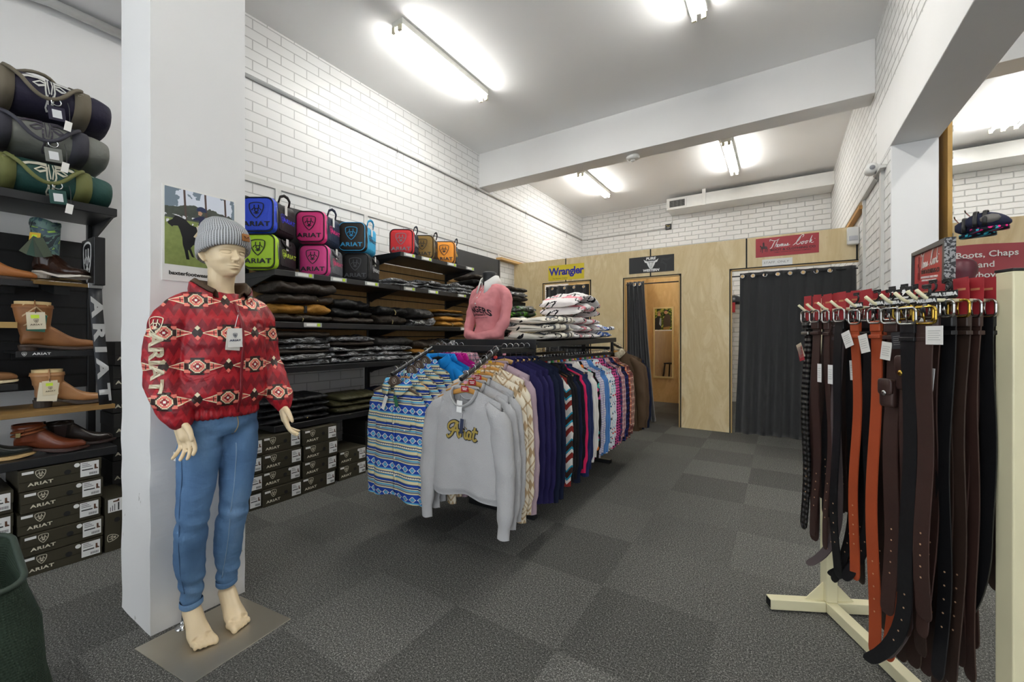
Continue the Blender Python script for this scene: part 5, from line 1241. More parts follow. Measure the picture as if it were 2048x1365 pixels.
def top(label, x, y, z, mat, kind='sweatshirt', hw=.225, L=.62, th=.030, SL=.56, rz=0, seed=None, group=None, name=None, thick=.5, drop=None, r0=.062, hero=False, splay=.05, cuff=True, collar=None, fw=0):
    seed = seed if seed is not None else rc.choice((1, 2, 3)); t = thing(name or kind, label, kind, (x, y, z), rz, group)
    shirt = kind in ('shirt', 'jacket'); cdp = .034 if hero or th > .025 else .015
    key = (hw, L, th, SL, seed, thick, kind, drop, r0, splay, cuff, fw)
    if key not in _gm:
        d = drop if drop is not None else (.075 if not shirt else .05)
        b = panel_mesh(hw, L, th, .078, d, seed, ny=40 if hero else 22, m=34 if hero else 20).build('body', mat, t, fix=False)
        ls = [sleeve_mb(s, hw, SL, r0, .038, thick, seed+s, splay, cuff, fw=fw).build('sleeve', mat, t, fix=False) for s in (-1, 1)]
        mb = MB(); mb.smooth = True
        if not shirt:      # ribbed crew neck band
            pts = [(.082*math.cos(a), .030*math.sin(a)+(-.012 if math.sin(a) < 0 else 0), -.082-(d*.98)*max(0, -math.sin(a))**1.0*(.999) + (.004 if math.sin(a) > 0 else 0)) for a in [2*math.pi*i/40 for i in range(41)]]
            mb.tube(pts, (.0045, .011), 8, cap=False); co = mb.build('neckband', mat, t)
        else:              # standing and folded collar
            def cr_(q, dz, fd): return [Vector(((.074*q)*math.sin(a), .034*q*-math.cos(a)*-1 if False else -cdp*q*math.cos(a), -.075+dz-fd*max(0, math.cos(a))**1.5)) for a in [R(14)+R(332)*i/28 for i in range(29)]]
            co = strip('collar', [cr_(1.0,-.01,.045), cr_(1.05,.016,.038), cr_(1.22,.018,.045), cr_(1.55,-.022,.075)], collar or mat, t, .003)
        _gm[key] = [(o.name.split('.')[0], o.data, [(m.thickness) for m in o.modifiers if m.type == 'SOLIDIFY']) for o in [b]+ls+[co]]
    else:
        for nm_, me, so in _gm[key]:
            o = link(nm_, me, t); o.material_slots[0].link = 'OBJECT'; o.material_slots[0].material = (collar or mat) if nm_ == 'collar' else mat
            if so: k_ = o.modifiers.new('t', 'SOLIDIFY'); k_.thickness = so[0]; k_.offset = 0
    return t
def swing(t, x, y, z, c='F0EEE8', w=.035, h=.075, tilt=8, name='swing_tag'):
    Mx = Matrix.Translation((x, y, z)) @ Matrix.Rotation(R(tilt), 4, 'Y'); g = MB(); g.M = Mx; g.box(-w/2, w/2, -.0008, .0008, -h, 0); g.build(name, plain(c, .6), t)
    g = MB(); g.M = Mx; g.tube([(0, 0, -.006), (.002, .002, .03)], .0009, 5); g.build('tag_string', m_black, t)

# ------------------------------------------------------------------ two-sided clothes rack
RK = thing('clothes_rack', 'black two-sided clothes rack with sloping front arms and top shelf', 'rack', (-1.62, 3.1, 0)); ox, oy = -1.62, 3.1
def rb(name, x0, x1, y0, y1, z0, z1, m=None): return MB().box(x0-ox, x1-ox, y0-oy, y1-oy, z0, z1).build(name, m or m_blackmetal, RK, bevel=.003)
XA, XB = -1.36, -1.87
for y_ in (2.42, 3.88):
    rb('post', ox-.02, ox+.02, y_-.02, y_+.02, 0, 1.15); rb('foot', ox-.27, ox+.27, y_-.025, y_+.025, 0, .035)
    rb('cross_arm', XB, XA, y_-.012, y_+.012, 1.085, 1.11)
rb('base_beam', ox-.02, ox+.02, 2.42, 3.88, .04, .08)
sh = MB(); 
sh.add([(XB-.11-ox, 2.36-oy, 1.150), (XA+.05-ox, 2.36-oy, 1.150), (XA+.05-ox, 3.88-oy, 1.175), (XB-.11-ox, 3.88-oy, 1.175), (XB-.11-ox, 2.36-oy, 1.168), (XA+.05-ox, 2.36-oy, 1.168), (XA+.05-ox, 3.88-oy, 1.193), (XB-.11-ox, 3.88-oy, 1.193)], [(0,3,2,1),(4,5,6,7),(0,1,5,4),(1,2,6,5),(2,3,7,6),(3,0,4,7)])
sh.build('top_shelf', m_blackmetal, RK, bevel=.002)
rb('shelf_lip', XB-.11, XA+.05, 2.345, 2.358, 1.125, 1.185)
mb = MB(); mb.add([(XA+.05-ox, 2.36-oy, 1.13), (XA+.062-ox, 2.36-oy, 1.13), (XA+.062-ox, 3.88-oy, 1.155), (XA+.05-ox, 3.88-oy, 1.155), (XA+.05-ox, 2.36-oy, 1.170), (XA+.062-ox, 2.36-oy, 1.170), (XA+.062-ox, 3.88-oy, 1.195), (XA+.05-ox, 3.88-oy, 1.195)], [(0,3,2,1),(4,5,6,7),(0,1,5,4),(1,2,6,5),(2,3,7,6),(3,0,4,7)]); mb.build('shelf_lip', m_blackmetal, RK)
rb('front_bar', XB-.012, XA+.012, 1.99, 2.015, 1.118, 1.150)
for X_ in (XA, XB):
    mb = MB(); mb.tube([(X_-ox, 2.0-oy, 1.134), (X_-ox, 1.66-oy, .985)], .0125, 8); mb.build('sloping_arm', m_blackmetal, RK)
    for k in range(7):
        f = (k+.5)/7; mb = MB(); mb.tube([(X_-ox, 2.0-.34*f-oy, 1.146-.149*f), (X_-ox, 2.0-.34*f-oy-.004, 1.163-.149*f)], .003, 6); mb.build('peg', m_chrome, RK)
    rb('rail', X_-.010, X_+.010, 2.015, 2.42, 1.105, 1.135); rb('rail', X_-.010, X_+.010, 2.42, 3.95, 1.035, 1.06); rb('rail_bracket', X_-.012, X_+.012, 2.40, 2.42, 1.035, 1.15)
    rb('rail_bracket', X_-.012, X_+.012, 3.93, 3.95, 1.035, 1.17)
    mb = MB(); mb.tube([(X_-ox, 3.95-oy, 1.14), (X_-ox, 4.28-oy, 1.074)], .0125, 8); mb.build('sloping_arm', m_blackmetal, RK)
def arm_z(y): return .985+(y-1.66)*(.149/.34)+.014
SW = 'sweatshirt'
def spline2(pts, n=5):
    P = [Vector(p) for p in pts]; out = []
    for i in range(len(P)-1):
        a, b, c, d = P[max(i-1, 0)], P[i], P[i+1], P[min(i+2, len(P)-1)]
        for k in range(n):
            u = k/n; out.append(tuple(.5*((2*b)+(c-a)*u+(2*a-5*b+4*c-d)*u*u+(3*b-a-3*c+d)*u**3)))
    return out+[tuple(P[-1])]
# brand name in looping script, metres
SCRIPT = [[(-.018,.046),(-.048,.052),(-.078,.036),(-.084,.012),(-.066,.004),(-.050,.018)], [(-.030,.052),(-.044,.018),(-.060,-.016),(-.082,-.034),(-.092,-.022)], [(-.030,.052),(-.026,.014),(-.020,-.016),(-.008,-.026)], [(-.058,.004),(-.030,.008),(-.012,.010)],
 [(-.002,.014),(-.004,-.022)], [(-.003,.002),(.008,.014),(.018,.012)], [(.024,.010),(.022,-.016),(.030,-.024),(.038,-.016)], [(.026,.026),(.028,.029)],
 [(.060,.008),(.046,.012),(.038,-.006),(.044,-.022),(.056,-.018),(.062,.008)], [(.062,.010),(.058,-.014),(.066,-.022)], [(.086,.040),(.078,.004),(.076,-.018),(.086,-.026),(.098,-.016)], [(.068,.016),(.088,.020),(.104,.018)]]
# front right arm
gy = [1.695, 1.757, 1.805]
for k, y_ in enumerate(gy):
    w_ = ['frontmost grey sweatshirt with gold script lettering on its chest', 'second heather grey sweatshirt behind the lettered one', 'third heather grey sweatshirt, in front of the cream ones'][k]
    t = top(w_, XA, y_, arm_z(y_), C['grey'], SW, hw=.225, L=.545, th=.030 if k == 0 else .018, SL=.63, seed=1, hero=True, thick=.62 if k == 0 else .40, r0=.072 if k == 0 else .066, splay=.065, group='grey sweatshirts on the front arm', drop=.085, fw=-.02)
    hanger('wooden hanger with red label inside the '+['frontmost','second','third'][k]+' grey sweatshirt', XA, y_+.002, arm_z(y_), 'wood', ['F0A8B8','F0A8B8','E8C82A'][k], 'red')
    if k == 0:
        bt_ = bvh_of([c for c in t.children if c.name.startswith('body')], t)
        F_ = frame_m((.0, -.05, -.30), (1, 0, -.06), (0, 0, 1))
        for nm_, ww, mt_, of_ in (('script_outline', .021, plain('20232E', .6), .0022), ('script_lettering', .0115, plain('C2AA58', .35, metal=.4), .0042)):
            sm = MB()
            for st in SCRIPT: sm.ribbon(spline2(st), ww)
            q_ = bpy.data.meshes.new('script'); q_.from_pydata(sm.v, [], sm.f); decal(nm_, subdiv(q_, 0), mt_, t, F_, bt_, of_)
        swing(t, .0, -.046, -.135, 'F4F4F2', .034, .06, 4, 'care_label'); swing(t, .02, -.052, -.225, '2A3450', .02, .075, 6)
        for s, (px, pz) in enumerate(((0, -.62),)): 
            mb = MB(); mb.smooth = True
for k, y_ in enumerate((1.858, 1.912)):
    top(['front','rear'][k]+' cream sweatshirt with tan diamond motifs', XA, y_, arm_z(y_), C['cream'], SW, hw=.225, L=.62, th=.020, SL=.69, seed=2+k, thick=.40, r0=.062, group='cream motif sweatshirts')
    hanger(['wooden hanger in the front cream sweatshirt','wooden hanger in the rear cream sweatshirt'][k], XA, y_+.002, arm_z(y_), 'wood', ['F0A8B8','E8C82A'][k])
top('dusty lilac sweatshirt just in front of the rack end bar', XA, 1.965, arm_z(1.965), C['lilac'], SW, hw=.225, L=.66, th=.020, SL=.73, seed=1, r0=.060); hanger('wooden hanger with red marker in the lilac sweatshirt', XA, 1.967, arm_z(1.965), 'wood', 'E03A30')
ZR = 1.148
row = [('purplenavy', SW, 'first ink-navy hooded sweatshirt behind the lilac one', .70), ('purplenavy', SW, 'second ink-navy sweatshirt behind the lilac one', .72), ('purplenavy', SW, 'third ink-navy sweatshirt behind the lilac one', .74), ('navy', SW, 'first dark navy sweatshirt before the shelf post', .76), ('navy', SW, 'second dark navy sweatshirt before the shelf post', .76)]
for k, (m_, kd, lb, SL_) in enumerate(row):
    y_ = 2.055+k*.066; top(lb, XA, y_, ZR, C[m_], kd, hw=.225, L=.68, th=.022, SL=SL_+.02, seed=1+k % 3, thick=.42, r0=.058, splay=.04)
    hanger('pale wooden hanger in the '+lb.split(' sweat')[0].replace(' hooded', '')+' sweatshirt', XA, y_+.003, ZR, 'pale', ['F0A8B8',None,None,None,None][k])
row2 = [('fleece','jacket','sherpa jacket with white, teal and rust motif',.68),('black',SW,'plain black sweatshirt beside the sherpa jacket',.66),('black','jacket','black zip jacket behind the sherpa jacket',.66),('navy',SW,'dark navy sweatshirt next to the cable knit',.70),('quilt','jacket','black cable-knit cardigan in front of the pink top',.62),('pink',SW,'hot pink sweatshirt among the navy tops',.66),('navy2',SW,'washed navy sweatshirt right after the pink one',.70),('navy2',SW,'second washed navy sweatshirt beside the white shirt',.66),
 ('white','shirt','first plain white shirt on the long rail',.62),('white','shirt','second plain white shirt on the long rail',.60),('bfloral','shirt','black shirt with bright multicolour flowers',.62),('wplaid','shirt','white shirt with lilac check',.60),('wplaid','shirt','second white lilac-check shirt, before the denim',.60),('denim','shirt','first light blue denim shirt',.62),('denim','shirt','second light blue denim shirt',.62),('teal','shirt','white shirt with teal flowers behind the denim',.58),('sfloral','shirt','shirt with tiny red, white and blue flowers',.62),('sfloral','shirt','second tiny-flower shirt beside the gingham',.60),
 ('ging','shirt','pink and black gingham shirt',.60),('ging','shirt','second pink and black gingham shirt',.60),('pplaid','shirt','purple plaid shirt with white lines',.60),('dplaid','shirt','first dusty rose plaid shirt',.60),('dplaid','shirt','second dusty rose plaid shirt',.58),('bplaid','shirt','first dark navy plaid shirt',.62),('bplaid','shirt','second dark navy plaid shirt',.60),('oplaid','shirt','orange plaid shirt near the rail end',.56),('rplaid','shirt','first burgundy and cream plaid shirt',.58),('rplaid','shirt','last burgundy and cream plaid shirt before the brown coats',.60)]
ZL = 1.073; n2 = len(row2)
cubes = ['E8C82A','3A7AD8','E03A30','F0F0F0','3AA85A','F0A8B8']
for k, (m_, kd, lb, SL_) in enumerate(row2):
    y_ = 2.475+(3.825-2.475)*k/(n2-1); top(lb, XA, y_, ZL, C[m_], kd, hw=.208, L=.68 if kd != 'shirt' else .70, th=.014, SL=SL_, seed=1+k % 3, thick=.34 if kd == 'shirt' else .38, r0=.055, splay=.035, rz=R(rc.uniform(-1, 1)), group='tops on the long right rail' if False else None)
    hk_ = ['black','wood','black','pale'][k % 4]
    hanger(f"{ {'black':'black','wood':'wooden','pale':'pale wooden'}[hk_] } hanger of the {lb}"[:110], XA, y_+.002, ZL, hk_, cubes[k % 6])
for k, (y_, lb, m_) in enumerate(((3.99, 'front brown waxed coat with sherpa collar at the rack end', 'brown'), (4.08, 'rear brown waxed coat at the far rack end', 'brown'), (4.16, 'dark navy coat, last on the far sloping arm', 'navy'))):
    zz = 1.14-(y_-3.95)*.20+.014
    t = top(lb, XA, y_, zz, C[m_], 'jacket', hw=.245, L=.74, th=.028, SL=.64, seed=1+k, thick=.5, r0=.070, splay=.06, collar=cloth('sherpa_collar', None, .95, p_sherpa, .8) if m_ == 'brown' and k == 0 else None)
    hanger(['wooden hanger in the front brown coat','wooden hanger in the rear brown coat','black hanger in the last navy coat'][k], XA, y_+.002, zz, ['wood','wood','black'][k])
    if k == 0:
        for q in range(4):
            mb = MB(); mb.smooth = True; mb.lathe([(.007, 0), (.007, .004), (.003, .006)], 10, (.06, -.048-.0, -.20-q*.12), 'y'); mb.build('snap_button', plain('C8BC98', .3, metal=1), t)
# left arm and left rail
for k in range(5):
    y_ = 1.70+k*.058; lb = ['frontmost','second','third','fourth','rearmost'][k]+' blue and cream serape print shirt on the left arm'
    t = top(lb, XB, y_, arm_z(y_), C['serape'], 'shirt', hw=.20, L=.66, th=.028 if k == 0 else .018, SL=.60, seed=2, hero=k == 0, thick=.45, r0=.060, splay=.05, cuff=False, group='serape print shirts')
    hk_ = 'wood' if k == 1 else 'brown'; hanger(f"{'wooden' if k == 1 else 'brown'} hanger in the {['frontmost','second','third','fourth','rearmost'][k]} serape shirt", XB, y_-.012 if k == 0 else y_+.002, arm_z(y_), hk_, 'C8E0D0', None if k == 1 else 'R')
    if k == 0:
        bt_ = bvh_of([c for c in t.children if c.name.startswith('body')], t)
        mb = MB(); mb.smooth = True; pl_ = []
        for q in range(30):
            z_ = -.15-.585*q/29; h = bt_.ray_cast(Vector((.004, -.3, z_)), Vector((0, 1, 0)), .6)[0]
            if h is not None: pl_.append((h.x, h.y-.0025, h.z))
        mb.loft([[(p[0]-.013, p[1], p[2]), (p[0]+.013, p[1]-.001, p[2]), (p[0]+.013, p[1]+.002, p[2]), (p[0]-.013, p[1]+.002, p[2])] for p in pl_]); mb.build('button_placket', C['serape'], t)
        for q in range(5):
            p = pl_[min(len(pl_)-1, 3+q*5)]; mb = MB(); mb.smooth = True; mb.lathe([(.0055, 0), (.0055, -.002), (.002, -.0032)], 12, (p[0], p[1]-.001, p[2]), 'y'); mb.build('button', plain('ECE8DC', .3), t)
        for s in (-1, 1):
            h = bt_.ray_cast(Vector((s*.095, -.3, -.34)), Vector((0, 1, 0)), .6)[0]
            if h is not None:
                mb = MB(); mb.prism([(s*.095-.045, -.30), (s*.095+.045, -.30), (s*.095+.045, -.335), (s*.095, -.35), (s*.095-.045, -.335)], h.y-.006, h.y-.003, 'y'); mb.build('pocket_flap', C['serape'], t, bevel=.001)
                mb = MB(); mb.smooth = True; mb.lathe([(.005, 0), (.005, -.002)], 10, (s*.095, h.y-.006, -.34), 'y'); mb.build('button', plain('ECE8DC', .3), t)
        swing(t, -.03, -.052, -.155, 'ECEAE4', .026, .085, 24); swing(t, .035, -.050, -.15, '2E6A4A', .026, .062, -18)
lrow = [('blue','first sky blue jacket behind the serape shirts','jacket'),('blue','second sky blue jacket behind the serape shirts','jacket'),('magenta','first magenta shirt beside the blue jackets','shirt'),('magenta','second magenta shirt beside the blue jackets','shirt'),('pnplaid','first pink and navy plaid shirt on the left rail','shirt'),('pnplaid','second pink and navy plaid shirt on the left rail','shirt')]
for k, (m_, lb, kd) in enumerate(lrow):
    y_ = 2.045+k*.060; top(lb, XB, y_, ZR, C[m_], kd, hw=.215, L=.66, th=.018, SL=.58, seed=1+k % 3, thick=.38, r0=.060); hanger('black hanger of the '+lb, XB, y_+.002, ZR, 'black')
lr2 = ['pnplaid','pnplaid','pnplaid','teal','white','black','denim','teal','navy','wplaid','sfloral','black','teal','white','navy2','black']
for k, m_ in enumerate(lr2):
    y_ = 2.50+k*.083; od = ['first','second','third','fourth','fifth','sixth','seventh','eighth','ninth','tenth','eleventh','twelfth','thirteenth','fourteenth','fifteenth','sixteenth'][k]
    top(f'{ {"pnplaid":"pink navy plaid","teal":"teal flowered","white":"white","black":"black","denim":"blue denim","navy":"dark navy","wplaid":"white check","sfloral":"tiny flowered","navy2":"washed navy"}[m_] } shirt, {od} on the rear left rail', XB, y_, ZL, C[m_], 'shirt', hw=.205, L=.66, th=.018, SL=.56, seed=1+k % 3, thick=.40, r0=.055, splay=.035)
    hanger(f'black hanger, {od} on the rear left rail', XB, y_+.002, ZL, 'black')

# ------------------------------------------------------------------ pink torso mannequin on the rack shelf
TM = thing('torso_mannequin', 'black half mannequin wearing pink long-sleeved rugby polo on the rack', 'mannequin', (-1.825, 2.56, 1.172), R(-14)); TM.scale = (1.08, 1.04, 1.03)
m_pinkp = cloth('dusty_pink_polo', srgb(224,146,150), .8, None, .25)
def build_torso():
    mb = MB()
    out = []
    for z, w_, f_, b_ in ((0,.128,.090,.08),(.06,.122,.088,.08),(.13,.108,.084,.075),(.19,.118,.098,.078),(.235,.130,.118,.082),(.265,.135,.124,.084),(.30,.138,.108,.084),(.345,.148,.078,.078),(.375,.150,.062,.070),(.398,.125,.052,.060),(.412,.07,.045,.05)):
        out.append([(math.copysign(abs(math.cos(a))**.85, math.cos(a))*w_, (math.sin(a))*(f_ if math.sin(a) < 0 else b_), z) for a in [2*math.pi*i/32 for i in range(32)]])
    mb.loft(out)
    for s in (-1, 1): limb(mb, [(s*.125,0,.362),(s*.165,.0,.325),(s*.180,-.01,.23),(s*.178,-.03,.13),(s*.15,-.07,.055),(s*.07,-.112,.035),(s*.0,-.120,.03)], [.034,.040,.037,.036,.034,.032,.026], 18)
    def wr(p, n): return p+n*(fbm((p.x*6+p.z*4, p.y*7, p.z*5-p.x*5), 1.7, 4)*.010+(.005*math.sin(p.z*60+p.x*34)*max(0, 1-p.z/.16)))
    return remesh(mb, 'polo_shirt', m_pinkp, .006, TM, 4, .5, fn=wr)
tp = build_torso(); tt = bvh_of([tp], TM)
mb = MB(); mb.smooth = True; mb.lathe([(.05,.40),(.046,.43),(.047,.47),(.05,.492),(.035,.50),(.005,.503)], 24); mb.build('neck', plain('202124', .5), TM)
m_whitec = plain('EDEBE6', .7)
def cr2(q, dz, fd, g=12): return [Vector(((.060*q)*math.sin(a), -.058*q*math.cos(a), .415+dz-fd*max(0, math.cos(a))**1.5)) for a in [R(g)+R(360-2*g)*i/30 for i in range(31)]]
strip('collar', [cr2(1.0,-.008,.06,4), cr2(1.0,.045,.045,10), cr2(1.12,.052,.05,16), cr2(1.55,-.012,.075,22)], m_whitec, TM, .003)
mb = MB(); mb.smooth = True
for q in range(1):
    P_ = []
    for k in range(10):
        z_ = .375-.125*k/9; h = tt.ray_cast(Vector((0, -.5, z_)), Vector((0, 1, 0)), 1)[0]
        if h is not None: P_.append(h)
    mb.loft([[(p.x-.010, p.y-.003, p.z), (p.x+.010, p.y-.003, p.z), (p.x+.010, p.y+.002, p.z), (p.x-.010, p.y+.002, p.z)] for p in P_]); mb.build('button_placket', m_pinkp, TM)
for k in (2, 5, 8):
    mb = MB(); mb.smooth = True; p = P_[k]; mb.lathe([(.0055, 0), (.0055, -.002)], 12, (p.x, p.y-.003, p.z), 'y'); mb.build('button', plain('F0EEEA', .3), TM)
m_ink = plain('20242E', .6)
def arch(me, k):
    m = me.copy()
    for v in m.vertices: v.co.y -= v.co.x**2*k
    return m
decal('chest_lettering', subdiv(arch(text_mesh('RINGERS', size=.058, bold=.0018, sx=.90, space=1.02), 3.2), 1), m_ink, TM, frame_m((-.006,-.13,.222), (1,0,0), (0,0,1)), tt, .002)
decal('chest_script', text_mesh('Western', size=.026, bold=.0004, sx=1.1, shear=.4), m_ink, TM, frame_m((.006,-.13,.186), (1,0,0), (0,0,1)), tt, .002)
decal('chest_small_print', text_mesh('WORKWEAR OUTFITTERS', size=.0095, sx=1.2), m_ink, TM, frame_m((.006,-.13,.164), (1,0,0), (0,0,1)), tt, .002)
cm = MB(); cm.lathe([(.0095, 0), (.0095, .001)], 16); mq = bpy.data.meshes.new('roundel'); mq.from_pydata(cm.v, [], cm.f); decal('chest_roundel', mq, m_ink, TM, frame_m((-.055,-.13,.184), (1,0,0), (0,0,1)), tt, .002)

# ------------------------------------------------------------------ folded blankets on the rack shelf
def p_aztw(accent, dark, bg):
    def f(M, x, y, z):
        q = .010; u = ((y+x*.3)/.19).cell()*.19; v = ((x-z*1.2)/.17).cell()*.17; a, b = ((u/q).fl()*q+q/2).abs(), ((v/q).fl()*q+q/2).abs(); m = a+b
        c = M.mix((m < .070)*(m > .056), bg, dark); c = M.mix(m < .030, c, accent); c = M.mix((((y)/.17).cell().abs()) < .03, c, dark); return M.mix(((((y)/.17+.3).cell().abs()) < .10)*(M.noise(9, 1) > .5), c, accent)
    return f
m_bpink = cloth('pink_motif_blanket', None, .95, p_aztw(srgb(232,150,160), srgb(30,28,32), srgb(236,232,230)), .5)
m_bwhite = cloth('cream_motif_blanket', None, .95, p_aztw(srgb(110,112,116), srgb(34,34,36), srgb(232,226,212)), .5)
m_bblue = cloth('blue_motif_blanket', None, .95, p_aztw(srgb(90,120,190), srgb(30,34,60), srgb(232,234,238)), .5)
def blanket(label, x, y, z, w, d, h, mat, rz=0, peak=0, seed=1):
    t = thing('folded_blanket', label, 'blanket', (x, y, z), rz, 'folded patterned blankets')
    for k in range(1):
        mb = slab(w*(1-.02*k), d, h*1.05, seed+k*5, .014, ex=2.6)
        for i, v in enumerate(mb.v):
            pk = peak*(1-min(1, abs(v[1])/(w*.5))**1.3); mb.v[i] = (v[0], v[1], v[2]+k*h*.5+pk)
        mb.build('folded_layer', mat, t)
    return t
z_ = 1.185
for k, (h_, pk, rz_, lb) in enumerate(((.05,0,-4,'bottom'),(.05,0,3,'second from bottom'),(.055,.0,-2,'third from bottom'),(.055,.055,2,'fourth from bottom'),(.05,.085,-6,'top peaked'))):
    blanket(f'pink, white and black blanket, {lb} of the tall pile', -1.47, 3.24+.02*k*(k < 3), z_+(0 if k < 4 else -.022), .46, .34, h_, m_bpink, R(rz_+90*0), pk, 11+k*3); z_ += h_+.008+(pk*.4 if k == 3 else 0)
z_ = 1.180
for k, (h_, rz_) in enumerate(((.05,3),(.05,-5),(.045,6))):
    blanket(['bottom','middle','rumpled top'][k]+' cream, grey and black blanket of the front pile', -1.50, 2.78, z_, .42, .38, h_, m_bwhite, R(rz_), 0, 31+k*3); z_ += h_+.008
z_ = 1.195
for k in range(2): blanket(['lower','upper'][k]+' blue and white blanket at the far shelf end', -1.47, 3.66, z_, .30, .34, .05, m_bblue, R(4-7*k), 0, 51+k*3); z_ += .058
# ------------------------------------------------------------------ fitting-room curtains
M = Mat('charcoal_curtain', .75, spec=.2, **{'Sheen Weight': .5}); x, y, z = M.xyz(); M.col(M.mix(M.noise(6, 3)*.5, srgb(50,51,53), srgb(36,37,39))); M.bump(M.noise(14, 4)*.6+M.noise(300, 2)*.15, .4, .01); m_curt = M.m
def curtain(label, xa, xb, y, zt, zb, waves, amp, xa2=None, xb2=None, rings=(), rod=None, amp2=None, seed=1):
    """xa..xb at the top, xa2..xb2 at the hem"""
    t = thing('curtain', label, 'curtain', (xa, y, zb), 0, 'charcoal fitting room curtains'); xa2 = xa if xa2 is None else xa2; xb2 = xb if xb2 is None else xb2; amp2 = amp2 or amp
    mb = MB(); mb.smooth = True; nx, nz = int(waves*14), 34; rg = []
    for j in range(nz+1):
        v = j/nz; a0_, b0_ = xa+(xa2-xa)*v**1.4, xb+(xb2-xb)*v**1.4; A = amp+(amp2-amp)*v; row = []
        for i in range(nx+1):
            f = i/nx; ph = 2*math.pi*waves*f; xx = a0_+(b0_-a0_)*f + .004*math.sin(ph*2+v*5)
            yy = A*math.sin(ph+.5*math.sin(v*3+seed)) + .012*noise.noise(Vector((f*waves*1.1, v*2.2, seed)))*v + .03*noise.noise(Vector((f*3, v*1.3, seed+5)))*v
            row.append((xx-xa, yy, (zt-zb)*(1-v)+.006*noise.noise(Vector((f*6, 0, seed)))*(v > .9)))
        rg.append(row)
    mb.loft(rg, closed=False, cap=False); o = mb.build('cloth', m_curt, t, fix=False); s_ = o.modifiers.new('t', 'SOLIDIFY'); s_.thickness = .003
    if rod:
        MB().tube([(rod[0]-xa, 0, zt-zb-.035), (rod[1]-xa, 0, zt-zb-.035)], .008, 10).build('rod', m_black, t)
    for rx_ in rings:
        mb = MB(); mb.smooth = True; q = (rx_-xa); dy_ = -.002
        mb.tube([(q+.021*math.cos(a)*.95, dy_-amp*.85+.006*math.sin(a), zt-zb-.042+.021*math.sin(a)) for a in [k*math.pi/9 for k in range(19)]], .0052, 6, cap=False); mb.build('grommet', m_chrome, t)
        mb = MB(); mb.prism([(q+a, b+zt-zb-.042) for a, b in arc(0, 0, .0175, 0, 345, 14)], dy_-amp*.85-.001, dy_-amp*.85+.002, 'y'); mb.build('grommet_hole', m_ply2, t)
    return t
curtain('charcoal curtain closed across the left fitting room under the yellow sign', -3.155, -2.42, YP+.055, 2.005, .05, 5, .022, rings=(-3.03,-2.82,-2.66,-2.50), rod=(-3.155,-2.395), seed=2)
curtain('charcoal curtain drawn to the left of the middle fitting room', -1.845, -1.60, YP+.055, 1.985, .035, 4, .028, -1.83, -1.44, rings=(-1.73,-1.66), rod=(-1.855,-1.13), amp2=.035, seed=4)
curtain('wide charcoal curtain across the staff doorway behind the belts', -.415, .70, YP-.035, 1.985, .02, 7, .020, -.465, .705, rings=(-.385,-.275,-.15,-.02,.10,.225,.345,.47), rod=(-.50,.715), amp2=.032, seed=7)
# signs on the plywood
def sign(label, x0, x1, z0, z1, mat, y=YP, th=.004, cat='sign'):
    t = thing('wall_sign' if cat == 'sign' else 'paper_notice', label, cat, ((x0+x1)/2, y, (z0+z1)/2)); w_, h_ = (x1-x0)/2, (z1-z0)/2
    MB().box(-w_, w_, -th-.001, -.001, -h_, h_).build('board' if cat == 'sign' else 'sheet', mat, t, bevel=.0008); return t
XD, ZD_ = (1, 0, 0), (0, 0, 1)
t = sign('yellow sign with blue brand lettering above the left fitting room', -3.08, -2.477, 2.086, 2.320, plain('E0CC2E', .4))
text('lettering', 'Wrangler', plain('1A1CA0', .4), t, (.005, -.0056, .015), XD, ZD_, size=.160, bold=.0052, sx=.97, space=.95)
text('strapline', 'The Western Original', plain('6A6030', .5), t, (-.10, -.0056, -.088), XD, ZD_, size=.030, sx=.95)
t = sign('black sign with white bull head emblem above the middle fitting room', -1.796, -1.191, 2.091, 2.3165, plain('1A1B1D', .45))
wh = plain('F2F2F0', .4); text('upper_lettering', 'PURE', wh, t, (-.004, -.0056, .079), XD, ZD_, size=.048, bold=.0022, sx=1.15, shear=.15)
text('lower_lettering', 'WESTERN', wh, t, (0, -.0056, -.082), XD, ZD_, size=.044, bold=.0022, sx=1.1, shear=.15)
mb = MB(); face_ = [(0,-.058),(.016,-.055),(.026,-.03),(.040,-.005),(.046,.018),(.058,.022),(.058,.032),(.04,.032),(.034,.040),(.05,.042),(.075,.046),(.088,.068),(.098,.070),(.10,.050),(.085,.030),(.070,.018),(.062,-.01),(.05,-.035),(.03,-.062),(0,-.064)]
fc = [(0,-.060),(.020,-.056),(.034,-.030),(.050,.0),(.056,.020),(.082,.030),(.100,.072),(.076,.056),(.05,.046),(0,.048)]
mb.prism(fc+[(-a, b) for a, b in fc[-2:0:-1]], -.0062, -.005, 'y'); mb.build('bull_head', wh, t)
mb = MB(); 
for s in (1, -1): mb.ribbon([(s*.012,.030),(s*.016,.005),(s*.010,-.030),(s*.013,-.044)], .004); mb.ribbon([(s*.020,.018),(s*.034,.024)], .006); mb.ribbon([(s*.004,-.044),(s*.010,-.040)], .004)
mb.ribbon([(-.045,.038),(0,.030),(.045,.038)], .004); o = mb.build('bull_lines', plain('1A1B1D', .45), t, fix=False); o.matrix_basis = frame_m((0, -.0064, 0), XD, ZD_)
mb = MB(); mb.ribbon([(.13,.0),(.15,.06),(.22,.045),(.27,.075)], [.01,.03,.03,.006]); mb.ribbon([(.15,.02),(.20,-.02),(.19,-.10)], [.03,.02,.012]); o = mb.build('faint_bull_print', plain('2A2B2E', .45), t, fix=False); o.matrix_basis = frame_m((0, -.0056, 0), XD, ZD_)
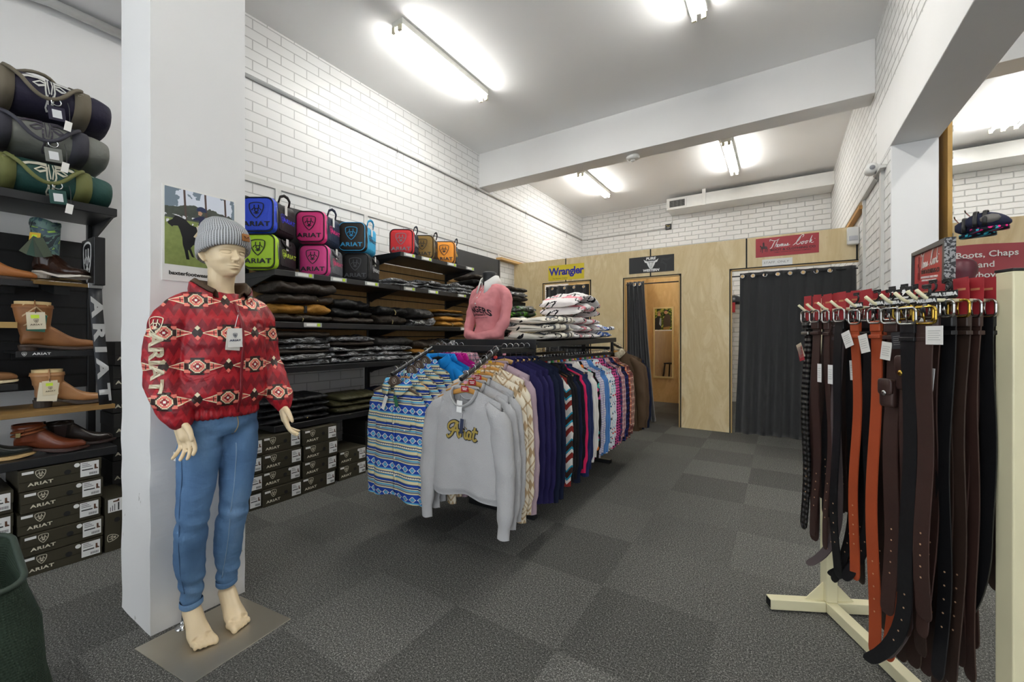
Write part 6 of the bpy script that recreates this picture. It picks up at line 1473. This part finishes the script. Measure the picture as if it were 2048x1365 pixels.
# flowing signature drawn as pen strokes, one unit wide
def signature():
    mb = MB(); W_ = .017
    def cv(pts, w=W_):       # smooth the polyline
        P = [Vector(p) for p in pts]; out = []
        for i in range(len(P)-1):
            a, b, c, d = P[max(i-1, 0)], P[i], P[i+1], P[min(i+2, len(P)-1)]
            for k in range(5):
                u = k/5; out.append(tuple(.5*((2*b)+(c-a)*u+(2*a-5*b+4*c-d)*u*u+(3*b-a-3*c+d)*u**3)))
        out.append(tuple(P[-1])); n = len(out); mb.ribbon(out, [w*(.55+.45*math.sin(math.pi*min(1, (k+1)/n*1.0))) for k in range(n)])
    cv([(-.50,.10),(-.49,.15),(-.44,.12),(-.36,.11),(-.28,.15)]); cv([(-.37,.12),(-.42,.02),(-.46,-.07),(-.50,-.09)])                  # T
    cv([(-.30,.14),(-.36,.0),(-.39,-.07),(-.35,.0),(-.32,.0),(-.345,-.06),(-.32,-.065)])                                                # h
    cv([(-.30,-.01),(-.325,-.05),(-.295,-.06),(-.275,-.02),(-.30,.0),(-.27,-.01),(-.25,.0)])                                             # o
    cv([(-.25,.0),(-.265,-.06),(-.24,-.0),(-.225,.0),(-.24,-.06),(-.21,.0),(-.195,.0),(-.21,-.055),(-.18,-.05)])                         # m
    cv([(-.15,.0),(-.18,-.03),(-.165,-.055),(-.14,-.01),(-.135,-.055),(-.11,-.03),(-.09,.01),(-.085,-.03),(-.105,-.055),(-.04,-.03)])    # as
    cv([(.23,.13),(.26,.17),(.25,.20),(.20,.17),(.13,.07),(.10,-.0),(.12,-.05),(.17,-.03),(.20,.02)]); cv([(.02,-.06),(.06,-.03),(.12,.03),(.17,.09),(.20,.17)])   # C
    cv([(.235,.02),(.205,-.02),(.22,-.05),(.25,-.02),(.245,.02),(.30,.01)]); cv([(.315,.025),(.285,-.015),(.30,-.045),(.33,-.015),(.325,.025),(.37,.01)])       # oo
    cv([(.44,.15),(.40,.04),(.375,-.04)]); cv([(.385,.0),(.43,.04),(.42,.01),(.40,.0),(.43,-.04),(.47,-.02)]); cv([(.49,.06),(.50,.065)], .02)                                      # k
    me = bpy.data.meshes.new('signature'); me.from_pydata(mb.v, [], mb.f); me.update(); return me
SIG = signature()
def sig_mesh(s): return scaled(SIG, s, 1)
def rider_silhouette(mat, t, M_):
    mb = MB(); P = [(-.5,.10),(-.46,.20),(-.38,.24),(-.30,.10),(-.16,.10),(-.14,.34),(-.20,.40),(-.10,.42),(-.08,.50),(.0,.50),(.02,.42),(.10,.40),(.04,.34),(.08,.24),(.06,.10),(.30,.10),(.40,.02),(.44,-.20),(.40,-.45),(.34,-.45),(.34,-.15),(.22,-.12),(.20,-.40),(.13,-.40),(.14,-.12),(-.12,-.12),(-.16,-.48),(-.24,-.48),(-.22,-.15),(-.30,-.10),(-.38,-.38),(-.44,-.36),(-.34,.0),(-.40,.06)]
    mb.prism(P, 0, .001, 'z'); o = mb.build('rider_silhouette', mat, t, fix=False); o.matrix_basis = M_; return o
m_redsign = plain('A82A34', .4)
t = sign('red signature-style sign with rider silhouette above the staff doorway', -.247, .374, 2.166, 2.393, m_redsign)
put_mesh('signature_lettering', sig_mesh(.44), wh, t, frame_m((.055, -.0056, .022), XD, ZD_))
dkr = plain('3A1A1E', .5); text('lower_lettering', 'BOOT & CLOTHING CO', dkr, t, (.06, -.0056, -.040), XD, ZD_, size=.036, bold=.0009, sx=1.12)
text('small_lettering', 'FAMILY OWNED AUSTRALIAN COMPANY', dkr, t, (.06, -.0056, -.070), XD, ZD_, size=.016, bold=.0002, sx=1.2)
rider_silhouette(dkr, t, frame_m((-.225, -.0056, .0), XD, ZD_) @ Matrix.Diagonal((.085, .13, 1, 1)))
t = sign('white paper notice handwritten under the red sign', -.181, .124, 2.03, 2.136, plain('F0F0EE', .7), th=.001, cat='notice')
text('handwriting', 'STAFF  ONLY', plain('8A8A88', .7), t, (-.01, -.0022, .012), XD, ZD_, size=.036, sx=1.2, shear=.15)
# mirror in the middle fitting room
t = thing('mirror', 'tall cream-framed mirror with couple photo inset, in middle fitting room', 'mirror', (-1.806, 8.058, 1.10)); W_, H_ = .182, .655
f_ = MB(); f_.box(-W_, -W_+.03, -.02, 0, -H_, H_).box(W_-.03, W_, -.02, 0, -H_, H_).box(-W_+.03, W_-.03, -.02, 0, H_-.03, H_).box(-W_+.03, W_-.03, -.02, 0, -H_, -H_+.03); f_.build('frame', plain('DCC88E', .4), t)
MB().box(-W_+.03, W_-.03, -.010, -.006, -H_+.03, .215).build('mirror_glass', plain('E8E8E8', .02, metal=1), t)
MB().box(-W_+.03, W_-.03, -.012, -.006, .215, .235).build('inset_bar', wh, t)
MB().box(-W_+.03, W_-.03, -.010, -.006, .235, H_-.03).build('photo_inset', cloth('leafy_photo', None, .5, lambda M, x, y, z: M.ramp(M.noise(26, 4), [(.4, srgb(40,52,26)), (.52, srgb(96,116,50)), (.62, srgb(190,190,90))]), 0), t)
def fp(nm, poly, c, o=0): MB().prism(poly, -.0115-o, -.0102-o, 'y').build(nm, plain(c, .5), t)
fp('woman_coat', [(-.15,.24),(-.04,.24),(-.03,.40),(-.05,.47),(-.10,.49),(-.15,.44)], '1A1C22'); fp('woman_shirt', [(-.075,.34),(-.04,.30),(-.035,.44),(-.06,.46)], 'A8B0BC', .0006)
fp('woman_face', arc(-.075, .515, .028, 0, 345, 10), 'C89878', .0006); fp('woman_hat', [(-.125,.535),(-.03,.545),(-.05,.555),(-.055,.585),(-.10,.58),(-.105,.55)], 'A88A60', .0012)
fp('man_jacket', [(.0,.28),(.13,.30),(.125,.48),(.09,.52),(.04,.52),(.005,.45)], '4A3A2C', .0006); fp('man_trousers', [(.0,.24),(.10,.24),(.12,.31),(.0,.29)], 'A8803E', .0004); fp('man_face', arc(.045, .555, .032, 0, 345, 10), 'C08E6C', .0006); fp('man_hair', [(.015,.57),(.02,.60),(.06,.605),(.08,.585),(.075,.56),(.06,.585),(.03,.585)], '1E1612', .0012)
t = thing('stool', 'black metal stool reflected in the fitting room mirror', 'stool', (-1.90, 6.72, 0), R(10))
MB().box(-.15,.15,-.15,.15,.63,.655).build('seat', m_blackmetal, t, bevel=.012)
for sx_ in (-1, 1):
    for sy_ in (-1, 1): MB().tube([(sx_*.125, sy_*.125, .64), (sx_*.19, sy_*.19, .0)], (.02, .012), 6).build('leg', m_blackmetal, t)
f_ = MB(); f_.tube([(-.165,-.165,.22),(.165,-.165,.22),(.165,.165,.22),(-.165,.165,.22),(-.165,-.165,.22)], .008, 6); f_.build('foot_rail', m_blackmetal, t)
# things glimpsed at the left edge of the staff doorway
t = thing('bicycle_helmet', 'dark helmet with red strap glimpsed beside the staff curtain', 'helmet', (-.70, 8.63, 1.80)); mb = MB(); mb.smooth = True; mb.lathe([(.13,0),(.14,.05),(.11,.12),(.05,.155),(.005,.16)], 20); mb.build('shell', plain('2A2C30', .3), t); MB().box(-.03,.03,-.15,-.13,-.16,.02).build('strap', plain('B02A34', .5), t, bevel=.005)
MB().box(-.01,.01,-.01,.158,.155,.175).build('wall_hook', m_chrome, t)

# ------------------------------------------------------------------ room to the right of the column
t = thing('wall_banner', 'red banner with white lettering for boots, chaps and hats', 'banner', (1.86, 5.948, 1.86))
mb = MB(); mb.smooth = True; rg = [[(-.50+1.2*i/40, -.006-.007*math.sin(i*.9+j*.5)*math.exp(-((i/40-.93)/.1)**2)-.004*math.sin(i*.31), .24-.53*j/12+.01*math.sin(i*.2)) for i in range(41)] for j in range(13)]; mb.loft(rg, closed=False, cap=False); mb.build('banner_cloth', plain('A63A42', .45), t, fix=False)
for tx_, zz in (("Boots, Chaps", .145), ("and", .045), ("Cowboy hats", -.055)): text('lettering', tx_, wh, t, (-.175, -.0175, zz), XD, ZD_, size=.080, bold=.0012, sx=.98)
mb = MB(); mb.prism([(-.245+.105*math.cos(a), -.17+.030*math.sin(a)) for a in [2*math.pi*k/28 for k in range(28)]], -.0185, -.0165, 'y'); mb.build('white_oval', wh, t)
mb = MB(); mb.prism([(-.36,-.165),(-.24,-.135),(-.30,-.138),(-.37,-.15)], -.0185, -.0165, 'y'); mb.build('oval_tail', wh, t)
def hoofboot(label, x, y, z, under, rz):
    t = thing('horse_boot', label, 'horse boot', (x, y, z), rz); mb = MB(); mb.smooth = True
    rg = []
    for k in range(15):
        f = k/14; r = .062*math.sin(math.pi*min(1, f*.93+.06))**.55; rg.append([(-.02+.21*f, r*1.05*math.cos(a), .03*f*-1+r*1.15*math.sin(a)*(1 if math.sin(a) > 0 else .7)) for a in [2*math.pi*i/18 for i in range(18)]])
    mb.loft(rg); mb.build('shell', cloth('navy_mesh', srgb(36,40,62), .7), t)
    mb = MB(); mb.smooth = True; mb.loft([[(a*.9+.09, b, c-.052) for a, b in rrect(.2, .11, .04, 4)] for c in (0, -.02)]); mb.build('sole_pad', cloth('bright_spotted', None, .6, p_floral(srgb(24,26,40), [srgb(*under), srgb(*under), srgb(60,180,200)], 46)), t)
    for q in range(2):
        mb = MB(); mb.smooth = True; mb.tube([(.03+q*.045, .07*math.cos(a), .075*math.sin(a)-.005) for a in [R(-30)+R(240)*k/12 for k in range(13)]], (.004, .012), 8); mb.build('strap', m_black, t)
    mb = MB(); mb.smooth = True; mb.loft([[(.10+.05*a, b*.03-.066 if False else -.064, c*.03) for a, b, c in ((math.cos(k*.7), 0, math.sin(k*.7)) for k in range(9))], [(.10+.05*math.cos(k*.7), -.069, .03*math.sin(k*.7)) for k in range(9)]]); mb.build('side_patch', plain('6A6864', .6), t)
    MB().tube([(-.02, .16, .075), (-.02, -.02, .075), (-.02, -.04, .085)], .004, 6).build('hanging_hook', m_chrome, t)
    return t
hoofboot('navy mesh horse boot with blue underside hanging by the slatwall', 1.095, 4.335, 1.985, (40,160,190), R(-20)); hoofboot('navy mesh horse boot with pink underside, in front of the blue one', 1.12, 4.22, 2.0, (220,40,130), R(-22))
t = thing('riding_cap', 'maroon padded riding cap hanging behind the framed counter sign', 'cap', (1.11, 4.30, 1.66)); mb = MB(); mb.smooth = True
mb.lathe([(.035,-.13),(.05,-.10),(.058,-.03),(.068,.0),(.072,.03),(.062,.07),(.04,.098),(.008,.108)], 22); mb.build('shell', plain('5E2632', .45, bumpy=.3, scale=40), t); MB().lathe([(.05,-.15),(.052,-.132)], 16).build('rim', m_chrome, t)
MB().tube([(0, 0, .10), (-.03, .0, .12)], .003, 6).build('hook', m_chrome, t)
sl = [o for o in bpy.data.objects if o.name == 'slatwall_panel'][0]
for k in range(10):
    z_ = 1.35+k*.2; 
    g = MB(); g.prism([(1.078, z_-.022), (1.083, z_-.022), (1.083, z_-.006), (1.079, z_), (1.083, z_+.006), (1.083, z_+.022), (1.078, z_+.022)], 4.398, 5.58, 'y'); o = g.build('slat_channel', plain('D8D8D4', .3, metal=.6), sl)

# ------------------------------------------------------------------ belt stand
B0, AV, PV = Vector((.18, 2.30, 0)), Vector((.458, -.889, 0)).normalized(), Vector((-.889, -.458, 0)).normalized()
ang = math.atan2(AV.y, AV.x)
ST = thing('belt_stand', 'cream tubular steel stand loaded with leather belts', 'display stand', B0, ang)      # local x along the bar, local -y towards the doorway side
MS = Matrix.Translation(B0) @ Matrix.Rotation(ang, 4, 'Z')
def post(x):
    MB().box(x-.023, x+.023, -.023, .023, .05, 1.372).build('post', m_cream, ST, bevel=.004); MB().box(x-.0235, x+.0235, -.0235, .0235, 1.372, 1.379).build('post_cap', m_black, ST, bevel=.001)
post(0); post(.735)
MB().box(.023, .712, -.015, .015, 1.278, 1.318).build('top_bar', m_cream, ST, bevel=.003)
MB().box(-.03, .80, -.022, .022, .006, .05).build('base_rail', m_cream, ST, bevel=.003)
for x in (0, .735):
    for s in (-1, 1):
        fb = MB(); L0, L1 = .023, .25; fb.box(x-.022, x+.022, min(s*L0, s*L1), max(s*L0, s*L1), .006, .05); fb.build('foot', m_cream, ST, bevel=.003)
        MB().box(x-.018, x+.018, s*.2505-.0006, s*.2505+.0006, .011, .046).build('foot_opening', m_darkline, ST)
        g = MB(); g.prism([(s*.023, .05), (s*.10, .05), (s*.023, .13)], x-.002, x+.002, 'x'); g.build('gusset', m_cream, ST)
# local +y is PV mirrored? AV x up: rotate (0,1) -> (-AV.y, AV.x) = away from camera-left, so camera-left pegs use local -y
pegs = [.145,.20,.268,.342,.420,.510,.572,.625,.668,.698]
for i, s in enumerate(pegs):
    for sd_ in (-1, 1):
        mb = MB(); mb.smooth = True; mb.tube([(s, sd_*.012, 1.300), (s, sd_*.165, 1.302), (s, sd_*.182, 1.309), (s, sd_*.205, 1.330)], .0050, 8); mb.build('peg', m_cream, ST)
m_bdark = leather('dark_brown_belt', srgb(66,44,38), srgb(50,34,30), .42); m_bblack = leather('black_belt', srgb(24,24,26), srgb(16,16,18), .38); m_borange = leather('burnt_orange_belt', srgb(170,76,38), srgb(150,62,30), .5)
m_bchoc = leather('chocolate_belt', srgb(58,42,34), srgb(44,32,27), .45); m_bgrey = leather('worn_flesh_side', srgb(92,80,80), srgb(70,62,64), .6)
m_gold = plain('C8A64A', .22, metal=1); m_silver = plain('BDBDBA', .2, metal=1); m_redcard = plain('A62C34', .5)
M = Mat('braided_leather', .3, spec=.5); x, y, z = M.xyz(); h = ((z/.021).fr()-.5).abs()*((x/.019).cell().abs()+.5); M.col(M.mix(h, srgb(12,12,13), srgb(30,30,32))); M.bump(((z/.021).fr()-.5).abs()*-2.0+((x/.019).cell().abs())*-1.0, 1, .008); m_braid = M.m
def belt(label, s, q, zt, zb, w, mat, metal, card='red', face=0, curl=0, seed=0, side=-1, hole=True, tagc=None, pouch=None, group=None, thick=.0038, back=None):
    """hangs on the peg at distance s along the bar, q out from the bar; face turns the strap towards the camera"""
    p = MS @ Vector((s, side*q, 0)); base = math.atan2(-PV.x, PV.y) if False else 0
    fdir = (PV if side < 0 else -PV); a_ = math.atan2(fdir.y, fdir.x)+math.pi/2 + face          # local -y faces outwards
    t = thing('leather_belt', label, 'belt', (p.x, p.y, 1.30), a_, group)
    r_ = random.Random(seed*7+3); H0 = zt-1.30; L_ = zt-zb-.025; N = 26; rg = []; b1, b2 = r_.uniform(-.012, .012), r_.uniform(-.010, .010)
    cen = []
    for k in range(N+1):
        f = k/N; zz = H0-L_*f; yy = b1*math.sin(f*3.1)+.006*math.sin(f*9+seed) - .010*f; xx = b2*math.sin(f*2.6) + curl*max(0, (f-.72)/.28)**2; 
        if curl: zz += abs(curl)*.55*max(0, (f-.72)/.28)**2.2; yy -= .03*max(0, (f-.72)/.28)**2
        hw = w/2; cen.append(Vector((xx, yy, zz)))
        tw_ = .15*math.sin(f*2.3+seed)*f; dx, dy = math.cos(tw_)*hw, math.sin(tw_)*hw
        rg.append([(xx-dx, yy-dy-thick/2, zz), (xx+dx, yy+dy-thick/2, zz), (xx+dx, yy+dy+thick/2, zz), (xx-dx, yy-dy+thick/2, zz)])
    last, dv = rg[-1], (cen[-1]-cen[-2]).normalized()
    for dd, q1 in ((.010, .93), (.018, .78), (.023, .56), (.0255, .28)):
        c_ = sum((Vector(p_) for p_ in last), Vector())/4; rg.append([tuple(c_+dv*dd+(Vector(p_)-c_)*(q1 if True else 1)) for p_ in last])
    mb = MB(); mb.loft(rg); o = mb.build('strap', mat, t, bevel=0)
    if hole:
        for q_ in range(5):
            k = N-3-q_*1; c = cen[k]; 
            if L_/N > 0: pass
            zz = c.z if abs(L_/N-.03) < .02 else c.z
            m2 = MB(); m2.lathe([(.0026, 0), (.0026, -.0006)], 8, (c.x, c.y-thick/2, zz), 'y'); m2.build('hole', plain('C09A78', .6), t)
    # fold over the buckle with loop keepers
    mb = MB(); mb.smooth = False; mb.box(-w/2*1.03, w/2*1.03, -thick-.004, thick+.002, H0-.030, H0+.004).build('fold', mat, t, bevel=.0035)
    MB().box(-w/2*1.12, w/2*1.12, -thick-.006, thick+.004, H0-.052, H0-.040).build('keeper', mat if metal != 'bars' else m_silver, t, bevel=.002)
    mm = {'gold': m_gold, 'silver': m_silver, 'bars': m_silver}[metal]; bw, bh = w*1.35, .046
    mb = MB(); mb.smooth = True; pts = [(a, -.004-.004*math.cos(b*30), b+H0+.020) for a, b in rrect(bw, bh, .012, 4)]; mb.tube(pts+[pts[0]], .0034, 8, cap=False); mb.build('buckle', mm, t)
    mb = MB(); mb.smooth = True; mb.tube([(0, -.006, H0+.002), (0, -.010, H0+.02), (0, -.007, H0+.043)], .0022, 6); mb.build('prong', mm, t)
    tp_ = .045
    if card == 'red':
        g = MB(); g.M = Matrix.Rotation(R(r_.uniform(-4, 4)), 4, 'Y'); g.prism([(-.016, H0+.004), (.016, H0+.004), (.020, H0+.055), (.020, H0+.105), (-.020, H0+.105), (-.020, H0+.055)], .001, .0022, 'y'); o = g.build('hang_card', m_redcard, t)
        MB().box(-.011, .011, .0, .0009, H0+.070, H0+.076).build('card_print', plain('C88A60', .5), t)
    if card == 'black':
        g = MB(); g.box(-.026, .026, -.001, .0016, H0+.050, H0+.070); g.build('hanger_banner', m_black, t, bevel=.002); text('hanger_lettering', 'AKUBRA', wh, t, (0, -.0022, H0+.060), XD, ZD_, size=.0125, bold=.0009, sx=1.05)
        g = MB(); g.smooth = True; g.tube([(0, 0, H0+.07), (.008, 0, H0+.078), (.010, 0, H0+.088), (.004, 0, H0+.097), (-.006, 0, H0+.094)], (.0035, .0018), 8); g.build('hanger_hook', m_black, t)
        MB().box(-.012, .012, -.001, .001, H0+.094, H0+.104).build('hanger_tab', m_black, t, bevel=.001)
        g = MB(); g.smooth = True; g.tube([(0, -.004, H0+.052), (0, -.012, H0+.038), (0, -.008, H0+.022)], (.007, .0015), 8); g.build('hanger_strap', m_black, t)
    if tagc:
        for c_, dx, dz, tl, tw2, th2 in tagc:
            Mx = Matrix.Translation((dx, -.016, H0+dz)) @ Matrix.Rotation(R(tl), 4, 'Y'); g = MB(); g.M = Mx; g.box(-tw2/2, tw2/2, -.0006, .0006, -th2, 0); g.build('swing_tag', plain(c_, .6), t)
            g = MB(); g.M = Mx
            for k in range(5): g.box(-tw2*.36, tw2*(.36-.08*(k % 2)), -.0011, -.0006, -th2*(.25+.12*k)-.001, -th2*(.25+.12*k))
            g.build('tag_print', plain('9A9A96', .6), t)
    if pouch:
        for dz, hh in pouch:
            zc = H0-dz; g = MB(); g.smooth = True; g.loft([[(a, yy, zc+b) for a, b in rrect(w*s1, hh*s1, .006, 3)] for yy, s1 in ((-.004, 1.0), (-.018, 1.0), (-.022, .9))]); g.build('pouch', mat, t)
            g = MB(); g.smooth = True; g.loft([[(a, yy, zc+hh*.22+b) for a, b in rrect(w*1.05*s1, hh*.58*s1, .010, 3)] for yy, s1 in ((-.018, 1.0), (-.025, 1.0), (-.0265, .92))]); g.build('pouch_flap', mat, t)
            g = MB(); g.smooth = True; g.lathe([(.0085, -.026), (.008, -.0285), (.003, -.030)], 16, (0, 0, zc), 'y'); g.build('press_stud', mm, t)
    return t
FC = R(6)
tagA = ('F2F0EC', .030, -.035, 20, .034, .052); tagB = ('EEECE6', -.028, -.03, -22, .036, .055)
front = [(0,.172,1.262,.42,.036,m_braid,'bars','red','black braided leather belt, leftmost on the stand',[('C8B8A0',-.028,-.09,-24,.03,.06),('A83038',-.022,-.10,-16,.028,.06)]),
 (1,.170,1.262,.42,.038,m_bdark,'silver','red','plain dark brown belt beside the braided one',None),
 (2,.170,1.258,.40,.026,m_bdark,'silver','red','narrow stitched brown belt with two studs',[('F0F0EC',-.02,-.16,0,.02,.07)]),
 (3,.170,1.258,.33,.036,m_bblack,'silver','red','black belt with raised edges left of the orange belts',[('F0F0EC',-.03,-.16,0,.022,.07)]),
 (4,.172,1.248,.37,.034,m_borange,'silver','black','shorter burnt orange belt',[tagB]),
 (5,.172,1.248,.175,.037,m_borange,'silver','black','longer burnt orange belt reaching lowest',[('ECEAE2',-.036,-.04,-14,.034,.06)]),
 (6,.172,1.245,.35,.044,m_bdark,'silver','black','dark brown belt right of the long orange belt',[('ECEAE2',.0,-.06,8,.034,.055),('26262A',.03,-.03,-6,.034,.05)]),
 (7,.166,1.245,.33,.040,m_bdark,'gold','black','brown belt with brass buckle and knife pouch',[('F0EEE6',.04,-.01,-58,.045,.062)]),
 (8,.156,1.245,.30,.040,m_bchoc,'gold','black','dark chocolate belt with brass buckle and slim pouch',None),
 (9,.178,1.240,.42,.046,m_bdark,'gold','black','widest dark brown belt beside the near post',[('F2F0EA',.035,-.01,0,.045,.05)])]
ords = ['first','second','third','fourth','fifth','sixth','seventh','eighth','ninth','tenth']
for (pi, q, zt, zb, w_, m_, me_, cd, lb, tg) in front:
    belt(lb, pegs[pi], q, zt, zb, w_, m_, me_, cd, FC, 0, pi+1, tagc=tg, pouch=[(.15,.10)] if pi in (7, 8) else ([(.215,.085)] if pi == 6 else None), thick=.006 if pi == 0 else .0038)
rb_ = random.Random(21); rows = [(.138,'second'),(.104,'third'),(.070,'fourth'),(.038,'rearmost')]
mats_ = [m_bdark, m_bdark, m_bchoc, m_bblack, m_bdark, m_bchoc]
for pi in range(10):
    for k, (q, od) in enumerate(rows):
        mt = mats_[(pi*3+k*2) % 6]; cn = {id(m_bdark): 'dark brown', id(m_bblack): 'black', id(m_bchoc): 'chocolate'}[id(mt)]
        if pi in (4, 5) and k == 0: mt, cn = (m_bblack, 'black') if pi == 4 else (m_borange, 'burnt orange')
        zb = rb_.uniform(.34, .55) if pi < 3 else rb_.uniform(.16, .42); card = 'red' if pi < 4 else rb_.choice(['black', 'black', 'red'])
        tg = [('F0F0EC', .01, -.12-.03*rb_.random(), rb_.uniform(-6, 6), .024, .07)] if rb_.random() < .35 and k < 2 else None
        belt(f'{cn} belt, {od} from the tip on the {ords[pi]} peg, doorway side', pegs[pi], q-.012*(pi % 2), 1.262-.004*(pi > 3), zb, rb_.choice([.034,.038,.040,.042]), mt, rb_.choice(['silver','gold'] if pi > 5 else ['silver']), card, FC+rb_.uniform(-.06,.06), rb_.choice([0,0,0,.02,-.03]) if pi > 2 else 0, pi*5+k, tagc=tg, hole=k < 2, group='dark belts packed on the doorway-side pegs')
for pi in range(10):
    for k, (q, od) in enumerate(((.17,'front'),(.12,'middle'),(.07,'rear'))):
        mt = mats_[(pi*5+k) % 6]; cn = {id(m_bdark): 'dark brown', id(m_bblack): 'black', id(m_bchoc): 'chocolate'}[id(mt)]
        if pi == 8 and k == 0: mt, cn = m_borange, 'tan orange'
        belt(f'{cn} belt, {od} of the {ords[pi]} peg on the column side', pegs[pi], q, 1.262, rb_.uniform(.3, .55), rb_.choice([.034,.038,.042]), mt, rb_.choice(['gold','silver']), 'red', rb_.uniform(-.1,.1), 0, 60+pi*3+k, side=1, hole=False, group='belts on the column-side pegs')
# long straps curling sideways near the floor
for k, (s, q, zb, cu, m_, lb) in enumerate(((.30,.15,.26,-.08,m_bgrey,'greyish brown strap end curling left near the floor'),(.36,.10,.24,-.09,m_bblack,'black strap end curling left above the base rail'),(.590,.125,.17,-.05,m_bgrey,'wide grey flesh-side strap end near the base rail'),(.655,.19,.15,-.08,m_bblack,'broad black strap end sweeping left at the bottom'),(.44,.08,.32,.06,m_bdark,'dark brown strap end curling right behind the orange belts'))):
    belt(lb, s, q, 1.24, zb, .042, m_, 'silver', None, FC, cu, 90+k)
# framed counter sign leaning on top of the stand
P0, P1 = Vector((.475, 2.44, 1.405)), Vector((.407, 1.724, 1.338)); dirx = (P1-P0).normalized(); Lg = (P1-P0).length; upv = (Vector((0,0,1))-dirx*dirx.z).normalized()
t = thing('framed_sign', 'framed red signature sign with speckled edge on top of belt stand', 'sign', (P0+P1)/2); Mx = frame_m((0,0,0), dirx, upv)
M = Mat('speckled_edge', .6); n = M.noise(160, 2); M.col(M.mix(n > .52, srgb(44,44,46), srgb(150,150,150))); m_speck = M.m
def fbx(nm, x0, x1, z0, z1, d0, d1, m): g = MB(); g.M = Mx; g.box(x0, x1, z0, z1, d0, d1); return g.build(nm, m, t, bevel=.001)
Hh = .152; hl = Lg/2; fm = plain('4A4B4D', .45)
fbx('frame_rail', -hl, hl, 0, .016, -.02, .004, fm); fbx('frame_rail', -hl, hl, Hh-.016, Hh, -.02, .004, fm); fbx('frame_stile', -hl, -hl+.03, .016, Hh-.016, -.02, .004, fm); fbx('frame_stile', hl-.03, hl, .016, Hh-.016, -.02, .004, fm)
fbx('speckled_side', hl, hl+.004, 0, Hh, -.02, .004, m_speck); fbx('panel', -hl+.03, hl-.03, .016, Hh-.016, -.018, -.004, plain('C02C30', .35))
put_mesh('signature_lettering', sig_mesh(.25), wh, t, Mx @ Matrix.Translation((.04, Hh*.64, -.0035)) @ Matrix.Diagonal((1.5, 1, 1, 1)))
me = text_mesh('BOOT & CLOTHING CO', size=.020, bold=.0006, sx=1.7); put_mesh('lower_lettering', me, dkr, t, Mx @ Matrix.Translation((.05, Hh*.42, -.0035)))
me = text_mesh("AUSTRALIA'S LARGEST FAMILY OWNED\nCOUNTRY CLOTHING COMPANY", size=.0105, bold=.0002, sx=1.9, line=1.1); put_mesh('small_lettering', me, wh, t, Mx @ Matrix.Translation((.03, Hh*.25, -.0035)))
rider_silhouette(plain('7A1A20', .5), t, Mx @ Matrix.Translation((-.20, Hh*.5, -.0035)) @ Matrix.Diagonal((.06, .10, 1, 1)))

# ------------------------------------------------------------------ green quilted bag standing at the lower left
GB = thing('green_bag', 'dark green quilted bag standing open at the lower left corner', 'bag', (-1.72, .095, 0))
M = Mat('green_quilted_cloth', .8, spec=.2); x, y, z = M.xyz(); w1 = ((z/.0065).cell().abs())*2; w2 = (((x-y)/.007).cell().abs())*2; sm_ = (z < .30)
M.col(M.mix(M.noise(9, 3)*.6, srgb(46,60,48), srgb(28,38,31))); M.bump((w1*w2)*(z > .27)*.6+M.noise(12, 3)*.6, .6, .005); m_gq = M.m
def bagring(z, s, wob=0, ins=0):
    out = []
    for a, b in rrect(.40*s-ins, .36*s-ins, .07*s, 5): out.append((a+.008*math.sin(z*30+b*20), b+.006*math.sin(z*24+a*18), z+wob*(a*.20+b*.05)))
    return out
mb = MB(); mb.smooth = True; mb.loft([bagring(z, s, wb) for z, s, wb in ((.003,.99,0),(.02,1.03,0),(.12,1.05,0),(.25,1.02,0),(.26,1.035,0),(.38,.97,-.2),(.50,.89,-.5),(0.585,.80,-.7),(0.62,.79,-.8),(0.62,.76,-.8),(0.565,.74,-.6),(.45,.74,-.3))], cap=True); mb.build('bag_body', m_gq, GB)
mb = MB(); mb.smooth = True; rr_ = [Vector(p) for p in bagring(.622, .785, -.8)]; mb.tube([tuple(p) for p in rr_+[rr_[0]]], .007, 8, cap=False); mb.build('rim_binding', plain('2E3C32', .7), GB)
mb = MB(); mb.smooth = True; mb.loft([bagring(z, s) for z, s in ((.235,1.035),(.24,1.055),(.262,1.05),(.266,1.03))], cap=False); mb.build('lower_band', plain('44543F', .7), GB)
t = thing('red_item', 'small red and black item at the lower left photo edge', 'bag', (-1.50, .045, 0)); MB().box(-.05,.05,-.05,.05,0,.34).build('body', plain('1E1A1C', .6), t, bevel=.01); MB().box(-.051,.051,-.051,.051,.34,.375).build('red_rim', plain('B8303C', .5), t, bevel=.008)
